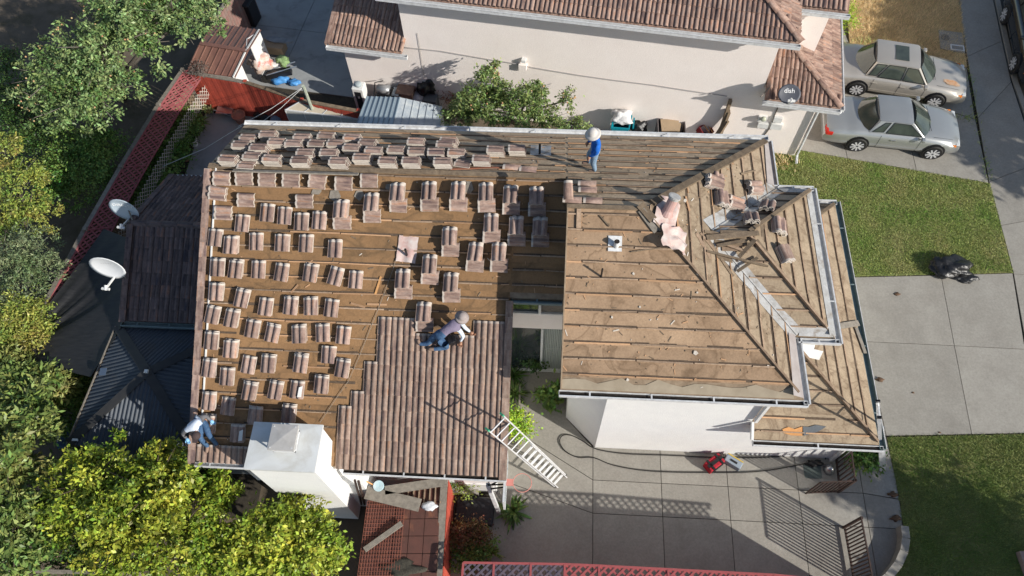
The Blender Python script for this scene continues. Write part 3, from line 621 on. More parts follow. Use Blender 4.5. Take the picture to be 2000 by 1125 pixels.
NF=[('row nearest the north gutter',[(489,267),(530,264),(596,270),(643,267),(693,271),(817,278),(880,277)]),
 ('second row from the north gutter',[(478,284),(547,279),(580,282),(625,282),(662,282),(723,281),(872,284)]),
 ('third row from the north gutter',[(512,290),(603,300),(648,300),(693,290),(735,296),(779,294),(818,297),(856,299),(895,300),(971,294),(1012,292)]),
 ('north slope row nearest the ridge',[(454,312),(500,307),(538,312),(592,315),(667,317),(712,309),(762,316),(807,316),(868,317),(943,312)])]
for rn,L in NF:
    for i,(x,y) in enumerate(sorted(L)):
        stack_at(PN,x,y+9,'N',random.uniform(-3,3),f'fanned tile pile, {ORD[i]} from left in {rn}',n=5 if (x,y)!=(489,267) else 3)
def loosetile(pl,px,py,ang,label,me=None,roll=0,n=1,k=.02,g=None,tilt=0,name='loose_tile'):
    b=onpl(px,py,pl,.04); 
    F=frame(pl,b,math.radians(ang)); M=F@Matrix.Rotation(tilt,4,'X')@Matrix.Rotation(roll,4,'Y')@Matrix.Translation((-.165 if me is None else 0,-.205,0))
    o=link(name,me or T_LOOSE,None); o.matrix_world=M; tag(o,label,'roof tile',g); return o
loosetile(PN,483,325,-94,'large lavender tile lying on the ridge board near its left end')
loosetile(PN,905,322,-104,'lavender tile leaning askew against a pile near the ridge')
loosetile(PN,1000,328,-97,'left one of two ridge tiles laid end to end above the ridge',RIDGE_L); loosetile(PN,1032,332,-97,'right one of two ridge tiles laid end to end above the ridge',RIDGE_L)
loosetile(PR,1110,372,3,'shaded ridge tile lying up the slope where the two ridges meet',RIDGE_L)
for q,lb in (((1147,360),'upper ridge tile of the pair beside the higher ridge end'),((1148,372),'middle ridge tile of the heap beside the higher ridge end'),((1118,392),'cracked ridge tile on the corner of the higher ridge'),((1158,393),'ridge tile lying flat right of the cracked one')):
    loosetile(PN,*q,-92,lb,RIDGE_L)
# tiles on the east faces
EA=[(PE,1388,360,'A',-90,'tall tile stack standing alone at the top of the east slope'),(PE,1406,393,'B',-90,'largest tile pile on the east slope, its tiles laid across'),(PE,1430,402,'A',-90,'small tile stack tucked against the largest pile on the east slope'),
 (PE,1468,372,'A',-72,'tilted tile stack above the north valley of the front roof'),(PB_N,1497,408,'A',160,'dark striped tile stack leaning in the north valley'),(PB_N,1465,433,'A',175,'striped tile stack beside the broken boards'),
 (PB_E,1516,446,'B',-92,'tile pile at the upper end of the front roof'),(PB_E,1528,500,'B',-68,'askew tile pile lower on the front roof')]
for pl,x,y,k,a,lab in EA: stack_at(pl,x,y,k,a+90 if pl in(PE,PB_E) else a,lab,n=4)
loosetile(PE,1413,360,80,'single pink tile lying flat behind the tall stack on the east slope',T_LOOSE)
# big vent with its pinkish base and crumpled lead sheet (things removed from their place)
b=onpl(1301,418,PE,.05); t=thing('vent_stack','pinkish metal vent pipe with capped top standing on its base sheet','roof vent',b)
F=frame(PE,b,math.radians(75)); 
mb=MB(); v=[];f=[]
for j in range(7):
    for i in range(7): v.append(F@Vector(((i/6-.5)*.55,(j/6-.5)*.85,.02+.05*math.sin(i*1.9)*(j<3)+random.uniform(0,.02))))
for j in range(6):
    for i in range(6): f.append((j*7+i,j*7+i+1,(j+1)*7+i+1,(j+1)*7+i))
mb.add(v,f); put('base_sheet',mb,M_LEAD,t,smooth=True)
d=Vector((.13,.18,.42)); mb=MB(); mb.tube([b,b+d*.25,b+d*.9],[.17,.115,.11],16); put('pipe',mb,mat('vent_pink',(.5,.33,.3),(.4,.25,.22),scale=6,rough=.5),t,smooth=False)
mb=MB(); mb.tube([b+d*.85,b+d*.92,b+d*.93,b+d*1.02,b+d*1.03],[.12,.12,.14,.14,.10],18); put('cap',mb,M_FLASH,t)
b=onpl(1314,468,PE,.06); F=frame(PE,b,math.radians(85)); mb=MB(); v=[];f=[]
for j in range(9):
    for i in range(9): v.append(F@Vector(((i/8-.5)*.62+.03*math.sin(j*1.3),(j/8-.5)*.58+.03*math.sin(i*1.7),.05+.06*math.sin(j*1.5+i*.4)*(i<5)+random.uniform(0,.02))))
for j in range(8):
    for i in range(8): f.append((j*9+i,j*9+i+1,(j+1)*9+i+1,(j+1)*9+i))
mb.add(v,f); solo('lead_sheet',mb,M_LEAD,'crumpled pink and white lead sheet lying below the vent pipe','metal sheet',smooth=True)
# broken boards in the valley
GB='broken boards heaped where the roofs meet'
BRD=[((1380,464),(1482,455),.13,.05,'long grey broken board lying across the top of the heap'),((1395,472),(1470,478),.09,.03,None),((1376,452),(1462,466),.07,.02,None),((1400,480),(1455,470),.08,.10,None),((1443,502),(1475,468),.09,.14,'orange-brown board propped up diagonally across the heap'),
 ((1380,490),(1500,520),.05,.05,'thin reddish lath running right from the heap'),((1440,530),(1480,503),.07,.08,None),((1378,460),(1432,540),.06,.03,None),((1368,455),(1420,520),.05,.02,None),((1478,468),(1512,512),.06,.06,None),((1512,512),(1560,575),.06,.03,None),((1360,455),(1388,505),.07,.02,None),((1410,486),(1450,486),.1,.05,None),((1420,478),(1460,492),.06,.12,None),((1488,440),(1490,462),.06,.05,None),((1400,500),(1430,510),.1,.03,None)]
for bi_,(a,b,w,h,lb) in enumerate(sorted(BRD,key=lambda q:q[0][0])):
    pl=PE if max(a[0],b[0])<1400 else PB_S
    def hz(q): return max(onpl(q[0],q[1],pp,h)[2] for pp in (PE,PB_S)) if q[0]>1390 else onpl(q[0],q[1],PE,h)[2]
    A=P(*a,hz(a)); B=P(*b,hz(b)); mb=MB(); mb.bar(A,B,w,.025)
    solo('broken_board',mb,M_OLDW if random.random()<.65 else M_BATO,lb or f'weathered splintered board, {ORD[bi_]} from the left in the heap where roofs meet','board',GB)
def plank(pl,a,b,w,h,mt,lab,lift=.03,cat='board',name='loose_board',pl2=None,grp=None):
    A=onpl(a[0],a[1],pl,lift);B=onpl(b[0],b[1],pl2 or pl,lift); mb=MB(); mb.bar(A,B,w,h,up=Vector((-pl[1],-pl[2],1)).normalized()); return solo(name,mb,mt,lab,cat,grp)
plank(PR,(1131,408),(1130,446),.1,.05,M_BATO,'short upright timber at the top left of the higher roof')
plank(PR,(1252,410),(1283,452),.16,.05,M_GREYW,'grey splintered board below the vent sheet on the higher roof')
plank(PR,(1171,420),(1190,442),.03,.03,M_OLDW,'thin dark lath near the top of the higher roof')
plank(PR,(1232,492),(1290,484),.025,.02,M_OLDW,'thin curved lath right of the square vent flashing')
plank(PE,(1339,384),(1346,412),.05,.03,M_BATT,'short pale batten offcut beside the vent pipe')
plank(PE,(1447,340),(1475,333),.04,.03,M_OLDW,'short lath lying across battens near the north hip')
plank(PN,(455,333),(700,340),.1,.03,M_GREYW,'long grey board lying just behind the ridge')
plank(PN,(880,330),(1000,326),.06,.02,mat('red_lath',(.3,.12,.07)),'reddish lath among the broken felt behind the ridge')
plank(PG_E,(1633,638),(1677,631),.16,.03,M_GREYW,'grey board hanging over the garage gutter',lift=.06)
plank(PG_E,(1672,640),(1690,690),.12,.02,M_GREYW,'torn strip of old edging along the garage gutter',lift=.05)
plank(PL,(744,540),(733,575),.045,.02,M_WOOD,'pointed splinter of fresh wood left of the double stacks')
plank(PL,(685,592),(713,600),.05,.02,M_BATT,'fresh batten offcut right of the sixth tile row')
plank(PL,(717,594),(755,595),.05,.02,M_BATT,'fresh batten offcut beside the white safety rope')
plank(PL,(568,572),(582,556),.04,.02,M_BATT,'reddish offcut sloping down in the sixth tile row')
# shards and slate bits
SHL=['pale shard below the crumpled lead sheet','pale shard beside the vent pipe lath','pale shard above the black vent pipe','pale shard near the lower dark hip line','pale shard at the right end of the higher eave','pale shard left of the wide valley metal','pale shard in the middle of the higher south slope','pale shard among the broken boards','pale shard below the lath pile on the east slope','pale shard near the left edge of the higher roof','pale shard low on the higher south slope','dark slate scrap under the third crosswise tile stack','long grey slate scrap right of the short second row','slate scrap leaning above the first leaning stack','grey scrap beside the third leaning stack','grey curled scrap right of the third leaning stack','grey scrap under the row near the ridge']
for i,(x,y) in enumerate([(1290,450),(1338,392),(1237,535),(1358,690),(1500,716),(1362,572),(1250,600),(1420,470),(1365,536),(1195,620),(1226,742),(620,373),(655,383),(700,381),(905,360),(915,370),(760,365)]):
    pl=PE if (1340<x<1480 and y<560) else (PR if x>1100 else PL)
    b=onpl(x,y,pl,.02); mb=MB(); s=random.uniform(.025,.055) if i<11 else random.uniform(.1,.2); k=[b+Vector((s*math.cos(a)*random.uniform(.6,1.2),s*math.sin(a)*random.uniform(.5,1.1),0)) for a in (0,1.1,2.3,3.6,5)]
    for q in k: q.z=pz(pl,q.x,q.y)+.035
    mb.prism(k,0,vec=(0,0,-.02)); solo('tile_shard',mb,M_TSIDE if i<11 else M_GREYW,SHL[i],'shard','shards scattered on the stripped roof')
# crumbs of mortar, splinters and nails left on the felt: too many to count
mb=MB(); rr=random.Random(5)
for k in range(750):
    w_=rr.random()
    if w_<.35: pl=PL; x,y=rr.uniform(-8,.3),rr.uniform(5,10.7)
    elif w_<.6: pl=PR; x,y=rr.uniform(.5,4.5),rr.uniform(6.1,9.4)
    elif w_<.8: pl=PN; x,y=rr.uniform(-8,3),rr.uniform(11,13)
    else: pl=PE; x=rr.uniform(2.6,5.5); y=9.54+(x-2.07)*rr.uniform(-.95,.95)
    if pl is PR and (x-2.07)>(y-5.98)*-1+3.5: continue
    if pl is PL and (islaid(x,y-.1) or (x>-.85 and y<8.4)): continue
    if pl is PE and x>3.7 and abs(y-9.5)<(x-3.65): continue
    s=rr.uniform(.007,.02); l=s*rr.choice((1,1,1.5,3.5)); a=rr.uniform(0,3.14); c=Vector((x,y,pz(pl,x,y)+.02)); d=Vector((math.cos(a),math.sin(a),0)); e=Vector((-d.y,d.x,0)); q=[c-d*l-e*s*.6,c+d*l-e*s*.5,c+d*l*.8+e*s*.6,c-d*l*.9+e*s*.5]
    for v in q: v.z=pz(pl,v.x,v.y)+.022
    mb.prism(q,0,vec=(0,0,-.012),mi=rr.choice((0,1,1,1,1,2,2,2)))
o=solo('roof_crumbs',mb,[M_TSIDE,M_OLDW,M_BATT],'countless crumbs and splinters scattered over the stripped roof felt','debris'); o['kind']='stuff'
# felt seams (cracks between sheets)
for pl,L in ((PR,((1243,455,1242,487),(1341,610,1335,665),(1424,615,1420,660),(1315,418,1313,440))),(PL,((760,515,760,540),(970,535,970,600),(580,345,580,365))),(PN,((1075,318,1075,340),)),(PG_S,((1579,778,1574,800),(1645,815,1640,835)))):
    for (x1,y1_,x2,y2_) in L: plank(pl,(x1,y1_),(x2,y2_),.02,.006,M_SHADEL,'short dark seam between felt sheets near photo point %s'%('left' if x1<1100 else 'right'),lift=.018,cat='seam',name='felt_seam',grp='seams in the felt') if False else None
# orange and dark patches on the low south-east corner
pp=[onpl(x,y,PG_S,.03) for x,y in ((1528,838),(1540,834),(1552,838),(1567,833),(1567,851),(1545,850),(1530,845))]
mb=MB(); mb.prism(pp[::-1],0,vec=(0,0,-.01)); solo('sheathing_patch',mb,mat('orange_ply',(.62,.30,.11),(.5,.24,.09),scale=6),'orange plywood patch showing in the lowest corner roof','plywood patch')
pp=[onpl(x,y,PG_S,.035) for x,y in ((1568,833),(1580,834),(1594,830),(1614,833),(1598,843),(1570,851))]
mb=MB(); mb.prism(pp[::-1],0,vec=(0,0,-.01)); solo('felt_flap',mb,mat('blue_grey_felt',(.13,.14,.15),(.09,.10,.11)),'folded blue-grey felt flap right of the orange patch','felt flap')
# white sheet on garage roof beneath bump-out
pp=[onpl(x,y,PG_E,.05) for x,y in ((1556,660),(1594,664),(1590,682),(1608,686),(1600,703),(1575,697),(1562,688))]
mb=MB(); mb.prism(pp[::-1],0,vec=(0,0,-.01)); solo('plastic_sheet',mb,mat('plastic_white',(.74,.73,.70),(.6,.58,.54),rough=.3),'scrap of white plastic sheet under the front roof gutter','plastic sheet')
# safety rope / cable over the roof
pts=[onpl(x,y,PL,.05) for x,y in ((775,500),(768,525),(755,560),(740,600),(720,650),(700,700),(680,745),(655,780),(625,825))]
mb=MB(); mb.tube(pts,.006,5); solo('rope',mb,mat('rope_grey',(.25,.22,.18)),'thin grey rope running down the roof from the vent to the chimney','rope')
# ------------------------------------------------------------------ ladders
def ladder(a,b,width,n,label,across,rot=None,skip=0,feet=True):
    a=Vector(a);b=Vector(b); d=(b-a).normalized(); w=Vector(across).normalized()*width/2; t=thing('ladder',label,'ladder',a); nrm=w.cross(d).normalized()
    for s in(-1,1):
        mb=MB(); mb.bar(a+w*s,b+w*s,.03,.085,up=nrm); put('rail',mb,M_ALU,t)
        mb=MB(); mb.bar(a+w*s*.82+nrm*.08,a.lerp(b,.62)+w*s*.82+nrm*.08,.028,.075,up=nrm); put('rail',mb,M_ALU,t)
        mb=MB(); mb.bar(b+w*s-d*.02,b+w*s+d*.07,.045,.10,up=nrm); put('rail_cap',mb,mat('green_rubber',(.05,.28,.16)) if feet else M_BLACK,t)
        mb=MB(); mb.bar(a+w*s-d*.05,a+w*s+d*.05,.05,.10,up=nrm); put('foot',mb,M_RUB,t)
    L=(b-a).length; st=L/n
    for i in range(n):
        p=a+d*(st*(i+.5)); mb=MB(); mb.tube([p-w,p+w],.018,6); put('rung',mb,M_ALU,t)
    for i in range(int(n*.6)):
        p=a+d*(st*(i+.5)+.12)+nrm*.08; mb=MB(); mb.tube([p-w*.82,p+w*.82],.018,6); put('rung',mb,M_ALU,t)
    return t
a=P(1093,938); b=P(967,825,5.25); ac=(P(1102,928)-P(1084,948)).normalized()
ladder(a,b,.46,15,'long aluminium extension ladder leaning on the low wing eave from the courtyard',ac)
a=P(1720,907); b=P(1716,800,4.0); ladder(a,b,.4,10,'aluminium ladder seen end-on at the garage gutter corner',(0.1,1,0),feet=False)
# ------------------------------------------------------------------ roofers
def person(label,J,bones,R,mats,assign,base,extra=None,fingers=()):
    """J joints (world), bones list of (a,b), R radii, assign bone index->material"""
    names=list(J); idx={n:i for i,n in enumerate(names)}
    root=thing('person',label,'person',base)
    o0=Vector(base)
    me=bpy.data.meshes.new('body'); me.from_pydata([Vector(J[n])-o0 for n in names],[(idx[a],idx[b]) for a,b in bones],[]); me.update()
    ob=link('body',me,None); sk=ob.modifiers.new('s','SKIN'); sk.use_smooth_shade=True; sk.branch_smoothing=.6; ss=ob.modifiers.new('u','SUBSURF'); ss.levels=1; ss.render_levels=1
    for n in names:
        d=me.skin_vertices[0].data[idx[n]]; r=R[n]; d.radius=r if hasattr(r,'__len__') else (r,r); d.use_root=(n==names[0])
    dg=bpy.context.evaluated_depsgraph_get(); dg.update(); ev=ob.evaluated_get(dg); bm=bmesh.new(); bm.from_mesh(ev.to_mesh()); ev.to_mesh_clear()
    bpy.data.objects.remove(ob)
    segs=[(Vector(J[a])-o0,Vector(J[b])-o0,assign[i]) for i,(a,b) in enumerate(bones)]
    for f in bm.faces:
        c=f.calc_center_median(); best=None
        for a,b,m in segs:
            ab=b-a; t=max(0,min(1,(c-a).dot(ab)/max(ab.length_squared,1e-9))); dd=(c-(a+ab*t)).length
            if best is None or dd<best[0]: best=(dd,m)
        f.material_index=best[1]; f.smooth=True
    # hands: palm + five bent fingers, grown as tubes inside the same mesh
    for (wr,dr,side,mi) in fingers:
        w=Vector(J[wr])-o0; d=Vector(dr).normalized(); s=Vector(side); s=(s-d*s.dot(d)).normalized(); nn=d.cross(s)
        hb=MB(); hb.tube([w,w+d*.05,w+d*.09],[.03,.042,.036],8)
        for k,L in enumerate((.055,.075,.08,.072)):
            p=w+d*.085+s*(-.03+.02*k); hb.tube([p,p+d*L*.5+nn*.006,p+d*L*.8+nn*.03],[.010,.009,.007],6)
        p=w+d*.03+s*(-.035); hb.tube([p,p-s*.035+d*.03,p-s*.03+d*.06+nn*.015],[.013,.011,.009],6)
        tm=hb.mesh('h',[]); k0=len(bm.faces); bm.from_mesh(tm); bm.faces.ensure_lookup_table()
        for f in bm.faces[k0:]: f.material_index=mi; f.smooth=True
        bpy.data.meshes.remove(tm)
    out=bpy.data.meshes.new('body'); bm.to_mesh(out); bm.free()
    for m in mats: out.materials.append(m)
    link('body',out,root); return root
def hat(root,c,ax,mt,r=.105,brim=.19,name='sun_hat'):
    z=Vector(ax).normalized(); x=z.orthogonal().normalized(); y=z.cross(x); M=Matrix((x,y,z)).transposed()
    mb=MB(); pr=[(brim,-.035),(brim*.8,-.01),(r*1.02,.0),(r,.06),(r*.8,.105),(r*.4,.125),(0.001,.128)]
    mb.lathe(pr,c,18,M=M); o=put(name,mb,mt,root,smooth=True); return o
def headface(root,c,fwd,upv,skin):
    "ears, nose, eyes on the head"
    fwd=Vector(fwd).normalized(); upv=Vector(upv); upv=(upv-fwd*upv.dot(fwd)).normalized(); s=fwd.cross(upv); c=Vector(c)
    mb=MB(); mb.tube([c+fwd*.09,c+fwd*.12-upv*.03],[.014,.018],6)
    for k in(-1,1): mb.tube([c+s*k*.085+upv*.02,c+s*k*.1-upv*.02],[.02,.016],6)
    put('nose_and_ears',mb,skin,root,smooth=True)
    mb=MB()
    for k in(-1,1): mb.tube([c+fwd*.088+s*k*.035+upv*.012,c+fwd*.098+s*k*.035+upv*.012],[.012,.008],6)
    mb.tube([c+fwd*.09-s*.025-upv*.06,c+fwd*.09+s*.025-upv*.06],.006,5); put('eyes_and_mouth',mb,M_BLACK,root)
M_BLUE=mat('blue_shirt',(.012,.13,.52),(.01,.10,.42),scale=9,bump=.6,bscale=14); M_JEAN=mat('pale_jeans',(.26,.36,.46),(.14,.22,.32),scale=12,bump=.4); M_JEAND=mat('dark_jeans',(.035,.075,.16),(.07,.14,.24),scale=10,bump=.4)
M_BOOT=mat('boot_tan',(.30,.21,.16),(.2,.13,.1)); M_VEST=mat('purple_vest',(.16,.135,.20),(.21,.18,.25),scale=9,bump=.5,bscale=14); M_SLV=mat('pale_sleeve',(.62,.68,.74),(.5,.56,.62),scale=9,bump=.4); M_HAT=mat('hat_grey',(.60,.57,.53),(.48,.45,.42),scale=9); M_HAT2=mat('hat_mauve',(.36,.31,.29),(.28,.24,.23),scale=9)
M_WSH=mat('white_shirt',(.66,.72,.82),(.56,.62,.72),scale=6,bump=.4,bscale=12); M_GSL=mat('grey_sleeve',(.12,.12,.13),(.16,.16,.17),scale=9); M_GLOVE=mat('blue_glove',(.25,.5,.75)); M_CAP=mat('cap_dark',(.05,.035,.035),(.07,.05,.05)); M_GREYT=mat('grey_glove',(.35,.4,.42))
def std(J,extra_arm=True):
    B=[('pelvis','waist'),('waist','chest'),('chest','neck'),('neck','head'),('head','crown'),
       ('pelvis','hipL'),('hipL','kneeL'),('kneeL','ankL'),('ankL','toeL'),('pelvis','hipR'),('hipR','kneeR'),('kneeR','ankR'),('ankR','toeR'),
       ('chest','shL'),('shL','elL'),('elL','wrL'),('chest','shR'),('shR','elR'),('elR','wrR')]
    R={'pelvis':(.15,.13),'waist':(.14,.12),'chest':(.17,.14),'neck':.06,'head':.095,'crown':.075,'hipL':.10,'kneeL':.068,'ankL':.05,'toeL':.04,'hipR':.10,'kneeR':.068,'ankR':.05,'toeR':.04,'shL':.07,'elL':.05,'wrL':.034,'shR':.07,'elR':.05,'wrR':.034}
    return B,R
# roofer in the blue shirt, standing on the north slope facing left
f0=onpl(1158,331,PN); q=lambda x,y,z: Vector((f0.x+x,f0.y+y-.06*z,f0.z+z*.885))
J=dict(pelvis=q(.0,.02,.92),waist=q(.0,.0,1.05),chest=q(-.02,-.01,1.28),neck=q(-.05,.0,1.45),head=q(-.09,.0,1.56),crown=q(-.08,0,1.64),
 hipL=q(0,-.09,.86),kneeL=q(-.03,-.10,.47),ankL=q(.05,-.09,.10),toeL=q(-.13,-.09,.05),hipR=q(0,.1,.86),kneeR=q(-.12,.14,.47),ankR=q(-.09,.2,.03),toeR=q(-.27,.2,-.02),
 shL=q(0,-.19,1.38),elL=q(.02,-.22,1.10),wrL=q(-.13,-.20,.90),shR=q(0,.19,1.38),elR=q(-.05,.25,1.10),wrR=q(-.17,.2,.93))
B,R=std(J); R['chest']=(.2,.17); R['waist']=(.175,.15); R['shL']=R['shR']=.085; R['elL']=R['elR']=.062; R['kneeL']=R['kneeR']=.08; asg=[1,0,0,2,2,1,1,1,3,1,1,1,3,0,0,0,0,0,0]
pr=person('roofer in bright blue long-sleeved shirt and pale jeans standing on the north slope',J,B,R,[M_BLUE,M_JEAN,M_SKIN,M_BOOT],asg,f0,fingers=[('wrL',(-.4,.05,-1),(0,1,0),2),('wrR',(-.4,.05,-1),(0,1,0),2)])
hat(pr,J['head']+Vector((-.02,0,.035)),(-.25,-.05,1),M_HAT); headface(pr,J['head'],(-1,0,-.2),(0,0,1),M_SKIN)
# roofer in purple vest, crouching on hands and knee
def jp(x,y,h,pl=PL): return onpl(x,y,pl,h)
J=dict(pelvis=jp(857,658,.42),waist=jp(866,648,.45),chest=jp(886,634,.5),neck=jp(897,625,.52),head=jp(903,621,.50),crown=jp(908,624,.52),
 hipL=jp(850,652,.36),kneeL=jp(838,662,.2),ankL=jp(826,668,.1),toeL=jp(825,658,.06),hipR=jp(866,662,.34),kneeR=jp(878,664,.12),ankR=jp(852,672,.10),toeR=jp(846,674,.06),
 shL=jp(893,620,.47),elL=jp(908,640,.3),wrL=jp(918,648,.13),shR=jp(896,643,.45),elR=jp(905,657,.28),wrR=jp(899,667,.14))
# keep limb lengths plausible: hip to knee and knee to ankle ~ .42 m
def limit(a,b,L):
    d=J[b]-J[a]; J[b]=J[a]+d.normalized()*L if d.length>1e-6 else J[b]
J['hipL']=J['pelvis']+Vector((-.06,.08,-.02)); J['hipR']=J['pelvis']+Vector((.03,-.09,-.02))
J['kneeL']=J['hipL']+Vector((-.22,-.12,-.30)); J['ankL']=J['kneeL']+Vector((-.2,-.02,-.02)); J['toeL']=J['ankL']+Vector((-.05,.1,-.02))
J['kneeR']=J['hipR']+Vector((.18,-.03,-.27)); J['ankR']=J['kneeR']+Vector((-.34,-.05,-.03)); J['toeR']=J['ankR']+Vector((-.14,.0,.0))
for k in ('kneeL','ankL','toeL','kneeR','ankR','toeR'):
    m=pz(PL,J[k].x,J[k].y)+.13; J[k].z=max(min(J[k].z,m+.35),m)
B,R=std(J); asg=[1,0,0,3,3,1,1,1,4,1,1,1,4,0,3,3,0,3,3]
R['chest']=(.16,.14)
pr=person('roofer in purple vest and blue jeans crouching to lay tiles',J,B,R,[M_VEST,M_JEAND,M_SKIN,M_SLV,M_BOOT],asg,onpl(857,665,PL),fingers=[('wrL',(.8,-.5,-.2),(0,1,0),2),('wrR',(.2,-1,-.3),(1,0,0),2)])
hat(pr,J['head']+Vector((.0,0,.05)),(.25,-.15,1),M_HAT2,brim=.17); headface(pr,J['head'],(.7,-.6,-.5),(0,0,1),M_SKIN)
c=jp(882,664,.2); mb=MB(); mb.lathe([(.1,-.12),(.12,-.05),(.11,.06),(.09,.07)],c,12); mb.box(c+Vector((.05,0,.07)),(.06,.14,.02),.4); put('tool_pouch',mb,M_BLACK,pr)
# roofer in white shirt squatting at the left rake
J=dict(pelvis=jp(392,822,.42),waist=jp(387,824,.5),chest=jp(379,830,.62),neck=jp(380,842,.62),head=jp(384,850,.56),crown=jp(383,845,.60),
 hipL=jp(392,822,.42),kneeL=jp(402,836,.36),ankL=jp(414,858,.08),toeL=jp(408,866,.04),hipR=jp(396,826,.42),kneeR=jp(390,848,.3),ankR=jp(396,862,.08),toeR=jp(390,866,.05),
 shL=jp(390,818,.58),elL=jp(402,812,.44),wrL=jp(411,821,.3),shR=jp(367,838,.54),elR=jp(356,846,.4),wrR=jp(364,856,.26))
J['hipL']=J['pelvis']+Vector((.08,-.02,-.04)); J['hipR']=J['pelvis']+Vector((.0,-.09,-.04))
J['kneeL']=J['hipL']+Vector((.16,-.28,-.02)); J['ankL']=J['kneeL']+Vector((.06,-.10,-.36)); J['toeL']=J['ankL']+Vector((.02,-.17,-.03))
J['kneeR']=J['hipR']+Vector((.06,-.3,-.02)); J['ankR']=J['kneeR']+Vector((.02,-.05,-.33)); J['toeR']=J['ankR']+Vector((-.02,-.15,-.02))
for k in ('ankL','toeL','ankR','toeR'): J[k].z=pz(PL,J[k].x,J[k].y)+.13
B,R=std(J); asg=[1,0,0,2,2,1,1,1,5,1,1,1,5,0,3,3,0,3,3]; R['chest']=(.24,.18); R['waist']=(.19,.16); R['shL']=R['shR']=.1
pr=person('roofer in white shirt, dark cap and blue jeans squatting at the left roof edge',J,B,R,[M_WSH,M_JEAND,M_SKIN,M_GSL,M_GLOVE,M_BOOT],asg,onpl(400,855,PL),fingers=[('wrL',(.5,-.3,-.8),(0,1,0),4),('wrR',(.5,-.6,-.5),(1,0,0),4)])
mb=MB(); z=Vector((.1,-.5,.85)).normalized(); x=z.orthogonal().normalized(); mb.lathe([(.1,-.03),(.105,.02),(.085,.075),(.04,.1),(.001,.103)],J['head']+z*.03,14,M=Matrix((x,z.cross(x),z)).transposed()); mb.add([J['head']+Vector(v) for v in ((-.08,-.07,.03),(.08,-.07,.03),(.06,-.18,-.01),(-.06,-.18,-.01))],[(0,1,2,3)]); put('cap',mb,M_CAP,pr,smooth=True); headface(pr,J['head'],(.1,-.8,-.6),(0,-.4,1),M_SKIN)
# ------------------------------------------------------------------ ground, paving
def ccw(p):
    a=sum(p[i][0]*p[(i+1)%len(p)][1]-p[(i+1)%len(p)][0]*p[i][1] for i in range(len(p))); return p if a>0 else p[::-1]
def inset(p,d):
    p=ccw(p); n=len(p); out=[]
    for i in range(n):
        a,b,c=Vector(p[i-1][:2]),Vector(p[i][:2]),Vector(p[(i+1)%n][:2]); e1=(b-a).normalized(); e2=(c-b).normalized(); n1=Vector((-e1.y,e1.x)); n2=Vector((-e2.y,e2.x)); m=(n1+n2); k=d/max(.3,(1+n1.dot(n2))); out.append(b+m*k)
    return out
def slab(parent,pts,z=0.0,th=.08,mt=None,name='concrete_slab',gap=.009):
    q=inset([(p[0],p[1]) for p in pts],gap); mb=MB(); mb.prism([Vector((a.x,a.y,z)) for a in q],z-th); return put(name,mb,mt or M_CONC,parent)
def sheet(name,pts,z,th,mt,kind='structure'):
    q=ccw([(p[0],p[1]) for p in pts]); mb=MB(); mb.prism([Vector((a[0],a[1],z)) for a in q],z-th); return struct(name,mb,mt)
mb=MB(); mb.add([(-120,-80,-.09),(120,-80,-.09),(120,160,-.09),(-120,160,-.09)],[(0,1,2,3)]); struct('ground',mb,M_DIRT)
mb=MB(); mb.add([(17.05,-80,-.075),(60,-80,-.075),(60,160,-.075),(17.9,160,-.075)],[(0,1,2,3)]); struct('road',mb,M_ASPH)
# driveway of the house
dw=sheet('driveway',[P(1640,536),P(1985,528),P(2050,850),P(1715,858)],-.03,.03,M_GAP)
G=[[P(1640,541.5),P(1664,541.5),P(1838,537.5),P(1978,533.5)],[P(1660,664),P(1690,667),P(1864,675),P(2002,682)],[P(1705,852),P(1731,851),P(1898,848),P(2037,845)]]
for j in range(2):
    for i in range(3): slab(dw,[G[j][i],G[j][i+1],G[j+1][i+1],G[j+1][i]])
# side yard
sy=sheet('side_yard',[(-3,2.2),(10.0,2.2),P(1768,1050),P(1760,1000),P(1733,852),(8.2,7.2),(8.2,6.5),(1.5,6.5),(.8,7.3),(.8,11),(-1.2,11),(-1.2,5),(-3,5)],-.03,.03,M_GAP)
yb=6.5; y1=P(1421,950.3).y; y2=P(1426,1016).y
V=lambda y: [ -.0, P(1294,1000).x, P(1426,1000).x, P(1565,1000).x, P(1692,1000).x ]
xs=[P(1158,960).x,P(1294,1000).x,P(1426,1000).x,P(1565,1000).x,P(1692,1000).x]
rows=[yb,y1,y2,2.6]
for j in range(3):
    for i in range(4):
        a=(xs[i],rows[j]);b=(xs[i+1],rows[j]);c=(xs[i+1],rows[j+1]);d=(xs[i],rows[j+1]); slab(sy,[a,b,c,d])
slab(sy,[(xs[4],8.0),P(1731,853),P(1747,925),P(1759,975),(xs[4],y1)]); slab(sy,[(xs[4],y1),P(1759,976),P(1762,1010),(9.88,y2),(xs[4],y2)]); slab(sy,[(xs[4],y2),(9.85,y2),P(1765,1050),P(1752,1100),(9.2,2.6),(xs[4],2.6)])
X0=xs[0]; B1=P(1000,838); B2=(-.6,5.1); L1=(-1.2,B1.y+.6); L2=(-1.2,5.45)
slab(sy,[(X0,6.45),(X0,y1),B1,L1,(-1.2,9.5),(.8,9.5),(.8,7.25)]); slab(sy,[(X0,y1),(X0,y2),L2,L1,B1]); slab(sy,[(X0,y2),(X0,2.6),(-2.6,2.6),(-2.6,4.9),(-1.2,4.9),L2])
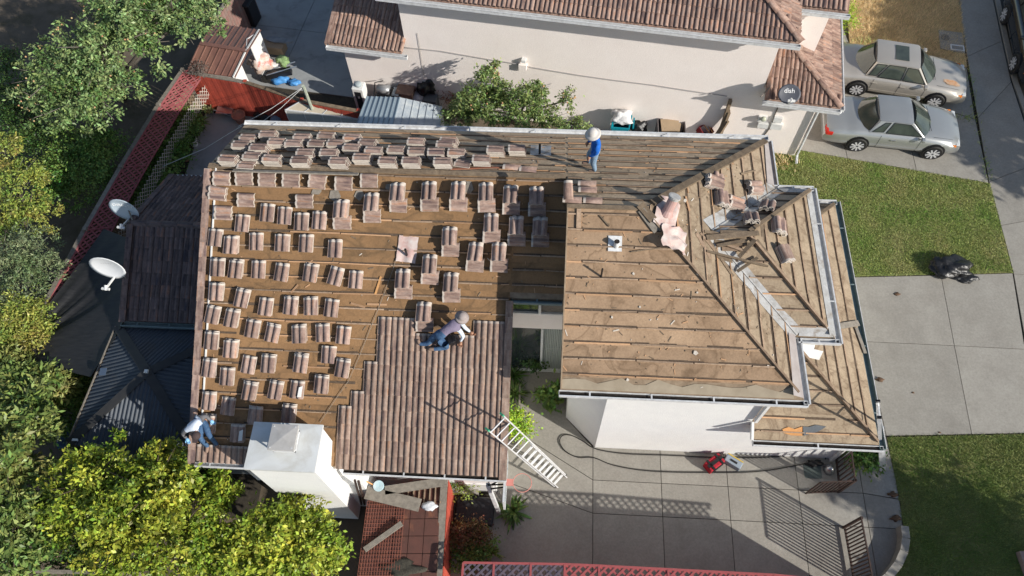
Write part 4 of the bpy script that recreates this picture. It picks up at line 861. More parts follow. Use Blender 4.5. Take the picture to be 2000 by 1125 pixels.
# kerb wall curving at the yard corner
pts=[P(1757,1032),P(1760,1055),P(1756,1080),P(1745,1105),P(1725,1130),P(1700,1150)]
mb=MB(); 
for i in range(len(pts)-1): mb.bar(pts[i]+Vector((0,0,.15)),pts[i+1]+Vector((0,0,.15)),.2,.34)
solo('kerb_wall',mb,M_CONC,'low curved concrete wall at the corner of the side yard','wall')
# lawns
lawn=sheet('lawn',[P(1500,300),P(1558,293),P(1933,358),P(1978,532),P(1640,540),P(1560,540),(7,14)],.0,.09,M_LAWN)
lawn2=sheet('lower_lawn',[P(1733,854),P(2045,847),P(2300,1500),(8.5,-6),(9.0,2.4),P(1765,1060),P(1760,1000),P(1747,925)],.0,.09,M_LAWN)
dry=sheet('dry_lawn',[P(1655,-60),P(1868,-60),P(1888,132),P(1800,120),P(1660,88)],.0,.09,M_DRYG)
def blades(name,poly,n,h,cols,lean=.5,w=.006,mt=None,zb=0.0,patch=0):
    P2=np.array([(p[0],p[1]) for p in ccw([(p[0],p[1]) for p in poly])]); mn=P2.min(0); mx=P2.max(0)
    pts=RNG.uniform(mn,mx,(int(n*1.8),2)); ins=np.zeros(len(pts),bool); j=len(P2)-1
    for i in range(len(P2)):
        xi,yi=P2[i];xj,yj=P2[j]; c=((yi>pts[:,1])!=(yj>pts[:,1]))&(pts[:,0]<(xj-xi)*(pts[:,1]-yi)/(yj-yi+1e-9)+xi); ins^=c; j=i
    pts=pts[ins][:n]; n=len(pts); pts=pts+RNG.normal(size=pts.shape)*.03; a=RNG.uniform(0,2*np.pi,n); H=h*RNG.uniform(.5,1.3,n); ll=lean*RNG.uniform(.2,1.2,n)*H
    if patch: H*=.55+.6*(np.sin(pts[:,0]*3.1+np.sin(pts[:,1]*2.3)*2)*np.sin(pts[:,1]*2.7)>-.2)
    v=np.zeros((n,3,3)); ca,sa=np.cos(a),np.sin(a)
    v[:,0,0]=pts[:,0]-sa*w;v[:,0,1]=pts[:,1]+ca*w;v[:,1,0]=pts[:,0]+sa*w;v[:,1,1]=pts[:,1]-ca*w; v[:,0,2]=v[:,1,2]=zb
    v[:,2,0]=pts[:,0]+ca*ll;v[:,2,1]=pts[:,1]+sa*ll;v[:,2,2]=zb+H
    me=bpy.data.meshes.new(name); me.vertices.add(3*n); me.vertices.foreach_set('co',v.ravel()); me.loops.add(3*n); me.loops.foreach_set('vertex_index',np.arange(3*n)); me.polygons.add(n); me.polygons.foreach_set('loop_start',np.arange(0,3*n,3)); me.polygons.foreach_set('loop_total',np.full(n,3)); me.update(); me.materials.append(mt)
    o=link(name,me,None); o['kind']='stuff'; return o
M_GR=mat('grass_blade',(.19,.35,.055),(.46,.44,.18),scale=.9,island=.35,hue=.03,rough=.7,spec=.2,detail=8,stain=(.50,.44,.24),sscale=.55,stainamt=.55,stainw=.2); M_GR2=mat('grass_blade_deep',(.17,.27,.06),(.33,.36,.14),scale=.7,island=.35,hue=.03,rough=.7,spec=.2,detail=8); M_DG=mat('dry_blade',(.88,.69,.39),(.70,.52,.27),scale=1.5,island=.35,hue=.02,rough=.8,spec=.2)
tag(blades('grass',[P(1500,300),P(1558,293),P(1933,358),P(1978,532),P(1640,540),P(1560,540),(7,14)],70000,.05,None,mt=M_GR,w=.008),'short patchy green lawn between the house and the parked cars','grass')
tag(blades('grass',[P(1733,854),P(2045,847),P(2060,1180),P(1745,1180),P(1765,1060),P(1760,1000),P(1747,925)],60000,.055,None,mt=M_GR2,w=.008),'deep green grass below the driveway','grass')
tag(blades('dry_grass',[P(1655,-60),P(1868,-60),P(1888,132),P(1800,120),P(1660,88)],45000,.09,None,mt=M_DG,lean=1.0,w=.007),'straw-yellow dry grass beside the sedan','grass')
def weeds(px,n,h,mt,lab,spread=.09):
    pts=[P(*q) for q in px]; mb=MB()
    for i in range(n):
        t=random.random()*(len(pts)-1); k=int(t); p=pts[k].lerp(pts[k+1],t-k)+Vector((random.gauss(0,spread),random.gauss(0,spread),0)); a=random.uniform(0,6.28); d=Vector((math.cos(a),math.sin(a),0)); s=Vector((-d.y,d.x,0))*.012; L=h*random.uniform(.4,1.3)
        mb.add([p-s,p+s,p+d*L*.7+Vector((0,0,L))],[(0,1,2)])
    o=solo('weeds',mb,mt,lab,'weeds'); o['kind']='stuff'
weeds([(1775,200),(1800,213),(1850,225),(1905,234)],260,.12,M_GR,'weeds in the paving joint between the two parked cars')
weeds([(1887,130),(1900,190),(1912,250),(1925,320),(1932,352)],200,.1,M_GR,'weeds along the pavement edge')
weeds([(1660,85),(1700,83),(1760,100)],180,.2,M_GR,'green tuft of grass behind the sedan',.15)
weeds([(1515,300),(1530,320),(1520,330),(1550,310)],160,.16,M_DG,'dry weeds at the foot of the neighbouring wall',.15)
# pavement, kerb
sw=sheet('sidewalk',[(17.2,30),(15.9,30),P(1870,0),P(1925,320),P(1980,535),(13.9,0),(13.3,-20),(16.0,-20),(16.6,12),P(1975,150)],-.03,.03,M_GAP)
L_=[(16.15,30)]+[P(1870,0),P(1889,110),P(1910,230),P(1932,355),P(1955,440),P(1980,535)]+[(14.55,10.2),(14.3,7.5),(14.1,4.5)]
R_=[(17.45,30)]+[P(1940,0),P(1957,80),P(1975,160),(16.8,17.2),(16.72,15),(16.65,12.7),(16.6,10),(16.4,7.3),(16.2,4.3)]
for i in range(len(L_)-1): slab(sw,[L_[i],R_[i],R_[i+1],L_[i+1]])
mb=MB(); k=[(17.5,30),P(1943,0),P(1960,80),P(1978,160),(16.93,17.2),(16.85,12.7),(16.7,7),(16.3,-5)]
for i in range(len(k)-1): mb.bar(Vector((k[i][0]+.1,k[i][1],-.04)),Vector((k[i+1][0]+.1,k[i+1][1],-.04)),.18,.12)
struct('kerb',mb,M_CONC)
# neighbour's driveway
nd=sheet('neighbour_driveway',[P(1540,330),P(1560,293),P(1933,357),P(1888,131),P(1800,119),P(1660,87),P(1640,40),(7,23),(7,17)],-.03,.03,M_GAP)
slab(nd,[P(1553,302),P(1561,293),P(1655,309),P(1632,190),P(1560,190)]); slab(nd,[P(1655,309),P(1790,333),P(1758,190),P(1632,190)]); slab(nd,[P(1790,333),P(1931,357),P(1905,233),P(1758,190)])
slab(nd,[P(1560,189),P(1758,189),P(1735,106),P(1660,88),P(1640,40),(7.4,23),(7.4,18)]); slab(nd,[P(1759,189),P(1904,232),P(1888,132),P(1800,120),P(1736,106)])
# utility cover in the dry lawn
q=[P(1832,60),P(1878,66),P(1884,106),P(1836,96)]; mb=MB(); mb.prism([Vector((a.x,a.y,.05)) for a in ccw([(p.x,p.y) for p in q]) for a in [Vector(a+(0,))]],-.05)
uc=solo('utility_cover',mb,M_CONC,'concrete utility pad with two lids in the dry grass','utility cover')
mb=MB(); mb.lathe([(.16,.0),(.16,.012),(.13,.014),(.001,.014)],P(1846,73,.05),16); put('lid',mb,M_GREYW,uc)
mb=MB(); mb.box(P(1870,93,.06),(.5,.28,.02),-.15); put('lid',mb,M_WPAINT,uc); mb=MB(); mb.box(P(1870,93,.072),(.4,.18,.01),-.15); put('lid_plate',mb,M_CONC,uc)
# manhole cover in the side yard
mb=MB(); c=P(1587,920); mb.prism([c+Vector((x,y,.006)) for x,y in ((-.24,-.17),(-.2,-.21),(.2,-.21),(.24,-.17),(.24,.17),(.2,.21),(-.2,.21),(-.24,.17))],-.01); solo('manhole_cover',mb,mat('iron_green',(.12,.15,.14),(.09,.11,.1),scale=20,rough=.6,bump=.5),'grey-green rounded square cover set in the side yard paving','manhole cover')
# patio behind the low wing and the neighbour's yard
pt=sheet('patio',[(-13.6,19),(-7.9,18.6),(-7.9,13),(-7.7,4.0),(-12.6,4.0),(-13.2,9)],-.03,.03,M_GAP)
for j,(ya,yb_) in enumerate(((18.4,15.2),(15.2,12),(12,8.8),(8.8,5.2))):
    for i,(xa,xb) in enumerate(((-12.75,-10.1),(-10.1,-7.8))): slab(pt,[(xa,ya),(xb,ya),(xb,yb_),(xa,yb_)],mt=M_CONCP)
pt=sheet('north_path',[(-7.8,18.6),(7,17.2),(7,13),(-7.8,13)],-.04,.02,M_CONCP)
ny=sheet('neighbour_yard',[(-12,32),(-3,32),(-3,19),(-7.0,18.2),(-12.0,18.9)],-.03,.03,M_GAP)
ca=math.cos(-.133);sa=math.sin(-.133)
j0=P(567,105)  # crossing of joints
def nyp(u,v): return (j0.x+u*ca-v*sa*1, j0.y+u*sa+v*ca)
for (u0,u1) in ((-3.2,-.0),(0,3.0),(3.0,6)):
    for (v0,v1) in ((-1.75,1.3),(1.3,4.3),(4.3,8)):
        slab(ny,[nyp(u0+.25*v0*0,v0),nyp(u1,v0),nyp(u1,v1),nyp(u0,v1)],mt=M_CONCP)
# ------------------------------------------------------------------ neighbouring house
NR=-.133; NO=Vector((8.5,17.01,0)); cN,sN=math.cos(NR),math.sin(NR)
def nw(u,v,z=0): return Vector((NO.x+u*cN-v*sN,NO.y+u*sN+v*cN,z))
def onv(px,py,v=.18):
    "sight line meets the neighbour's south wall plane"
    d=Vector(_f+(px-1000)/CF*_r-(py-562.5)/CF*_u); n=Vector((-sN,cN,0)); o=Vector((0,0,CH)); t=(n.dot(nw(0,v))-n.dot(o))/n.dot(d); return o+d*t
def npl(u0,v0,z0,du,dv):
    "plane through local point with local gradient"
    gx=du*cN-dv*sN; gy=du*sN+dv*cN; p=nw(u0,v0); return (z0-gx*p.x-gy*p.y,gx,gy)
nh=thing('house','pale pink stucco house with red-brown tile roof next door','house',nw(0,0))
def nwall(pts,name='wall'): return wall(nh,[(nw(u,v).x,nw(u,v).y,z) for u,v,z in pts],name=name,mt=M_PINK)
nwall([(-15.9,9,3.0),(-15.9,.2,3.0),(-13.6,.2,3.0)]); nwall([(-13.6,9,5.4),(-13.6,.2,5.4),(-1.85,.2,5.4),(-1.85,1.5,5.4),(-.45,1.5,5.4),(-.45,9,5.4)]); nwall([(-1.85,.2,3.0),(0,.2,3.0),(0,9,3.0)])
RP={}
def nface(name,u0,v0,z0,du,dv,poly,cols,rows,eave,parent=None,tiles=True,xdir=1,mask=None):
    pl=npl(u0,v0,z0,du,dv); P2=[(nw(u,v).x,nw(u,v).y) for u,v in poly]; d=deck(parent or nh,pl,P2,name,mt=M_TRED,th=.1)
    if tiles:
        s=nw(*eave); inside=lambda p,r,k: len(P2)>0 and _in(P2,p.x,p.y)
        laytiles(d,pl,T_RED,s.x,s.y,cols,rows,None,mask=inside)
    return d,pl
def _in(poly,x,y):
    c=False; j=len(poly)-1
    for i in range(len(poly)):
        xi,yi=poly[i];xj,yj=poly[j]
        if ((yi>y)!=(yj>y)) and x<(xj-xi)*(y-yi)/(yj-yi+1e-12)+xi: c=not c
        j=i
    return c
# main upper roof
us,_=nface('upper_roof',-1.5,-.4,5.45,0,.4,[(-14,-.4),(-1.5,-.4),(-5.5,3.6),(-14,3.6)],45,4,(-14,-.4))
ue,_=nface('upper_roof_side',-1.5,-.4,5.45,-.4,0,[(-1.5,-.4),(-1.5,9),(-5.5,9),(-5.5,3.6)],14,9,(-1.5,-.4))
along(nh,RIDGE_R,nw(-1.45,-.45,5.52),nw(-5.0,3.1,6.95),.36,'hip_tile',.03)
# second upper block
b2,_=nface('gable_block_roof',-.1,1.1,5.45,0,.4,[(-1.9,1.1),(-.1,1.1),(-.1,3.0),(-1.9,3.0)],7,3,(-1.9,1.1))
# garage roof
g1,_=nface('garage_roof',.5,-.28,3.0,0,.4,[(-1.8,-.28),(.5,-.28),(-1.3,1.52),(-1.8,1.52)],9,6,(-1.8,-.28))
g2,_=nface('garage_roof_side',.5,-.28,3.0,-.4,0,[(.5,-.28),(.5,9),(-.5,9),(-.5,1.5),(-1.28,1.5)],24,5,(.5,-.28))
along(nh,RIDGE_R,nw(.5,-.32,3.06),nw(-1.25,1.45,3.76),.36,'hip_tile',.04)
along(nh,RIDGE_R,nw(-.5,1.4,3.45),nw(-1.3,1.45,3.78),.36,'hip_tile',.03)
# porch roof at the far end
p1,_=nface('porch_roof',-16.2,-.25,3.0,0,.33,[(-16.15,-.25),(-13.62,-.25),(-13.62,6),(-16.15,6)],9,12,(-16.15,-.25))
along(nh,RAKE_R,nw(-16.15,-.3,2.98),nw(-16.15,6,5.05),.345,'rake_tile',.03)
for a,b in (((-14,-.42,5.42),(-1.45,-.42,5.42)),((-1.95,1.06,5.42),(-.05,1.06,5.42)),((-1.85,-.3,2.97),(.52,-.3,2.97)),((-16.2,-.28,2.97),(-13.4,-.28,2.97))):
    gutter(nh,nw(*a),nw(*b),nw(0,-1)-nw(0,0),muck=False,straps=0,w=.11,h=.12)
gutter(nh,nw(.53,-.3,2.97),nw(.53,8,2.97),nw(1,0)-nw(0,0),muck=False,straps=0,w=.1)
mb=MB(); mb.tube([nw(.55,-.35,2.9),nw(.2,-.05,2.7),nw(.05,.12,2.4),nw(.05,.12,.15),nw(.05,-.2,.08)],.045,6); put('downspout',mb,M_GUTT,nh)
mb=MB(); pts=[onv(x,y,.17) for x,y in ((792,93),(860,100),(960,117),(1005,124),(1040,132),(1130,147),(1200,157),(1280,167),(1350,178),(1420,188))]; mb.tube(pts,.017,5); put('conduit',mb,mat('conduit_grey',(.35,.33,.32)),nh)
mb=MB(); mb.tube([onv(815,65),onv(822,110),onv(828,150)],.006,4); put('wire',mb,M_GREYW,nh)
for (x,y,w,h) in ((1021,130,.26,.22),(1023,118,.14,.12)):
    c=onv(x,y,.13); mb=MB(); mb.box(c,(w,.14,h),NR); put('wall_vent',mb,M_PINK if w>.2 else M_WPAINT,nh)
# electric meters on the garage wall
for (x,y,w,h) in ((1489,232,.28,.2),(1519,233,.26,.22),(1490,244,.34,.2),(1516,246,.36,.24)):
    c=onv(x,y,.14); mb=MB(); mb.box(c,(w,.12,h),NR); put('meter_box',mb,M_WPAINT,nh)
c=onv(1491,231,.06); mb=MB(); Mr=Matrix.Rotation(NR,3,'Z')@Matrix.Rotation(math.pi/2,3,'X'); mb.lathe([(.085,0),(.085,.07),(.06,.09),(.001,.09)],c,14,M=Mr); put('meter',mb,mat('meter_glass',(.5,.52,.4),rough=.2),nh,smooth=True)
mb=MB(); mb.tube([onv(1522,203),onv(1512,228),onv(1506,245),onv(1498,258),onv(1491,266),onv(1494,270)],.018,5); put('conduit',mb,M_GREYW,nh)
mb=MB(); mb.box(nw(-15.9+1.6,-.15,2.85),(.5,.2,.12),NR); put('vent_hood',mb,M_GREYW,nh)
mb=MB(); mb.tube([nw(-1.75,-.1,3.35),nw(-2.0,-.5,3.3)],.02,5); put('bracket',mb,M_GREYW,nh)
# ------------------------------------------------------------------ satellite dishes
def dish(px,py,z,R,n,face,mount,label,arm=.5,text=None,tcol=None,rim=1.0,tw=.5):
    c=P(px,py,z); n=Vector(n).normalized(); t=thing('satellite_dish',label,'satellite dish',mount)
    x=Vector((0,0,1)).cross(n).normalized(); y=n.cross(x); M=Matrix((x,y,n)).transposed()
    mb=MB(); K=22; v=[];f=[]
    for j in range(7):
        r=R*j/6
        for k in range(K): a=2*math.pi*k/K; v.append(c+M@Vector((r*math.cos(a)*rim,r*math.sin(a),.16*(r/R)**2*R)))
    for j in range(6):
        for k in range(K): f.append((j*K+k,j*K+(k+1)%K,(j+1)*K+(k+1)%K,(j+1)*K+k))
    o=len(v); v+= [p-n*.012 for p in v[:]]
    for j in range(6):
        for k in range(K): f.append((o+j*K+k,o+(j+1)*K+k,o+(j+1)*K+(k+1)%K,o+j*K+(k+1)%K))
    for k in range(K): f.append((6*K+k,6*K+(k+1)%K,o+6*K+(k+1)%K,o+6*K+k))
    mb.add(v,f); put('reflector',mb,face,t,smooth=True)
    lo=c-y*R*.95+n*.05*R; tip=c-y*R*.75+n*R*1.15
    mb=MB(); mb.bar(lo,tip,.035,.05); put('arm',mb,M_WPAINT,t)
    mb=MB(); dd=(c-tip).normalized(); mb.tube([tip-dd*.04,tip+dd*.03,tip+dd*.1],[.035,.045,.05],8); mb.bar(tip-x*.11,tip+x*.11,.06,.05); put('receiver',mb,M_WPAINT,t)
    mb=MB(); b=c-n*.1; m=Vector(mount); mb.tube([c-n*.02,b-y*.05,Vector((m.x,m.y,max(m.z+.1,b.z-.35))),m],.022,7); put('mast',mb,M_GREYW,t)
    if text:
        cu=bpy.data.curves.new('lettering','FONT'); cu.body=text; cu.size=tw; cu.align_x='CENTER'; cu.align_y='CENTER'; cu.extrude=.002
        to=bpy.data.objects.new('l',cu); col.objects.link(to); dg=bpy.context.evaluated_depsgraph_get(); dg.update(); me=bpy.data.meshes.new_from_object(to.evaluated_get(dg)); bpy.data.objects.remove(to); me.name='lettering'; me.materials.clear(); me.materials.append(tcol)
        for vv in me.vertices:
            q=vv.co; r2=(q.x**2+(q.y+R*.3)**2); vv.co=c-wloc(t)+M@Vector((q.x,q.y+R*.33,.16*(r2/R**2)*R+.008+q.z))
        lo_=link('lettering',me,t)
    return t
M_DISHW=mat('dish_white',(.72,.73,.74),(.66,.67,.68),scale=3,rough=.4); M_DISHG=mat('dish_grey',(.085,.09,.11),(.07,.075,.09),scale=3,rough=.5); M_DISHB=mat('dish_bluewhite',(.42,.50,.57),(.50,.57,.62),scale=2,rough=.35)
M_LETW=mat('letter_white',(.85,.85,.85)); M_LETD=mat('letter_grey',(.12,.12,.14))
nD=(-.1,-.87,.16)
dish(244,407,3.9,.40,nD,M_DISHB,(-11.45,11.05,3.7),'white satellite dish with blue-grey sheen, the upper of two at the tiled patio roof',text='DIRECTV',tcol=M_LETW,rim=1.05,tw=.15)
dish(212,520,3.6,.45,(-.05,-.85,.12),M_DISHW,(-11.5,9.6,3.1),'large white satellite dish over the black shade sail, the lower of two',text='- - - - - -',tcol=M_LETD,rim=1.08,tw=.09)
dish(1541,184,3.5,.30,(-.02,-.62,.78),M_DISHG,tuple(nw(-1.0,-.3,3.0)),'dark grey satellite dish with white lettering at the pink garage eave',text='dish',tcol=M_LETW,rim=1.15,tw=.2)
# ------------------------------------------------------------------ tiled patio roof + corrugated pergola west of the house
ph=thing('patio_roof','dark tiled gable roof over the patio on the left side of the house','patio roof',(-9.8,11,0))
PS_=(2.6-.45*8.6,0,.45); PNn=(2.6+.45*13.5,0,-.45)
S1=[(-11.5,8.6),(-7.9,8.6),(-7.9,11.05),(-11.5,11.05)]; S2=[(-11.5,13.5),(-11.5,11.05),(-7.9,11.05),(-7.9,13.5)]
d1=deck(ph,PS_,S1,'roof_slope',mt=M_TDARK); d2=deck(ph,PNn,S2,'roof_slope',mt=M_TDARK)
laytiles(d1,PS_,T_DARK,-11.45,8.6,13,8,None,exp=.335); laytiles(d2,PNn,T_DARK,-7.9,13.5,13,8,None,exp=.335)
along(ph,RIDGE_D,(-11.5,11.05,3.72),(-8.0,11.05,3.72),.4,'ridge_tile',.03)
along(ph,RAKE_D,(-11.52,8.55,2.6),(-11.52,11.0,3.7),.335,'rake_tile',.04); along(ph,RAKE_D,(-11.52,13.5,2.6),(-11.52,11.1,3.7),.335,'rake_tile',.04,flip=True)
gutter(ph,(-11.6,8.58,2.58),(-8.0,8.58,2.58),(0,-1,0),mats=M_GUTG,muck=False,straps=.9)
gutter(ph,(-11.6,13.52,2.58),(-8.0,13.52,2.58),(0,1,0),muck=False,straps=0,w=.08)
wall(ph,[(-11.3,13.3,2.6),(-11.3,11.05,3.55),(-11.3,8.8,2.6),(-8,8.8,2.6)],mt=M_GREYW)
pg=thing('pergola','black corrugated hip roof of the pergola below the tiled patio roof','pergola',(-10.2,6.9,0))
M_COR=mat('corrugated_black',(.05,.065,.085),(.075,.085,.10),scale=2,rough=.5,spec=.3,stain=(.06,.055,.05),sscale=1.5,stainamt=.4)
ap=Vector((-10.2,6.95,3.0)); C4=[Vector((-11.78,8.5,2.4)),Vector((-12.0,5.15,2.4)),Vector((-8.35,4.75,2.4)),Vector((-8.4,8.5,2.4))]
def corr(a,b,top,axis):
    "triangle face a-b-top with ribs running along axis dir"
    a,b,top=Vector(a),Vector(b),Vector(top); n=(b-a).cross(top-a).normalized(); n=n if n.z>0 else -n
    s=Vector(axis); s=(s-n*s.dot(n)).normalized(); t=n.cross(s); pts=[a,b,top]; us=[p.dot(t) for p in pts]; lo,hi=min(us),max(us); mb=MB(); u=lo; k=0; prev=None
    while u<=hi+1e-6:
        u_=min(max(u,lo+1e-4),hi-1e-4); hits=[]
        for i in range(3):
            p,q=pts[i],pts[(i+1)%3]; a1,b1=p.dot(t)-u_,q.dot(t)-u_
            if (a1<=0)!=(b1<=0): hits.append(p.lerp(q,a1/(a1-b1)))
        if len(hits)==2:
            hits.sort(key=lambda h:h.dot(s)); off=n*(.028 if k%4 in(1,2) else 0)
            cur=[hits[0]+off,hits[1]+off]
            if prev: mb.add([prev[0],prev[1],cur[1],cur[0]],[(0,1,2,3)])
            prev=cur
        u+=.028; k+=1
    o=put('corrugated_panel',mb,M_COR,pg); return o
corr(C4[0],C4[1],ap,(1,.1,0)); corr(C4[1],C4[2],ap,(.06,1,0)); corr(C4[2],C4[3],ap,(1,0,0)); corr(C4[3],C4[0],ap,(.35,1,0))
M_CAPM=mat('hip_cap',(.035,.035,.037),(.05,.048,.045),scale=4,rough=.6)
for c in C4: mb=MB(); mb.bar(c+Vector((0,0,.04)),ap+Vector((0,0,.05)),.24,.02); put('hip_cap',mb,M_CAPM,pg)
for c in C4: mb=MB(); q=c.lerp(ap,.06); mb.box((q.x,q.y,1.2),(.1,.1,2.4)); put('post',mb,M_OLDW,pg)
mb=MB(); mb.box(ap+Vector((0,0,.09)),(.09,.09,.06)); put('cap_plate',mb,M_WPAINT,pg)
mb=MB(); mb.bar(C4[0]-Vector((.05,0,0)),C4[1]-Vector((.05,0,0)),.03,.08); put('edge_trim',mb,M_GREYW,pg)
mb=MB(); c=P(201,726,2.62); mb.box(c,(.17,.2,.02),.1); solo('vent_patch',mb,mat('patch_blue',(.06,.09,.14)),'small blue-grey square patch on the pergola roof','patch')
mb=MB(); c=P(147,859,2.5); mb.box(c,(.16,.06,.02),0); solo('white_strip',mb,M_WPAINT,'small white strip at the lower left pergola corner','strip')
# shade sail
A=P(18,693,1.9);Bq=P(203,447,2.1);Cq=P(262,470,2.5);D=P(243,628,2.55);Eq=P(178,737,2.3)
poly=[A,Bq,Cq,D,Eq]; mb=MB(); n=22; v=[];f=[]
for j in range(n+1):
    t=j/n; L=A.lerp(Eq,t) if True else 0; Rr=(Bq.lerp(Cq,min(1,t*3)) if t<1/3 else Cq.lerp(D,(t-1/3)*1.5)) 
    for i in range(n+1):
        s=i/n; st=A.lerp(Eq,t*1.0); 
        p=A.lerp(Rr,s) if False else (A*(1-s)+ (Rr)*s if t<.75 else (A.lerp(Eq,(t-.75)*4)*(1-s)+Rr*s))
        w=math.sin(t*19)*.045*math.sin(math.pi*s)**.7*(1-s*.5)+.03*math.sin(t*43+2); z=p.z-.42*math.sin(math.pi*s)*.6*math.sin(math.pi*min(1,t*.9+.08))+w*(1.3-s)
        v.append((p.x,p.y,z))
for j in range(n):
    for i in range(n): f.append((j*(n+1)+i,j*(n+1)+i+1,(j+1)*(n+1)+i+1,(j+1)*(n+1)+i))
mb.add(v,f); mb.add([D,Eq,P(215,690,2.2)],[(0,1,2)])
solo('shade_sail',mb,mat('sail_black',(.014,.014,.015),(.03,.03,.03),scale=3,rough=.55,stretch=(1,6,1),spec=.45),'black fabric shade sail stretched from the lattice fence to the pergola','shade sail',smooth=True)
mb=MB(); mb.bar(P(20,694,1.9),P(75,732,2.0),.09,.04); solo('sail_board',mb,M_WOOD,'orange-brown board at the outer corner of the shade sail','board')
mb=MB(); c=P(130,850,.45); mb.box(c,(.5,.7,.12),.35); mb.box(c+Vector((-.05,.1,-.25)),(.4,.5,.4),.35); ch=solo('garden_chair',mb,mat('chair_blue',(.03,.07,.14),rough=.5),'dark blue lounger with pale rim beside the pergola','garden chair',bevel=.03)
mb=MB(); mb.tube([P(112,862,.6),P(120,836,.6),P(143,829,.6)],.02,6); put('rim',mb,M_WPAINT,ch)
# ------------------------------------------------------------------ fences
def lattice(parent,a,b,wv,mt,pitch=.10,w=.028,name='lattice_panel',frame=True,fm=None):
    "diagonal slats in the parallelogram a-b extruded by wv"
    a=Vector(a);b=Vector(b);d=b-a;L=d.length;d.normalize();H=wv.length;t=wv.normalized();nn=d.cross(t).normalized();mb=MB();p=pitch*1.414
    for s in (1,-1):
        k=-H if s==1 else 0.0
        while k<(L if s==1 else L+H):
            u0,u1=(k,k+H) if s==1 else (k,k-H)
            lo,hi=0,1;ok=True
            for lim,sg in ((0,1),(L,-1)):
                f0=sg*(u0-lim);f1=sg*(u1-lim)
                if f0<0 and f1<0: ok=False;break
                if f0<0: lo=max(lo,f0/(f0-f1))
                if f1<0: hi=min(hi,f0/(f0-f1))
            if ok and hi-lo>.03:
                A=a+d*(u0+(u1-u0)*lo)+t*(H*lo)+nn*.006*s; B=a+d*(u0+(u1-u0)*hi)+t*(H*hi)+nn*.006*s; mb.bar(A,B,w,.009,up=nn)
            k+=p
    o=put(name,mb,mt,parent); o['kind']='stuff'
    if frame:
        m=MB()
        m.bar(a,b,.05,.04,up=nn); m.bar(a+wv,b+wv,.05,.04,up=nn); m.bar(a,a+wv,.05,.045,up=nn); put('panel_frame',m,fm or mt,o)
    return o
wf=thing('lattice_fence','long maroon lattice fence with weathered grey cap running down the left garden','fence',P(205,390,0))
nod=[P(355,139,1.85),P(308,207,1.85),P(235,327,1.85),P(165,449,1.85),P(78,612,1.85),P(5,745,1.85)]
for i in range(len(nod)-1):
    a,b=nod[i],nod[i+1]; off=Vector((.16,0,0))
    lattice(wf,a+off*.6,b+off*.6,Vector((.62,.28,-.22)),M_LATT,pitch=.15,w=.052)
    mb=MB(); mb.bar(a,b,.14,.05); put('cap_rail',mb,M_GREYW,wf)
    L=(b-a).length; n=int(L/.15); d=(b-a).normalized()
    for k in range(n): 
        mb=MB(); c=a+d*(L*(k+.5)/n); mb.box((c.x,c.y,.9),(.02,.135,1.78),math.atan2(d.y,d.x)-math.pi/2); put('fence_board',mb,M_OLDW,wf)
    if i<4: lattice(wf,Vector((a.x+.72,a.y+.2,1.35)),Vector((b.x+.72,b.y+.2,1.35)),Vector((0,0,-.55)),M_LATW,pitch=.12,w=.018,frame=False,name='white_trellis')
for a in nod: mb=MB(); mb.box((a.x+.05,a.y,.98),(.12,.12,1.96)); put('post',mb,M_GREYW,wf)
nf=thing('red_fence','red board fence with brown cap rail behind the patio','fence',P(480,180,0))
nn_=[P(355,139,1.8),P(478,160,1.8),P(589,196,1.8),P(700,217,1.8),P(860,236,1.8)]
for i in range(4):
    a,b=nn_[i],nn_[i+1]; mb=MB(); mb.bar(a,b,.13,.04); put('cap_rail',mb,M_GREYW if i==0 else M_OLDW,nf); L=(b-a).length; d=(b-a).normalized(); n=int(L/.155)
    for k in range(n):
        mb=MB(); c=a+d*(L*(k+.5)/n); mb.box((c.x,c.y-.05-.006*(k%2),.88),(.145,.02,1.74),math.atan2(d.y,d.x)); put('fence_board',mb,M_RED,nf)
for i,a in enumerate(nn_[1:4]): mb=MB(); mb.box((a.x,a.y+.03,.92),(.11,.11,1.84)); put('post',mb,M_RED,nf)
b=P(600,200,1.8); mb=MB(); mb.tube([(b.x,b.y+.2,0),P(592,168,2.9)],.06,8); solo('clothes_post',mb,mat('post_green',(.42,.45,.36),(.3,.33,.27),scale=8),'pale green round post holding the clothes lines','post')
tp=P(592,170,2.85)
for k,(x,y,z) in enumerate(((465,247,2.2),(505,243,2.2))): mb=MB(); mb.tube([tp,tp.lerp(P(x,y,z),.5)-Vector((0,0,.08)),P(x,y,z)],.008,4); solo('clothes_line',mb,mat('line_white',(.6,.6,.58)),('left' if k==0 else 'right')+' one of two thin white lines tied to the pale green post','line')
mb=MB(); mb.tube([P(318,325,1.9),P(400,290,2.3),P(472,246,5.5)],.008,4); solo('clothes_line',mb,mat('line_white',(.6,.6,.58)),'long thin line crossing the patio to the roof corner','line')
# old fence up the neighbour's boundary, top left
of=thing('grey_fence','weathered pinkish board fence above the brown shed','fence',P(440,30,0))
a,b=P(412,47,1.8),P(478,-50,1.8); mb=MB(); mb.bar(a,b,.12,.05); put('cap_rail',mb,M_GREYW,of); L=(b-a).length; d=(b-a).normalized()
for k in range(int(L/.16)): c=a+d*(.16*(k+.5)); mb=MB(); mb.box((c.x+.06,c.y,.88),(.02,.15,1.75),math.atan2(d.y,d.x)-math.pi/2); put('fence_board',mb,mat('faded_red',(.28,.13,.11),(.25,.2,.17),scale=5,rnd=.15),of)
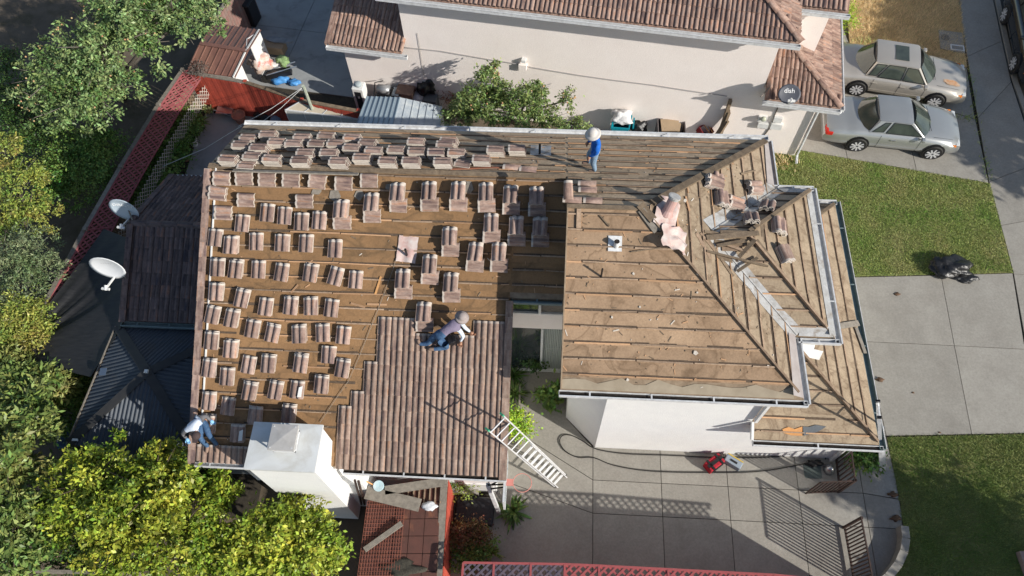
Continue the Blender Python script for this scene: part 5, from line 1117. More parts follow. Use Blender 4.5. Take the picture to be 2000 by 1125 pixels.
# lattice-topped fence along the bottom of the yard
bf=thing('side_fence','board fence with maroon and pink lattice top along the bottom of the side yard','fence',P(1200,1110,0))
FE=Vector((8.7,2.78,2.35))
bn=[P(905,1099,2.35),P(965,1100,2.35),P(1037,1101,2.35),P(1103,1102,2.35),P(1170,1105,2.35),P(1305,1112,2.35),P(1512,1123,2.35),FE]
for i in range(len(bn)-1):
    a,b=bn[i],bn[i+1]; lattice(bf,a,b,Vector((0,-.62,.06)),M_LATB if i<3 else M_LATP,pitch=.15,w=.05,fm=M_LATP)
    L=(b-a).length; d=(b-a).normalized()
    for k in range(int(L/.155)): c=a+d*(L*(k+.5)/int(L/.155)); mb=MB(); mb.box((c.x,c.y-.3,1.15),(.148,.02,2.3),math.atan2(d.y,d.x)); put('fence_board',mb,M_RED,bf)
# red fence by the small red shed
rf=thing('red_fence','red board fence with wide weathered cap beside the mesh-covered shed roof','fence',P(860,1050,0))
a,b=P(868,936,1.8),P(853,1180,1.8); mb=MB(); mb.bar(a,b,.17,.06); put('cap_rail',mb,M_GREYW,rf); L=(b-a).length; d=(b-a).normalized()
for k in range(int(L/.16)): c=a+d*(.16*(k+.5)); mb=MB(); mb.box((c.x+.1,c.y,.88),(.02,.152,1.75),math.atan2(d.y,d.x)-math.pi/2); put('fence_board',mb,M_RED,rf)
# bottom-left boundary boards
mb=MB(); mb.bar(P(-40,1112,1.6),P(280,1122,1.6),.06,.3); solo('boundary_fence',mb,M_GREYW,'grey fence rail along the bottom left edge behind the lemon tree','fence')
# iron gates
def gate(a,b,h,label,n,post=True):
    a=Vector(a);b=Vector(b); t=thing('iron_gate',label,'gate',a); Z=Vector((0,0,1))
    mb=MB(); mb.bar(a+Z*h,b+Z*h,.035,.035).bar(a+Z*.1,b+Z*.1,.05,.035).bar(a,a+Z*(h+.02),.035,.035,up=(1,0,0)).bar(b,b+Z*h,.035,.035,up=(1,0,0)); put('gate_frame',mb,M_IRON,t)
    if post: mb=MB(); mb.bar(a,a+Z*(h+.05),.06,.06,up=(1,0,0)); put('post',mb,M_IRON,t)
    for k in range(1,n): p=a.lerp(b,k/n); mb=MB(); mb.bar(p+Z*.1,p+Z*h,.03,.03,up=(1,0,0)); put('bar',mb,M_IRON,t)
gate(P(1647,1031),P(1668,1150),1.25,'straight iron gate panel at the right end of the side yard',17)
gate(P(1637,961),P(1574,964),1.2,'left leaf of the open iron gate near the garage corner',8)
gate(P(1638,960),P(1630,890),1.2,'right leaf of the open iron gate with wire junk leaning on it',8)
mb=MB(); c=P(1618,918); mb.lathe([(.16,.02),(.14,.12),(.08,.22),(.03,.26),(.001,.26)],c,14); solo('metal_bell',mb,M_STEEL,'dull metal cone standing beside the garage corner gate','metal cone',smooth=True)
# ------------------------------------------------------------------ sheds
sh=thing('garden_shed','brown ribbed metal garden shed with open white gable end','shed',P(440,110,0))
e1,e2,e3,e4=P(421,45,1.75),P(509,59,1.75),P(459,151,1.75),P(367,137,1.75); r1,r2=P(391,85,2.35),P(484,100,2.35)
M_SHB=mat('shed_brown',(.20,.10,.08),(.155,.08,.065),scale=3,rough=.5,spec=.4,stain=(.28,.15,.11),stainamt=.4)
for (a,b,c,d) in ((e1,e2,r2,r1),(r1,r2,e3,e4)):
    mb=MB(); mb.prism([a,b,c,d] if (b-a).cross(c-a).z>0 else [d,c,b,a],0,vec=(0,0,-.03)); rp=put('roof_panel',mb,M_SHB,sh)
    for k in range(8): t=(k+.0)/7; m=MB(); m.bar(a.lerp(b,t)+Vector((0,0,.012)),d.lerp(c,t)+Vector((0,0,.012)),.04,.035); put('rib',m,M_SHB,rp)
mb=MB(); mb.bar(r1+Vector((0,0,.02)),r2+Vector((0,0,.02)),.14,.03); put('ridge_cap',mb,M_SHB,sh)
g=lambda p,z=0: Vector((p.x,p.y,z)); k=Vector((-.05,0,0)); E2,E3,R2=e2+k,e3+k,r2+k
m1=E2.lerp(E3,.35);m2=E2.lerp(E3,.72)
mb=MB(); 
for (a,b,za,zb) in ((E2,m1,1.72,None),(m2,E3,None,1.72)):
    za=za or 2.1; zb=zb or 2.1; mb.prism([g(a),g(b),g(b,zb),g(a,za)],0,vec=(-.03,0,0))
mb.prism([g(m1,1.75),g(m2,1.75),g(m2,2.1),g(R2,2.33),g(m1,2.1)],0,vec=(-.03,0,0)); put('gable_wall',mb,M_WPAINT,sh)
mb=MB(); mb.prism([g(e4),g(e3),g(e3,1.72),g(e4,1.72)],0,vec=(0,.03,0)); mb.prism([g(e1),g(e4),g(e4,1.72),g(e1,1.72)],0,vec=(.03,0,0)); put('side_wall',mb,M_WPAINT,sh)
mb=MB(); mb.bar(g(E2,1.74),R2,.05,.1).bar(R2,g(E3,1.74),.05,.1); put('edge_trim',mb,M_WPAINT,sh)
# things stored in front of and inside the shed
def lump(name,px,z,r,sc,mt,lab,cat,seedn=0,amp=.25,detail=3):
    c=P(px[0],px[1],z); bm=bmesh.new(); bmesh.ops.create_icosphere(bm,subdivisions=detail,radius=1); rr=random.Random(seedn+int(px[0]))
    ph_=[rr.uniform(0,6) for _ in range(6)]
    for v in bm.verts:
        q=v.co; k=1+amp*(math.sin(q.x*4+ph_[0])*math.cos(q.y*5+ph_[1])+.5*math.sin(q.z*9+ph_[2]+q.x*7)+.3*math.sin(q.y*15+ph_[3])*math.sin(q.x*13+ph_[4]))
        v.co=Vector((q.x*sc[0],q.y*sc[1],max(-.55,q.z)*sc[2]))*r*k
    me=bpy.data.meshes.new(name); bm.to_mesh(me); bm.free(); me.materials.append(mt); me.polygons.foreach_set('use_smooth',[True]*len(me.polygons)); o=link(name,me,None,c+Vector((0,0,.5*sc[2]*r))); return tag(o,lab,cat)
M_BAG=mat('black_bag',(.014,.014,.015),rough=.38,spec=.5,bump=1,bscale=14); M_CARD=mat('cardboard',(.42,.31,.2),(.35,.26,.17),scale=4); M_BLUEB=mat('blue_plastic',(.05,.22,.55),(.1,.3,.6),scale=6,rough=.3); M_WBAG=mat('white_bag',(.72,.72,.72),(.6,.6,.6),scale=9,rough=.3,bump=.8,bscale=10)
lump('cloth_pile',(513,128),.5,.42,(1.0,.9,.9),mat('cloth_mixed',(.6,.42,.32),(.65,.62,.6),scale=5,stain=(.5,.08,.05),sscale=4,stainamt=.8),'heap of pale and red cloths spilling from the shed doorway','cloth pile',1)
mb=MB(); a=P(532,92,.35); mb.box(a,(1.0,.42,.35),-.15); t=solo('cardboard_box',mb,M_CARD,'long pale cardboard box on the concrete beside the shed','box',bevel=.01)
mb=MB(); c=P(545,77,.6); k=[(-.5,-.1),(-.2,-.16),(.3,-.12),(.55,0),(.3,.12),(-.2,.13),(-.5,.08)]; mb.prism([c+Vector((x,y-.15*x,0)) for x,y in k],0,vec=(0,0,-.05)); solo('board_pad',mb,mat('pad_grey',(.33,.35,.36),(.2,.22,.24),scale=5),'grey pointed ironing board top lying over the cardboard box','ironing board')
wb=thing('wheelbarrow','black wheelbarrow loaded with green netting in front of the shed','wheelbarrow',P(545,135))
c=P(548,140,.45); mb=MB(); mb.prism([c+Vector(v) for v in ((-.55,-.22,.0),(.35,.05,.0),(.3,.3,0),(-.5,.05,0))],0,vec=(.03,0,-.22)); put('tray',mb,M_BLACK,wb,bevel=.01)
mb=MB(); mb.tube([c+Vector((-.5,-.2,0)),c+Vector((.6,.2,.1))],.02,6).tube([c+Vector((-.5,.05,0)),c+Vector((.5,.42,.1))],.02,6); put('handle',mb,M_STEEL,wb)
mb=MB(); mb.lathe([(.17,-.04),(.19,0),(.17,.04)],c+Vector((-.6,-.15,-.25)),16,M=Matrix.Rotation(math.pi/2,3,'X')); put('wheel',mb,M_RUB,wb)
lump('netting',(552,121),.5,.24,(1,1,.5),mat('net_green',(.12,.22,.07),(.3,.4,.2),scale=18),'bundle of pale green netting on the wheelbarrow','netting',2,.4)
mb=MB(); c=P(540,128,.4); mb.box(c,(.4,.25,.3),.4); solo('white_crate',mb,M_WPAINT,'small white crate behind the wheelbarrow','crate',bevel=.01)
lump('blue_bag',(548,158),.05,.3,(1.1,.7,.5),M_BLUEB,'crumpled blue plastic sheet by the red fence','plastic sheet',3); lump('blue_bag',(575,163),.05,.22,(1.1,.7,.4),M_BLUEB,'small pale blue plastic bag beside the crumpled blue sheet','plastic bag',4)
bn_=thing('trash_bin','black wheeled bin with domed lid near the weathered fence','bin',P(493,42))
c=P(493,42); mb=MB(); mb.box(c+Vector((0,0,.5)),(.58,.62,1.0),-.2); put('body',mb,M_BLACK,bn_,bevel=.05); mb=MB(); mb.box(c+Vector((0,0,1.06)),(.66,.72,.1),-.2); put('lid',mb,mat('bin_lid',(.03,.035,.04),rough=.4),bn_,bevel=.04); mb=MB(); mb.tube([c+Vector((-.25,.38,1.0)),c+Vector((.25,.36,1.0))],.025,6); put('handle',mb,M_BLACK,bn_)
# cabinet, grill, box, bags along the pink wall
def G0(x,y,z): p=P(x,y,z); return Vector((p.x,p.y,0))
wc=thing('water_cooler','tall white cabinet with black front at the corner of the pink wall','cabinet',G0(699,164,1.3))
c=G0(699,164,1.3); mb=MB(); mb.box(c+Vector((0,0,.62)),(.42,.4,1.24),NR); put('body',mb,M_WPAINT,wc,bevel=.03); mb=MB(); mb.box(c+Vector((-.02,-.205,.6)),(.22,.02,1.0),NR); put('front_panel',mb,M_BLACK,wc); mb=MB(); mb.lathe([(.12,1.24),(.13,1.32),(.09,1.36),(.001,1.36)],c,14); put('bottle_seat',mb,M_GREYT,wc,smooth=True); mb=MB(); mb.box(c+Vector((-.02,-.22,.85)),(.07,.01,.08),NR); put('sticker',mb,M_WPAINT,wc)
gl=thing('barbecue','black barbecue with grey lid and side shelf against the pink wall','barbecue',G0(753,172,1.15)); c=G0(753,172,1.15)
mb=MB(); mb.box(c+Vector((0,0,.5)),(.75,.45,.96),NR); put('cabinet',mb,M_BLACK,gl,bevel=.02); mb=MB(); mb.tube([c+Vector((-.3,.05,1.05)),c+Vector((.15,0,1.05))],.17,12); put('hood',mb,mat('hood_grey',(.3,.31,.32),rough=.35,metal=.4),gl,smooth=True); mb=MB(); mb.box(c+Vector((.36,-.02,1.0)),(.25,.4,.03),NR); put('side_shelf',mb,M_GREYT,gl); mb=MB(); mb.tube([c+Vector((-.45,-.1,.9)),c+Vector((-.4,.2,1.2)),c+Vector((-.1,.25,1.25))],.02,6); put('handle',mb,M_BLACK,gl)
mb=MB(); c=G0(791,174,1.05); mb.box(c+Vector((0,0,.52)),(.62,.5,1.04),NR); o=solo('wooden_box',mb,mat('brown_board',(.26,.17,.13),(.2,.13,.1),scale=6),'brown wooden box between the barbecue and the black bag','box',bevel=.01)
lump('garbage_bag',(836,175),.85,.36,(1,.9,1),M_BAG,'shiny black garbage bag on the bin between box and dry bush','garbage bag',5)
mb=MB(); c=G0(815,186,.85); mb.lathe([(.2,0),(.24,.4),(.22,.85),(.001,.87)],c,14); solo('grey_bag',mb,mat('bag_lilac',(.34,.34,.38),(.45,.45,.5),scale=5,rough=.4),'lilac-grey sack below the black garbage bag','sack',smooth=True)
mb=MB(); c=G0(840,190,.8); mb.box(c+Vector((0,0,.4)),(.5,.4,.8),NR); solo('grey_crate',mb,mat('crate_grey',(.13,.14,.15)),'dark grey crate under the black garbage bag','crate',bevel=.02)
# teal bin, black bag, carton, red crate
tb=thing('recycling_bin','teal plastic tub heaped with white bags by the pink wall','bin',G0(1214,237,1.2)); c=G0(1214,237,1.2)
mb=MB(); pr=[(.22,0),(.30,.86),(.33,.88),(.33,.93),(.28,.93),(.24,.6)]; mb.lathe(pr,c,4,M=Matrix.Rotation(math.pi/4-.12,3,'Z')@Matrix.Diagonal((1.45,1.3,1.3))); put('tub',mb,mat('teal_plastic',(.0,.20,.26),rough=.4),tb,bevel=.01)
mb=MB(); mb.box(c+Vector((.42,.0,1.12)),(.05,.45,.06),-.1); put('handle',mb,mat('teal_plastic',(.0,.20,.26)),tb)
lump('white_bag',(1213,232),1.12,.31,(1.05,.95,.6),M_WBAG,'white crumpled plastic bag filling the teal tub','plastic bag',6,.35)
lump('garbage_bag',(1247,256),.45,.28,(1,.8,1),M_BAG,'small black bag on the ground right of the teal tub','garbage bag',7)
cb=thing('cardboard_bin','dark crate with a flattened cardboard carton standing in it','crate',P(1312,266)); c=G0(1312,246,1.0)
mb=MB()
for sx,sy,w,d in ((-.46,0,.03,.66),(.46,0,.03,.66),(0,-.33,.92,.03),(0,.33,.92,.03)): mb.box(c+Vector((sx,sy,.5)),(w,d,1.0),0)
put('crate',mb,mat('crate_mauve',(.14,.12,.12)),cb); mb=MB(); mb.box(c+Vector((-.05,.05,.98)),(.62,.5,.05),.05); mb.box(c+Vector((.2,0,.95)),(.2,.3,.1),-.2); put('carton',mb,M_CARD,cb)
rc=thing('milk_crate','tipped red plastic crate with white bands near the dark post','crate',P(1377,268)); c=P(1377,256,.75); Mx=Matrix.Translation(c)@Matrix.Rotation(.6,4,'Z')@Matrix.Rotation(.35,4,'X')
mb=MB()
for sx,sy,w,d in ((-.19,0,.02,.38),(.19,0,.02,.38),(0,-.19,.38,.02),(0,.19,.38,.02)): mb.box((sx,sy,.0),(w,d,.3),M=Mx)
put('crate_body',mb,mat('crate_red',(.25,.03,.03)),rc); mb=MB(); mb.box((0,0,-.36),(.3,.3,.4),M=Mx); put('crate_stand',mb,M_OLDW,rc); mb=MB(); mb.box((0,0,.16),(.03,.4,.02),M=Mx); mb.box((.12,0,.16),(.02,.4,.02),M=Mx); put('band',mb,M_WOOD,rc)
mb=MB(); a=onv(1427,195,.08); b=onv(1405,262,-.05); mb.bar(a,b,.12,.1); mb.bar(onv(1424,216,.08),onv(1402,272,-.1),.26,.08); mb.bar(onv(1420,235,-.05),onv(1396,272,-.25),.16,.1); solo('dark_post',mb,M_OLDW,'dark splintered post leaning on the pink wall beside the meters','post')
# greenhouse and white shed
gh=thing('greenhouse','low white-framed greenhouse with clouded panels behind the gutter','greenhouse',P(620,240))
b1,b2_=P(585,199,1.75),P(708,216,1.75); m1_,m2_=P(557,215,1.45),P(701,233,1.45); f1_,f2_=Vector((m1_.x,m1_.y-.02,0)),Vector((m2_.x,m2_.y-.02,0))
M_POLY=mat('clouded_pane',(.60,.52,.40),(.52,.45,.35),scale=2,rough=.25,spec=.6); M_POLB=mat('clouded_pane_front',(.55,.55,.50),(.48,.49,.46),scale=2,rough=.25,spec=.6)
for i in range(4):
    a=i/4;b=(i+1)/4; mb=MB(); mb.prism([m1_.lerp(m2_,a),m1_.lerp(m2_,b),b1.lerp(b2_,b),b1.lerp(b2_,a)],0,vec=(0,0,-.01)); put('pane',mb,M_POLY,gh)
    mb=MB(); mb.prism([f1_.lerp(f2_,a),f1_.lerp(f2_,b),m1_.lerp(m2_,b),m1_.lerp(m2_,a)],0,vec=(0,.01,0)); put('pane',mb,M_POLB,gh)
mb=MB(); Zq=Vector((0,0,.01))
for i in range(5): t=i/4; mb.bar(m1_.lerp(m2_,t)+Zq,b1.lerp(b2_,t)+Zq,.03,.03).bar(f1_.lerp(f2_,t),m1_.lerp(m2_,t),.03,.03,up=(0,1,0))
mb.bar(m1_+Zq,m2_+Zq,.05,.05).bar(b1+Zq,b2_+Zq,.04,.04); put('frame_bars',mb,M_GUTT,gh)
mb=MB(); mb.prism([Vector((b1.x,b1.y,0)),Vector((m1_.x,m1_.y,0)),m1_,b1],0,vec=(.01,0,0)); put('end_panel',mb,M_POLB,gh)
ws=thing('metal_shed','pale blue-grey ribbed metal shed roof with worn right half','shed',P(780,235))
w1,w2,w3=P(717,188,1.9),P(781,190,2.15),P(863,208,1.85); v1,v2,v3=P(694,250,1.9),P(765,254,2.15),P(857,262,1.85)
M_WSH1=mat('shed_paleblue',(.42,.49,.53),(.36,.43,.47),scale=3,rough=.4); M_WSH2=mat('shed_worn',(.30,.35,.40),(.48,.52,.54),scale=3,rough=.4,stain=(.6,.62,.6),sscale=5,stainamt=.5)
mb=MB(); mb.prism([v1,v2,w2,w1],0,vec=(0,0,-.03)); r=put('roof_panel',mb,M_WSH1,ws)
for k in range(8): t=k/7; m=MB(); m.bar(v1.lerp(v2,t)+Vector((0,0,.012)),w1.lerp(w2,t)+Vector((0,0,.012)),.025,.03); put('rib',m,mat('rib_dark',(.2,.26,.31)),r)
mb=MB(); mb.prism([v2,v3,w3,w2],0,vec=(0,0,-.03)); r=put('roof_panel',mb,M_WSH2,ws)
for k in range(7): t=k/6; m=MB(); m.bar(v2.lerp(v3,t)+Vector((0,0,.012)),w2.lerp(w3,t)+Vector((0,0,.012)),.02,.022); put('rib',m,M_WSH2,r)
mb=MB(); mb.prism([g(v1,0),g(v3,0),g(v3,1.8),g(v1,1.85)],0,vec=(0,.03,0)); mb.prism([g(v3),g(w3),g(w3,1.8),g(v3,1.8)],0,vec=(-.03,0,0)); put('side_wall',mb,M_WSH2,ws)
# small shed with mesh-covered red roof at the bottom
rs=thing('small_shed','low shed with rusty red roof half covered in wire mesh','shed',P(780,1060))
q=[P(722,950,1.75),P(862,948,1.75),P(850,1190,2.0),P(690,1190,2.0)]; M_RUST=mat('rusty_red',(.15,.065,.05),(.10,.05,.04),scale=3,rough=.7,stain=(.32,.13,.07),stainamt=.5,sscale=2)
for j in range(7):
    for i in range(5):
        a=lambda s,t: q[0].lerp(q[1],s).lerp(q[3].lerp(q[2],s),t)
        s0,s1,t0,t1=i/5+.004,(i+1)/5-.004,j/7+.003,(j+1)/7-.003; mb=MB(); mb.prism([a(s0,t1),a(s1,t1),a(s1,t0),a(s0,t0)],0,vec=(0,0,-.03)); put('roof_panel',mb,M_RUST,rs)
mb=MB(); mb.prism([a(0,1)-Vector((0,0,.035)),a(1,1)-Vector((0,0,.035)),a(1,0)-Vector((0,0,.035)),a(0,0)-Vector((0,0,.035))],0,vec=(0,0,-.02)); put('roof_base',mb,M_OLDW,rs)
mb=MB()
for k in range(28): t=.13+.87*k/27; mb.bar(a(.0,t)+Vector((0,0,.02)),a(.52,t)+Vector((0,0,.02)),.007,.007)
for k in range(16): s=.52*k/15; mb.bar(a(s,.13)+Vector((0,0,.026)),a(s,1)+Vector((0,0,.026)),.007,.007)
o=put('wire_mesh',mb,mat('mesh_rust',(.34,.12,.08)),rs); o['kind']='stuff'
mb=MB()
for k in range(9): s=.4+.6*k/8; mb.bar(a(s,.0)+Vector((0,0,.03)),a(s,.16)+Vector((0,0,.03)),.03,.03)
put('stacked_laths',mb,M_BATO,rs)
mb=MB(); mb.box(((q[0].x+q[1].x)/2,(q[0].y+q[3].y)/2,.85),(1.7,2.4,1.7)); put('shed_wall',mb,M_RED,rs)
for (x1,y1_,x2,y2_,w,l) in ((715,962,820,987,.32,'wide grey plank lying across the top of the mesh-covered shed'),(752,958,872,940,.22,'pale tapered plank under the gutter above the small shed'),(712,1074,785,1022,.13,'narrow grey plank lying diagonally on the wire mesh')):
    mb=MB(); mb.bar(P(x1,y1_,1.95),P(x2,y2_,1.95),w,.04); solo('plank',mb,M_GREYW,l,'plank')
lump('white_cloth',(838,989),1.85,.17,(1.1,.7,.3),mat('cloth_white',(.55,.58,.6),(.7,.7,.72),scale=9),'white folded cloth on the red shed roof','cloth',8,.2)
lump('leaf_litter',(790,1115),1.85,.5,(1.1,.5,.15),mat('litter',(.03,.028,.022),(.09,.08,.06),scale=25),'dark heap of leaf litter on the lower shed roof','leaf litter',9,.3)
bk=thing('bucket','white and blue bucket seen from above beside the shed planks','bucket',P(742,953,1.75)); c=P(742,953,1.78); mb=MB(); mb.lathe([(.12,0),(.14,.22),(.13,.22),(.001,.2)],c,16); put('pail',mb,mat('pail_blue',(.35,.55,.62),(.6,.65,.66),scale=7),bk,smooth=True)
mb=MB(); mb.bar(P(705,935,2.2),P(735,950,1.9),.03,.03); solo('broom_handle',mb,M_WOOD,'short orange stick beside the bucket','stick')
mb=MB(); mb.tube([P(700,940,3.4),P(712,985,.4)],.035,6).tube([P(693,938,3.4),P(706,985,.3)],.03,6); solo('downspout',mb,M_IRON,'pair of dark pipes at the foot of the low wing gutter','pipe')
# ------------------------------------------------------------------ basketball hoop
bh=thing('basketball_hoop','portable basketball hoop with red ring seen from above','basketball hoop',P(940,1005))
rimc=P(1020,943,2.75); 
mb=MB(); n=28; mb.tube([rimc+Vector((.225*math.cos(2*math.pi*k/n),.225*math.sin(2*math.pi*k/n),0)) for k in range(n+1)],.009,6); put('rim',mb,mat('rim_red',(.62,.24,.2)),bh,smooth=True)
bx=rimc.x-.4; mb=MB(); mb.box((bx,rimc.y,2.95),(.035,1.18,.78)); bb=put('backboard',mb,mat('board_clear',(.35,.4,.42),rough=.15),bh); 
mb=MB(); mb.box((bx,rimc.y,3.35),(.05,1.2,.03)).box((bx,rimc.y-.6,2.95),(.05,.03,.8)).box((bx,rimc.y+.6,2.95),(.05,.03,.8)).box((bx,rimc.y,2.56),(.05,1.2,.03)); put('board_frame',mb,M_GUTT,bh)
mb=MB(); mb.box((bx+.1,rimc.y,2.73),(.16,.16,.05)); put('rim_bracket',mb,mat('rim_red',(.7,.16,.13)),bh)
pb=P(975,1003); pb=Vector((pb.x,pb.y,.15)); pt_=Vector((bx-.42,rimc.y-.12,2.9)); mb=MB(); mb.bar(pb,pt_,.09,.09); put('pole',mb,M_GUTT,bh)
mb=MB()
for s in(-.12,.12):
    for z1,z2 in ((2.75,2.7),(3.0,3.1)): mb.bar(Vector((bx,rimc.y+s,z1)),Vector((pt_.x,pt_.y+s*.3,z2-.1)),.03,.04)
put('arm',mb,M_BLACK,bh)
mb=MB(); c=P(928,1000); mb.box(c+Vector((0,0,.12)),(1.05,.72,.24),-.05); put('base',mb,mat('base_black',(.02,.022,.026),(.03,.03,.035),scale=5,rough=.5),bh,bevel=.04)
wx=thing('white_chest','white chest on the paving under the gutter next to the hoop','chest',P(948,950)); c=P(948,950); mb=MB(); mb.box(c+Vector((-.1,.1,.4)),(.75,.5,.8),0); put('body',mb,M_WPAINT,wx,bevel=.02); mb=MB(); mb.box(c+Vector((-.1,.1,.82)),(.79,.54,.04),0); put('lid',mb,M_WPAINT,wx)
mb=MB(); c=P(905,955); mb.box(c+Vector((0,.05,.15)),(.9,.5,.3)); solo('planter',mb,M_CONC,'low grey planter box under the gutter end','planter',bevel=.01)
# hose, bag, toolbox
hp=[(1612,897),(1613,884),(1590,882),(1560,885),(1500,893),(1400,893),(1300,889),(1220,886),(1165,877),(1140,862),(1118,851),(1100,850),(1093,862),(1103,880),(1128,893),(1160,894),(1200,909),(1270,920),(1380,923),(1480,921),(1560,908),(1600,900)]
def smoothpath(pts,k=4):
    out=[]; n=len(pts)
    for i in range(n-1):
        p0,p1,p2,p3=pts[max(i-1,0)],pts[i],pts[i+1],pts[min(i+2,n-1)]
        for j in range(k):
            t=j/k; out.append(.5*((2*p1)+(p2-p0)*t+(2*p0-5*p1+4*p2-p3)*t*t+(3*p1-p0-3*p2+p3)*t**3))
    return out+[pts[-1]]
mb=MB(); mb.tube(smoothpath([P(x,y,.03) for x,y in hp]),.015,7); solo('hose',mb,M_RUB,'long black hose looped across the side yard paving','hose',smooth=True)
tg=thing('tool_bag','red and black open tool bag by the white wall','tool bag',P(1392,915)); c=P(1392,908); Mx=Matrix.Translation(c)@Matrix.Rotation(-.9,4,'Z')
mb=MB(); mb.box((0,0,.15),(.3,.52,.3),M=Mx); put('body',mb,mat('bag_red',(.45,.02,.04),(.35,.02,.03),scale=8,bump=.5),tg,bevel=.03)
mb=MB(); mb.box((0,0,.31),(.1,.5,.03),M=Mx); mb.box((0,-.15,.3),(.32,.06,.05),M=Mx); mb.box((0,.15,.3),(.32,.06,.05),M=Mx); mb.box((.16,0,.14),(.03,.4,.2),M=Mx); put('straps',mb,M_BLACK,tg)
tx=thing('toolbox','grey-blue toolbox with yellow edge beside the red tool bag','toolbox',P(1430,910)); c=P(1430,905); Mx=Matrix.Translation(c)@Matrix.Rotation(-.55,4,'Z'); mb=MB(); mb.box((0,0,.12),(.48,.24,.24),M=Mx); put('body',mb,mat('box_grey',(.28,.33,.38),rough=.4),tx,bevel=.02); mb=MB(); mb.box((0,.1,.245),(.46,.03,.02),M=Mx); put('edge_strip',mb,mat('yellow_plastic',(.6,.42,.08)),tx); mb=MB(); mb.box((0,-.02,.247),(.2,.06,.015),M=Mx); put('handle',mb,M_BLACK,tx)
lump('cable_coil',(1590,905),.05,.14,(1.6,.6,.5),M_RUB,'small tangle of black hose end near the iron gate','hose end',11,.4)
# black tarp bundle + litter on the driveway
lump('tarp_bundle',(1855,524),.08,.5,(1.25,.75,.42),M_BAG,'crumpled black tarp bundle lying on the driveway edge','tarp',12,.22,4)
lump('tarp_tail',(1885,543),.0,.28,(1.3,.7,.3),M_BAG,'loose corner of the black tarp trailing on the driveway','tarp',13,.2,4)
for i,(x,y,s,lb) in enumerate([(1752,575,.11,'grey ball of dead leaves below the tarp on the driveway'),(1718,742,.15,'brown bark scrap on the driveway joint beside the gutter'),(1783,767,.05,'small dark chip on the driveway'),(1743,966,.16,'brown stone at the lawn edge, upper of two'),(1749,1012,.16,'brown stone at the lawn edge, lower of two'),(1835,845,.05,'tiny dark chip at the driveway bottom edge')]):
    lump('leaf_clump' if i==0 else 'debris_scrap',(x,y),.0,s,(.8,.5,.25),mat('scrap_brown',(.10,.06,.035),(.15,.09,.055),scale=12),lb,'debris',20+i,.4,2)
mb=MB(); c=P(1992,1090); mb.box(c+Vector((.1,-.3,.1)),(.28,.9,.2),.1); solo('brick_edging',mb,mat('brick_pale',(.35,.25,.22),(.25,.18,.16),scale=8),'pale brick edging at the lower right corner of the lawn','edging')
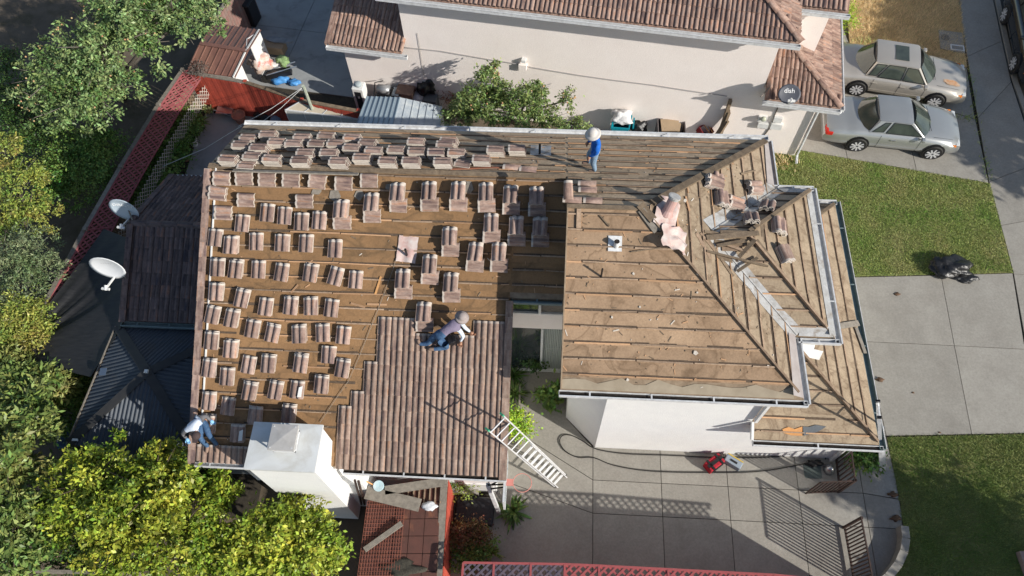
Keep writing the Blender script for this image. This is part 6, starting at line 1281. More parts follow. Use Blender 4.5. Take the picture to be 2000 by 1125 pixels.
# ------------------------------------------------------------------ cars
def car(label,c,ang,L,W,H,wb,fo,paint,coupe=False,suv=False,gh=None,sunroof=False,rust=False,wheelr=.325,rimn=8,group=None,lights=True):
    "x forward; c = ground centre between the axles"
    t=thing('parked_car',label,'car',c,ang); ro=L-wb-fo; xf=wb/2+fo; xr=-wb/2-ro; belt=.78 if not suv else 1.02; hood=.80 if not suv else 1.02; deckh=.86 if not suv else 1.0
    N=30; rows=[]
    def topz(x):
        u=(x-xr)/(xf-xr)
        if suv: return 1.02+.02*math.sin(u*3) if u>.72 else 1.05
        if u>.66: k=(u-.66)/.34; return .93-.10*k-.16*k**4
        if u<.2: return deckh+.04-.06*(1-u/.2)**3
        return .93
    def halfw(x,z=0):
        u=(x-xr)/(xf-xr); k=1-.10*max(0,(u-.8)/.2)**2.2-.07*max(0,(.15-u)/.15)**2; return W/2*k
    v=[];f=[];K=9
    for i in range(N+1):
        u=i/N; x=xr+(xf-xr)*u; e=min(u,1-u)*2; tap=max(0,1-(e/.08))if e<.08 else 0
        h=halfw(x); tz=topz(x); zb=.2+.1*tap
        prof=[(h*.86,zb),(h*.97,.30),(h*1.0,.50),(h*.985,.66),(h*.94,tz-.10),(h*.82,tz-.025),(h*.5,tz+.012),(h*.2,tz+.022),(0,tz+.024)]
        sh=1-.05*tap; xx=x-(.10*tap if u>.5 else -.06*tap)*0
        for (y,z) in prof: v.append((xx,y*sh,z))
        for (y,z) in prof[::-1][1:]: v.append((xx,-y*sh,z))
    M2=2*K-1
    for i in range(N):
        for k in range(M2-1): f.append((i*M2+k,i*M2+k+1,(i+1)*M2+k+1,(i+1)*M2+k)[::-1])
    f.append(tuple(range(M2))); f.append(tuple(N*M2+k for k in reversed(range(M2))))
    f.append(tuple([0,M2-1,N*M2+M2-1,N*M2]))
    mb=MB(); mb.add(v,f); body=put('body',mb,paint,t,smooth=True,local=True)
    m=body.modifiers.new('e','EDGE_SPLIT'); m.split_angle=math.radians(50)
    # greenhouse
    g=gh; zb=.90 if not suv else 1.04; zt=H
    wbs,wts=W/2*.88,W/2*.66
    ring_b=[(g[1]-.05,wbs*.98),(g[1],wbs),(g[2],wbs),(g[3],wbs),(g[4],wbs),(g[4]+.04,wbs*.985)]; ring_t=[(g[6],wts*.93),(g[6]+.04,wts),(g[7],wts),(g[8],wts),(g[9]-.04,wts),(g[9],wts*.9)]
    # sides: quads between stations ; roof
    mb=MB(); vb=[(x,y,zb) for x,y in ring_b]; vt=[(x,y,zt-.03) for x,y in ring_t]; n=6
    V=[(x,y,z) for x,y,z in vb]+[(x,y,z) for x,y,z in vt]+[(x,-y,z) for x,y,z in vb]+[(x,-y,z) for x,y,z in vt]
    F=[]
    for k in range(n-1): F.append((k,n+k,n+k+1,k+1)); F.append((2*n+k,2*n+k+1,3*n+k+1,3*n+k))
    F.append((0,2*n,3*n,n)); F.append((n-1,2*n-1,4*n-1,3*n-1))
    mb.add(V,F); cab=put('cabin',mb,paint,t,local=True)
    mb=MB(); R=[]
    for s in range(7):
        yy=(s/6*2-1)
        for k in range(n): x,y=ring_t[k]; R.append((x,y*yy,zt-.03+.045*(1-abs(yy)**3)+ .008*math.sin(math.pi*k/(n-1))))
    mb.add(R,[(s*n+k,s*n+k+1,(s+1)*n+k+1,(s+1)*n+k) for s in range(6) for k in range(n-1)]); put('roof_panel',mb,paint,t,smooth=True,local=True)
    def glass(name,q,off=.012,ins=.045,bow=0,bx=0,tx=0):
        q=[Vector(p) for p in q]; c0=sum(q,Vector())/4; nn=(q[1]-q[0]).cross(q[3]-q[0]).normalized(); nn=nn if nn.dot(c0-Vector((0,0,.6)))>0 else -nn
        p=[a+(c0-a).normalized()*ins+nn*off for a in q]; mb=MB()
        if bow:
            vv=[];m_=10
            for s in range(m_+1):
                for w_ in (0,1):
                    a=p[0].lerp(p[1],s/m_) if w_==0 else p[3].lerp(p[2],s/m_); vv.append(a+nn*.012+Vector(((bx if w_==0 else tx)*math.sin(math.pi*s/m_)**.8,0,0)))
            mb.add(vv,[(2*s,2*s+1,2*s+3,2*s+2) for s in range(m_)])
        else: mb.prism(p if (p[1]-p[0]).cross(p[2]-p[0]).dot(nn)>0 else p[::-1],0,vec=-nn*.008)
        put(name,mb,M_GLASSC,t,smooth=bool(bow),local=True)
        if bow: return
        mb=MB()
        for i in range(4): mb.bar(p[i]+nn*.001,p[(i+1)%4]+nn*.001,.02,.012,up=nn)
        put('window_seal',mb,M_BLACK,t,local=True)
    B=vb;T=vt; neg=lambda p:(p[0],-p[1],p[2])
    glass('windscreen',[neg(B[5]),B[5],T[5],neg(T[5])],bow=1,bx=g[5]-g[4]-.04,tx=.10,off=.02,ins=.03); glass('rear_window',[neg(B[0]),B[0],T[0],neg(T[0])],bow=1,bx=g[0]-g[1]+.05,tx=-.08,off=.02,ins=.04)
    for s in (1,-1):
        m_=(lambda p:p) if s==1 else neg
        if coupe: 
            glass('side_window',[m_(B[2]),m_(B[4]),m_(T[4]),m_((T[2][0]+.0,T[2][1],T[2][2]))],ins=.05); glass('side_window',[m_(B[1]),m_((B[2][0]-.03,B[2][1],B[2][2])),m_((T[2][0]-.03,T[2][1],T[2][2])),m_((T[2][0]-.22,T[2][1],T[2][2]))],ins=.05)
        else:
            glass('side_window',[m_(B[3]),m_(B[4]),m_(T[4]),m_(T[3])],ins=.04); glass('side_window',[m_(B[2]),m_(B[3]),m_(T[3]),m_(T[2])],ins=.04); glass('side_window',[m_(B[1]),m_(B[2]),m_(T[2]),m_(T[1])],ins=.06)
        h=W/2
        # mirror, handles, trim line
        mb=MB(); mb.box((g[4]-.02,s*(h*.93+.10),zb+.02),(.13,.17,.11)); put('mirror',mb,paint,t,bevel=.03,local=True)
        for hx_ in ([g[3]-.75+.45*coupe] if coupe else [g[3]+.12,g[2]+.02]): mb=MB(); mb.box((hx_,s*(h*.99),.70),(.17,.03,.035)); put('door_handle',mb,M_STEEL if coupe else paint,t,local=True)
        mb=MB(); 
        for sx in ([g[2]-.1,g[4]-.05] if coupe else [g[1]+.25,g[3]-.02,g[4]+.02]): mb.tube([(sx,s*(h*.972),.28),(sx,s*(h*1.003),.5),(sx+.01,s*(h*.985),.66),(sx+.03,s*(h*.94),.84)],.006,4)
        put('door_gap',mb,M_BLACK,t,local=True)
        mb=MB(); mb.bar((xr+.5,s*(h*1.0),.42),(xf-.45,s*(h*1.0),.42),.012,.03); put('side_moulding',mb,paint,t,local=True)
        for wx in (-wb/2,wb/2):
            Mw=Matrix.Rotation(math.pi/2*(-s),3,'X')
            mb=MB(); mb.lathe([(wheelr+.055,-.02),(wheelr+.055,.02),(.001,.02)],(wx,s*(h*.985),wheelr+.02),24,M=Mw); put('wheel_arch',mb,M_BLACK,t,local=True)
            w_=MB(); w_.lathe([(wheelr*.72,.05),(wheelr*.93,.055),(wheelr,.03),(wheelr,-.17),(wheelr*.7,-.17)],(wx,s*(h*.985),wheelr),28,M=Mw,cap=False); wo=put('wheel',w_,M_RUB,t,smooth=False,local=True)
            r_=MB(); r_.lathe([(wheelr*.74,.052),(wheelr*.68,.03),(wheelr*.60,.012),(.001,.008)],(0,0,0),24,M=Mw); 
            for k in range(rimn):
                a=2*math.pi*k/rimn; d=Vector((math.cos(a),math.sin(a),0)); p0=Mw@(d*wheelr*.12+Vector((0,0,.05))); p1=Mw@(d*wheelr*.68+Vector((0,0,.05))); r_.bar(p0,p1,.05,.03,up=Mw@Vector((0,0,1)),mi=1)
            r_.lathe([(wheelr*.2,.0),(wheelr*.18,.045),(.001,.05)],(0,0,0),12,M=Mw,mi=1)
            ro_=link('rim',r_.mesh('rim',[M_RIMB,M_RIM]),wo,(wx,s*(h*.985+.022),wheelr))
        mb=MB(); mb.box((xf-.10,s*(h*.70),.62),(.14,.30,.14)); put('headlight',mb,M_LAMP,t,bevel=.03,local=True)
        mb=MB(); mb.box((xf-.22,s*(h*.89),.62),(.14,.06,.12)); put('indicator',mb,M_AMBER,t,bevel=.02,local=True)
        mb=MB(); mb.box((xr+.03,s*(h*.74),.72),(.08,.32,.17)); mb.box((xr+.12,s*(h*.93),.70),(.22,.05,.15)); put('tail_light',mb,M_TAIL,t,bevel=.02,local=True)
    mb=MB(); mb.box((xf-.04,0,.42),(.16,W*.86,.2)); put('bumper',mb,paint,t,bevel=.05,local=True); mb=MB(); mb.box((xr+.04,0,.45),(.16,W*.88,.22)); put('bumper',mb,paint,t,bevel=.05,local=True)
    mb=MB(); mb.box((xr+.02,0,.70),(.03,.5,.13)); put('number_plate',mb,M_WPAINT,t,local=True)
    mb=MB(); mb.tube([(g[5]-.02,-.5,zb+.04),(g[5]-.10,.1,zb+.09)],.008,4).tube([(g[5]-.02,0,zb+.04),(g[5]-.10,.55,zb+.09)],.008,4); put('wiper',mb,M_BLACK,t,local=True)
    # hood shut line
    mb=MB(); 
    for s in(-1,1): mb.tube([(g[5]+.05,s*W*.40,topz(g[5]+.1)+.0),(xf-.3,s*W*.36,topz(xf-.3)+.004)],.005,4)
    put('bonnet_gap',mb,M_BLACK,t,local=True)
    if sunroof: mb=MB(); mb.box((g[8]-.2,0,zt+.032),(.46,.72,.012)); put('sunroof',mb,M_GLASSC,t,bevel=.02,local=True)
    mb=MB()
    for s in(-.4,.4): mb.box((g[8]-.35,s,.75),(.5,.5,.12)).box((g[8]-.65,s,.98),(.12,.48,.45),)
    mb.box((g[1]+.45,0,.85),(.3,1.2,.3)); put('seats',mb,mat('seat_beige',(.35,.32,.27)),t,local=True)
    return t
M_GLASSC=mat('car_glass',(.035,.045,.04),(.07,.085,.07),scale=2,rough=.04,spec=.9)
M_RIM=mat('rim_silver',(.62,.62,.63),rough=.3,metal=.2); M_RIMB=mat('rim_back',(.05,.05,.055),rough=.4); M_LAMP=mat('lamp_clear',(.6,.62,.62),rough=.1,spec=.8); M_AMBER=mat('lamp_amber',(.75,.22,.03),rough=.15); M_TAIL=mat('lamp_red',(.5,.03,.02),rough=.15)
M_SILV=mat('paint_silver',(.43,.44,.43),(.40,.41,.40),scale=1,rough=.3,metal=.55,coat=.6); M_CHAMP=mat('paint_champagne',(.54,.50,.44),(.50,.465,.41),scale=1,rough=.3,metal=.5,coat=.6); M_CARB=mat('paint_black',(.012,.012,.013),rough=.15,coat=.8,spec=.6)
r_,f_=P(1668,292),P(1810,307); d=(f_-r_).normalized(); nrm=Vector((-d.y,d.x,0)); c=(r_+f_)/2+nrm*.84
car('silver two-door coupe parked nearer the lawn',c,math.atan2(d.y,d.x),4.47,1.81,1.30,2.51,.80,M_SILV,coupe=True,gh=(-1.42,-1.0,-.55,.1,.72,1.02,-.82,-.38,.05,.28),rimn=9)
r_,f_=P(1667,183),P(1815,207); d=(f_-r_).normalized(); nrm=Vector((-d.y,d.x,0)); c=(r_+f_)/2+nrm*.82
c2=car('champagne four-door sedan with rust on the bonnet parked beside the dry grass',c,math.atan2(d.y,d.x),4.85,1.78,1.42,2.70,.95,M_CHAMP,gh=(-1.62,-1.2,-.88,-.02,.82,1.14,-1.05,-.62,-.0,.42),sunroof=True,rimn=10)
mb=MB(); mb.lathe([(.001,.0),(.001,.001)],(0,0,0),3); 
me=MB(); K=20; me.add([(1.72+.30*math.cos(2*math.pi*k/K)*(1+.12*math.sin(3*k)),-.42+.13*math.sin(2*math.pi*k/K)*(1+.15*math.sin(5*k)), .93-.05+.024) for k in range(K)],[tuple(range(K))])
# rust patch follows the bonnet surface
for i,v in enumerate(me.v):
    u=(v[0]-(-1.35-1.2))/(4.85); k=max(0,(u-.66)/.34); me.v[i]=(v[0],v[1],(.93-.10*k-.16*k**4)+.024)
put('rust_patch',me,mat('rust_orange',(.42,.20,.09),(.46,.36,.26),scale=9,rough=.8),c2,local=True)
r_,f_=P(1957,44),P(1974,137); d=(f_-r_).normalized(); nrm=Vector((-d.y,d.x,0)); c=(r_+f_)/2+nrm*.88
car('black car parked at the kerb in the shade',c,math.atan2(d.y,d.x),4.6,1.86,1.62,2.60,.92,M_CARB,suv=True,gh=(-1.95,-1.6,-.95,-.02,.75,1.05,-1.75,-1.05,-.05,.35),wheelr=.35,rimn=9)
# ------------------------------------------------------------------ plants and trees
def leafmat(name,c1,c2,isl=.6,hue=.035,trans=.22,scale=1.2,stain=None,stainamt=.7):
    return mat(name,c1,c2,scale=scale,rough=.45,spec=.35,island=isl,hue=hue,trans=trans,stain=stain,sscale=.9,stainamt=stainamt)
def leaves(blobs,n,size,asp=.45,clump=.22,per=40,shell=.4,droop=.25,ground=None,seed=1,flat=.8,zbias=.15):
    "numpy leaf cloud: clumps of small folded leaves scattered through ellipsoids. returns verts, tris"
    rg=np.random.default_rng(seed); vol=np.array([b[3]*b[4]*b[5] for b in blobs])**.72; pr=vol/vol.sum(); nc=max(1,n//per)
    bi=rg.choice(len(blobs),nc,p=pr); B=np.array(blobs)[bi]
    d=rg.normal(size=(nc,3)); d/=np.linalg.norm(d,axis=1)[:,None]; d[:,2]=np.where(d[:,2]<-.3,-d[:,2]*.6,d[:,2]); r=shell+(1.05-shell)*rg.random(nc)**.6
    # lobed outline
    lob=1+.22*np.sin(d[:,0]*5+bi*1.7)*np.cos(d[:,1]*6+bi)+.12*np.sin(d[:,2]*9+bi*2.1)
    C=B[:,:3]+d*r[:,None]*lob[:,None]*B[:,3:6]
    cs=clump*rg.uniform(.55,1.35,nc)
    ci=np.repeat(np.arange(nc),per); m=len(ci); p=C[ci]+rg.normal(size=(m,3))*cs[ci][:,None]*np.array([1,1,.6])*.52
    out=p-B[ci][:,:3]; out/=np.linalg.norm(out,axis=1)[:,None]+1e-6
    nrm=out*.5+rg.normal(size=(m,3))*.75+np.array([0,0,flat]); nrm/=np.linalg.norm(nrm,axis=1)[:,None]
    t=rg.normal(size=(m,3))+out*.9-np.array([0,0,droop]); t-=nrm*(t*nrm).sum(1)[:,None]; t/=np.linalg.norm(t,axis=1)[:,None]; s=np.cross(nrm,t)
    L=size*rg.uniform(.45,1.45,m)[:,None]; w=L*asp
    v=np.stack([p,p+t*L*.5+s*w*.5+nrm*L*.05,p+t*L,p+t*L*.5-s*w*.5+nrm*L*.05],1)
    return v.reshape(-1,3),m
def leafobj(name,blobs,n,size,mt,parent,kind=None,**kw):
    v,m=leaves(blobs,n,size,**kw)
    if kw.get('ground') is not None: v[:,2]=np.maximum(v[:,2],kw['ground'])
    off=np.array(wloc(parent)) if parent else np.zeros(3); v=v-off; me=bpy.data.meshes.new(name); me.vertices.add(len(v)); me.vertices.foreach_set('co',v.ravel())
    me.loops.add(4*m); me.loops.foreach_set('vertex_index',np.arange(4*m)); me.polygons.add(m); me.polygons.foreach_set('loop_start',np.arange(0,4*m,4)); me.polygons.foreach_set('loop_total',np.full(m,4)); me.update(); me.materials.append(mt)
    o=link(name,me,parent); return o
def tree(label,base,blobs,n,size,mt,bark,cat='tree',name='tree',trunk=.1,fruit=None,limbs=True,fruitn=40,seed=1,group=None,**kw):
    t=thing(name,label,cat,base,0,group); leafobj('crown' if cat=='tree' else 'foliage',blobs,n,size,mt,t,seed=seed,**kw)
    mb=MB(); b=Vector(base); cen=sum((Vector(q[:3]) for q in blobs),Vector())/len(blobs); fork=b.lerp(Vector((cen.x,cen.y,cen.z)),.45); mb.tube([b,b.lerp(fork,.5)+Vector((.05,.03,0)),fork],[trunk,trunk*.8,trunk*.7],8)
    rr=random.Random(seed)
    for q in blobs:
        c=Vector(q[:3]); m_=fork.lerp(c,.5)+Vector((rr.uniform(-.15,.15),rr.uniform(-.15,.15),.1)); mb.tube([fork,m_,c],[trunk*.55,trunk*.4,trunk*.22],6)
        if limbs:
            for k in range(6):
                dd=Vector((rr.gauss(0,1),rr.gauss(0,1),rr.uniform(.1,1))).normalized(); e=c+Vector((dd.x*q[3],dd.y*q[4],dd.z*q[5]))*1.08; mb.tube([c.lerp(m_,rr.random()*.4),c.lerp(e,.5)+Vector((0,0,.05)),e],[trunk*.2,trunk*.13,trunk*.05],4)
    put('trunk',mb,bark,t,smooth=True)
    if fruit:
        fb=MB()
        for k in range(fruitn):
            q=rr.choice(blobs); dd=Vector((rr.gauss(0,1),rr.gauss(0,1),rr.uniform(.0,1.2))).normalized(); p=Vector(q[:3])+Vector((dd.x*q[3],dd.y*q[4],dd.z*q[5]))*rr.uniform(.85,1.02); fb.lathe([(.001,-.03),(.027,-.015),(.032,.0),(.024,.024),(.001,.028)],p,6)
        put('fruit',fb,fruit,t,smooth=True)['kind']='stuff'
    return t
M_BARK=mat('bark_grey',(.20,.18,.15),(.12,.10,.08),scale=9,bump=.6); M_BARKB=mat('bark_brown',(.12,.09,.06),(.07,.05,.035),scale=9,bump=.6)
L_APPLE=leafmat('leaf_apple',(.11,.20,.05),(.28,.36,.15)); L_APPLE2=leafmat('leaf_apple_young',(.12,.20,.05),(.27,.33,.12)); L_DARK=leafmat('leaf_dark',(.04,.09,.02),(.10,.17,.04)); L_LEMON=leafmat('leaf_lemon',(.12,.22,.02),(.44,.47,.06),scale=.8,stain=(.46,.40,.05),stainamt=.4,hue=.03); L_YEL=leafmat('leaf_yellow',(.17,.27,.05),(.36,.37,.08),stain=(.40,.22,.07),stainamt=.45); L_OLIVE=leafmat('leaf_olive',(.12,.18,.07),(.26,.30,.16)); L_LOQ=leafmat('leaf_loquat',(.10,.19,.04),(.30,.34,.10),stain=(.36,.27,.09),stainamt=.45); L_LIME=leafmat('leaf_lime',(.25,.42,.03),(.40,.50,.06)); L_RED=leafmat('leaf_redbrown',(.18,.08,.04),(.16,.16,.05)); L_GREEN=leafmat('leaf_green',(.08,.18,.03),(.20,.29,.07)); L_BRN=leafmat('leaf_dead',(.38,.17,.10),(.28,.13,.08))
def bl(px,py,z,r,rz=None,ry=None): c=P(px,py,z); return (c.x,c.y,c.z,r,ry or r,rz or r*.75)
M_APP=mat('apple_red',(.42,.16,.09),(.5,.42,.2),scale=6,rough=.35)
tree('large apple tree with small red fruit filling the top left of the garden',P(240,190,0),[bl(215,95,3.6,1.9,1.2),bl(110,150,3.3,1.2,.9),bl(340,30,3.8,1.6,1.1),bl(180,190,3.0,1.5,1.0),bl(120,215,2.6,1.0,.7),bl(390,15,3.6,.8,.6),bl(250,20,3.9,1.5,1.0),bl(70,195,2.8,.6,.5)],34000,.115,L_APPLE,M_BARK,fruit=M_APP,fruitn=120,seed=3,trunk=.16,clump=.21,shell=.2,per=60)
tree('bushy apple tree between the roof gutter and the pink wall',P(1010,240,0),[bl(1000,215,2.2,1.25,.8,.8),bl(935,200,2.3,.75,.6),bl(1070,235,1.9,.8,.5,.6),bl(955,150,3.0,.35,.55,.35),bl(1040,185,2.6,.5,.5),bl(1110,195,2.3,.25,.4,.3),bl(900,225,1.8,.6,.5),bl(1130,245,1.5,.4,.3)],15000,.10,L_APPLE2,M_BARK,fruit=M_APP,fruitn=40,seed=5,trunk=.09,clump=.17,shell=.25,per=50)
tree('yellow-green lemon tree in full sun below the pergola',P(290,1010,0),[bl(190,945,2.9,1.0,.9),bl(300,960,3.1,1.1,.9),bl(240,1040,2.8,1.1,.8),bl(340,1050,2.9,1.0,.8),bl(430,960,2.5,.55,.5),bl(140,1000,2.6,.7,.7),bl(400,1060,2.7,.7,.7),bl(320,900,2.7,.55,.5)],30000,.115,L_LEMON,M_BARKB,seed=7,trunk=.13,clump=.19,shell=.25,asp=.5,per=55)
tree('bright yellow-green citrus tree right of the lemon tree',P(560,1080,0),[bl(520,1060,2.6,.85,.7),bl(585,1045,2.7,.8,.7),bl(460,1090,2.6,.7,.6),bl(560,990,2.5,.33,.35),bl(640,1080,2.2,.55,.6),bl(540,1110,2.4,.8,.6)],17000,.115,L_LEMON,M_BARKB,seed=8,trunk=.1,clump=.17,asp=.5,shell=.25,per=50)
tree('dark glossy bush in the shade above the lemon tree',P(350,920,0),[bl(375,905,2.0,.6,.6),bl(320,890,2.1,.5,.5),bl(410,935,1.8,.5,.5)],7000,.10,L_DARK,M_BARKB,seed=9,trunk=.07)
tree('loquat tree with pale leaf tips at the lower left edge',P(40,930,0),[bl(30,870,2.8,1.0,.8),bl(60,800,2.6,.6,.6),bl(20,960,2.6,1.0,.8),bl(70,1010,2.3,.7,.6),bl(30,1060,2.4,1.0,.7),bl(-20,900,2.6,1.0,.8)],10000,.18,L_LOQ,M_BARKB,seed=11,trunk=.1,clump=.22,asp=.36,shell=.2)
tree('young loquat bush with yellow tips beside the shade sail corner',P(70,790,0),[bl(40,760,2.2,.7,.6),bl(90,750,2.1,.45,.5),bl(20,720,2.2,.4,.5),bl(120,760,1.4,.45,.4)],7000,.15,L_LOQ,M_BARKB,seed=12,trunk=.07,asp=.36)
tree('yellowing shrub with orange tips at the left edge',P(30,390,0),[bl(30,360,2.2,.95,.8),bl(60,420,2.1,.75,.6),bl(5,300,2.2,.7,.7),bl(10,440,2.0,.8,.6),bl(75,345,2.2,.4,.4)],11000,.09,L_YEL,M_BARK,seed=13,trunk=.08,clump=.17,shell=.25,per=50)
tree('pale grey-green olive-like shrub at the left edge',P(50,520,0),[bl(60,500,2.3,.85,.7),bl(40,560,2.2,.9,.7),bl(90,530,2.1,.55,.6),bl(10,510,2.2,.8,.7)],11000,.09,L_OLIVE,M_BARK,seed=14,trunk=.08,clump=.17,asp=.3,shell=.25,per=50)
tree('green and yellow shrub above the shade sail corner',P(35,640,0),[bl(40,620,2.1,.7,.6),bl(70,650,1.9,.55,.5),bl(10,650,2.0,.7,.6),bl(20,680,2.0,.5,.5)],12000,.085,L_YEL,M_BARK,seed=15,trunk=.07)
tree('dark green shrub in the shade below the apple tree',P(165,320,0),[bl(160,310,1.7,1.2,.8),bl(200,290,1.6,.7,.6),bl(120,350,1.5,.9,.6),bl(170,360,1.3,.9,.5)],18000,.085,L_GREEN,M_BARKB,seed=16,trunk=.09,clump=.25)
tree('very dark shrub at the far left behind the yellow one',P(40,240,0),[bl(30,190,1.8,1.0,.8),bl(60,240,1.6,1.0,.7),bl(10,130,1.8,.7,.7),bl(100,290,1.3,.9,.6)],14000,.085,L_DARK,M_BARKB,seed=17,trunk=.09,clump=.25)
tree('dark undergrowth bush low behind the lemon tree',P(120,1080,0),[bl(120,1060,1.3,.9,.5),bl(200,1100,1.2,.9,.5),bl(170,900,1.2,.6,.5)],8000,.09,L_DARK,M_BARKB,seed=18,trunk=.06)
tree('lime green shrub in a pot by the ladder top',P(1012,835,0),[bl(1010,828,.75,.36,.3),bl(1000,812,.75,.25,.25),bl(1022,840,.6,.25,.25)],2600,.075,L_LIME,M_BARKB,cat='shrub',name='shrub',seed=21,trunk=.03,limbs=False)
tree('leafy potted plant in half shade at the white wall corner',P(1078,775,0),[bl(1078,765,.6,.28,.22),bl(1070,782,.4,.22,.2)],500,.16,L_GREEN,M_BARKB,cat='plant',name='potted_plant',seed=22,trunk=.03,limbs=False,asp=.5)
tree('dark potted plant in the shaded entry court',P(1045,700,0),[bl(1045,690,.6,.4,.25)],900,.13,L_DARK,M_BARKB,cat='plant',name='potted_plant',seed=23,trunk=.03,limbs=False)
tree('reddish brown shrub in a pot beside the hoop base',P(905,1045,0),[bl(905,1040,.7,.42,.3),bl(940,1035,.6,.3,.25)],2200,.07,L_RED,M_BARKB,cat='shrub',name='shrub',seed=24,trunk=.03)
tree('low green fern clump at the bottom of the side yard',P(915,1080,0),[bl(915,1080,.4,.5,.25),bl(940,1065,.35,.35,.22)],3000,.08,L_GREEN,M_BARKB,cat='shrub',name='shrub',seed=25,trunk=.03,limbs=False)
tree('dried brown bush piled against the pink wall',P(888,205,0),[bl(885,182,.6,.5,.4),bl(905,182,.6,.4,.3)],3500,.12,L_BRN,M_BARKB,cat='bush',name='dry_bush',seed=26,trunk=.03,asp=.2)
tree('yellow-flowered plant in the planter under the gutter',P(903,955,.2),[bl(903,948,.7,.3,.2),bl(908,955,.5,.25,.2)],700,.07,L_YEL,M_BARKB,cat='plant',name='potted_plant',seed=27,trunk=.02,limbs=False)
tree('green shrub at the garage corner below the gutter',P(1685,880,0),[bl(1680,880,.4,.45,.3)],1800,.12,L_GREEN,M_BARKB,cat='shrub',name='shrub',seed=28,trunk=.03,limbs=False)
tree('bright green bush between the pink house and the dry grass',P(1650,38,0),[bl(1650,35,.9,.35,.7,.6)],2500,.06,L_LIME,M_BARKB,cat='bush',name='bush',seed=29,trunk=.03,limbs=False)
tree('shaded fuzzy shrub between shed and lattice fence end',P(390,133,1.0),[bl(388,136,2.1,.28,.12)],700,.06,mat('twig_brown',(.1,.08,.07),(.16,.13,.11),scale=5,island=.2),M_BARKB,cat='shrub',name='shrub',seed=30,trunk=.02,limbs=False)
def rosette(name,label,c,n,L,w,mt,rise=.5,cat='plant',pot=None,curve=.5,seed=0):
    rr=random.Random(seed); c=Vector(c); t=thing(name,label,cat,c); mb=MB(); b=c+Vector((0,0,.25 if pot else .05))
    for k in range(n):
        a=rr.uniform(0,6.28); e=rr.uniform(.15,1.2); l=L*rr.uniform(.65,1.15); d=Vector((math.cos(a)*math.cos(e),math.sin(a)*math.cos(e),math.sin(e)*rise*1.6)); s=Vector((-math.sin(a),math.cos(a),0)); prev=None; K=5
        for j in range(K+1):
            u=j/K; p=b+d*l*u-Vector((0,0,curve*l*u*u*.5)); ww=w*math.sin(math.pi*min(.98,u*.85+.12)); cur=(p-s*ww,p+Vector((0,0,ww*.35)),p+s*ww)
            if prev: mb.add([*prev,*cur],[(0,1,4,3),(1,2,5,4)])
            prev=cur
    put('leaves',mb,mt,t,smooth=True)
    if pot: m=MB(); m.lathe([(.11,0),(.16,.26),(.18,.27),(.18,.3),(.15,.3),(.14,.24),(.001,.23)],c,16); put('pot',m,pot,t,smooth=False)
    return t
L_STRAP=leafmat('leaf_strap',(.07,.15,.03),(.16,.24,.06),scale=3); L_AGAVE=leafmat('leaf_agave',(.28,.3,.14),(.4,.38,.2),scale=5,trans=.1)
rosette('strap_leaf_plant','large strap-leaved green plant beside the hoop pole',P(1002,1000),46,.62,.045,L_STRAP,seed=1)
rosette('strap_leaf_plant','yellow-striped grassy plant at the bottom of the side yard',P(962,1080),36,.4,.018,leafmat('leaf_striped',(.3,.36,.1),(.16,.22,.05),scale=4),seed=2)
rosette('strap_leaf_plant','long-leaved plant at the lower end of the entry bed',P(1006,770),60,.55,.02,L_STRAP,seed=3)
rosette('strap_leaf_plant','long-leaved plant in the middle of the entry bed',P(1002,735),60,.6,.02,L_STRAP,seed=4)
rosette('strap_leaf_plant','long-leaved plant at the shaded upper end of the entry bed',P(1004,695),60,.6,.02,L_STRAP,seed=5)
mb=MB(); mb.bar((-.62,8.2,.12),(-.55,6.3,.12),.05,.16); solo('bed_edging',mb,M_GREYW,'pale edging strip beside the entry bed','edging')
mb=MB(); a=P(1042,705); mb.lathe([(.12,0),(.18,.3),(.2,.3),(.001,.26)],a,14); solo('plant_pot',mb,M_BLACK,'black plant pot in the shaded entry court','pot')
mb=MB(); a=P(1078,782); mb.lathe([(.12,0),(.17,.28),(.19,.28),(.001,.24)],a,14); solo('plant_pot',mb,M_TERRA,'brown pot of the leafy plant at the white wall corner','pot')
mb=MB(); a=P(895,1050); mb.lathe([(.15,0),(.22,.3),(.24,.3),(.001,.26)],a,14); solo('plant_pot',mb,M_TERRA,'dark red pot of the reddish shrub','pot')
# potted plants along the lattice fence
rosette('potted_agave','large pale agave cluster in the patio corner',P(413,215),70,.34,.05,L_AGAVE,seed=6,rise=.7,curve=.1)
rosette('potted_agave','spiny pale aloe at the lattice fence',P(368,232),34,.36,.022,L_AGAVE,seed=7,rise=.8,curve=.1)
rosette('potted_plant','arching fern in the patio bed',P(395,250),80,.5,.02,L_STRAP,seed=8,pot=M_BLACK)
rosette('potted_plant','small fern in a white pot on the patio',P(381,283),40,.28,.02,L_STRAP,seed=9,pot=M_WPAINT)
rosette('potted_plant','leafy plant in a terracotta pot by the patio bed',P(364,312),50,.34,.035,L_GREEN,seed=10,pot=M_TERRA)
rosette('potted_plant','grassy plant half way down the lattice fence',P(335,300),70,.5,.02,L_STRAP,seed=11)
rosette('potted_plant','pale spiky plant above the upper satellite dish',P(268,385),26,.4,.02,L_AGAVE,seed=12,rise=.8,curve=.1)
rosette('potted_plant','grassy plant in the shaded corner behind the dark tile roof',P(300,345),70,.5,.02,L_STRAP,seed=13)
rosette('potted_plant','tufted plant beside the agave cluster',P(352,262),60,.45,.025,L_STRAP,seed=14)
tree('low green hedge plants along the lattice fence',P(330,290,0),[bl(372,238,.6,.55,.5),bl(352,268,.6,.55,.4),bl(332,300,.7,.6,.5),bl(312,335,.6,.55,.4),bl(285,380,.6,.5,.4),bl(295,360,.6,.5,.3)],12000,.085,L_GREEN,M_BARKB,cat='hedge',name='hedge',seed=31,trunk=.03,limbs=False)
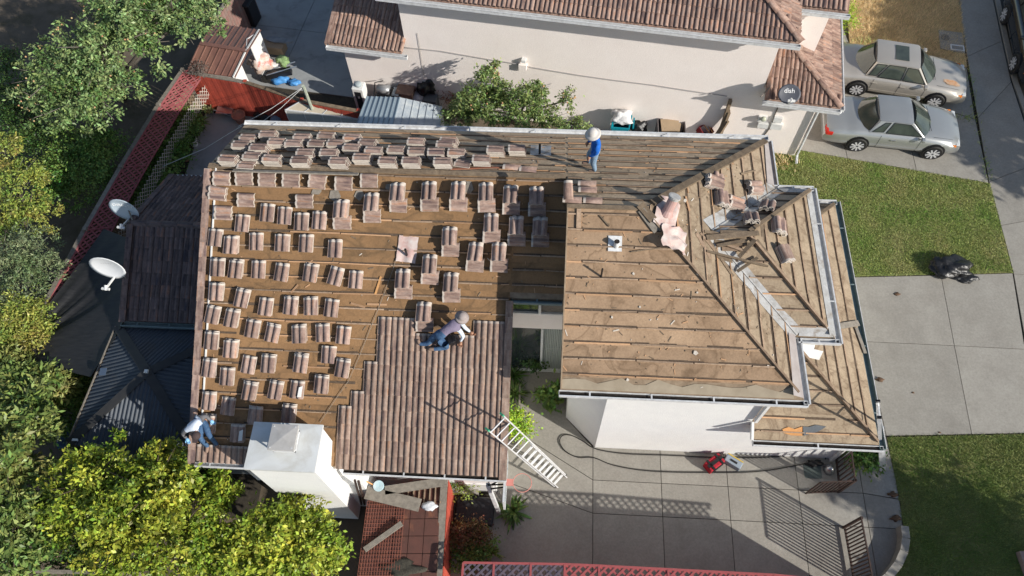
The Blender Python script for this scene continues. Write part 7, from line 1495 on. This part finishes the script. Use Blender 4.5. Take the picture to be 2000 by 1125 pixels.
tree('dark shrub under the shade sail edge',P(150,760,0),[bl(130,745,1.0,.5,.5),bl(165,770,.7,.4,.4),bl(120,800,1.0,.7,.5)],7000,.11,L_GREEN,M_BARKB,cat='shrub',name='shrub',seed=32,trunk=.04)
mb=MB(); a=P(472,238); mb.lathe([(.15,0),(.22,.34),(.25,.34),(.25,.39),(.21,.39),(.18,.3),(.001,.28)],a,18); solo('plant_pot',mb,M_TERRA,'empty pink terracotta pot near the roof corner','pot')
mb=MB(); a=P(445,225)
for s in(-1,1): mb.tube([a+Vector((-.5,s*.2,.0)),a+Vector((-.3,s*.2,.5)),a+Vector((.3,s*.2,.15)),a+Vector((.45,s*.2,.5))],.015,5)
mb.box(a+Vector((0,0,.3)),(.6,.4,.03)); solo('folding_chair',mb,M_STEEL,'thin metal folding chair in the shade of the red fence','chair')
lump('garbage_bag',(520,232),.05,.3,(1.4,.8,.7),M_BAG,'dark bag heap in the shade below the clothes post','garbage bag',15); lump('barrel_top',(540,236),.3,.2,(1,1,.7),mat('barrel_blue',(.2,.26,.33)),'blue-grey drum beside the greenhouse','drum',16,.05)
lump('stone',(38,705),.9,.35,(1.4,.8,.6),M_GREYW,'grey rounded stone at the fence below the sail corner','stone',17,.2)
lump('dead_leaf_clump',(558,452),4.0,.01,(1,1,1),M_OLDW,'tiny brown leaf on a roof tile stack','leaf',18) if False else None
# wood rails low left
for i,(a,b) in enumerate((((85,1100),(105,1045)),((105,1100),(125,1050)))): mb=MB(); mb.bar(P(*a,.5),P(*b,.5),.06,.06); solo('garden_rail',mb,M_OLDW,('left' if i==0 else 'right')+' one of two short dark rails below the lemon tree','rail')
# street trees and the neighbour across the side fence, outside the frame, which throw the shade seen on lawn and pavement
tree('street tree at the kerb right of the frame',(26.5,15.0,0),[(27.2,15.0,6,2.4,2.4,1.8),(27,18.3,6,2.6,2.6,1.8),(25.8,12.6,5.6,2.0,2.0,1.4),(27,21.5,5.8,2.6,2.6,1.6),(28.5,16,7,2.4,2.4,1.6)],26000,.30,L_GREEN,M_BARK,seed=41,trunk=.2,clump=.5)
tree('garden tree below the lower lawn',(17.8,-.6,0),[(17.8,.6,3.7,1.5,1.4,1.0),(17.0,-.9,3.7,1.4,1.3,1.0),(19.3,.3,6.2,.9,.9,.8),(16.2,-1.6,3.4,1.3,1.2,.9)],11000,.24,L_GREEN,M_BARK,seed=42,trunk=.18,clump=.5)
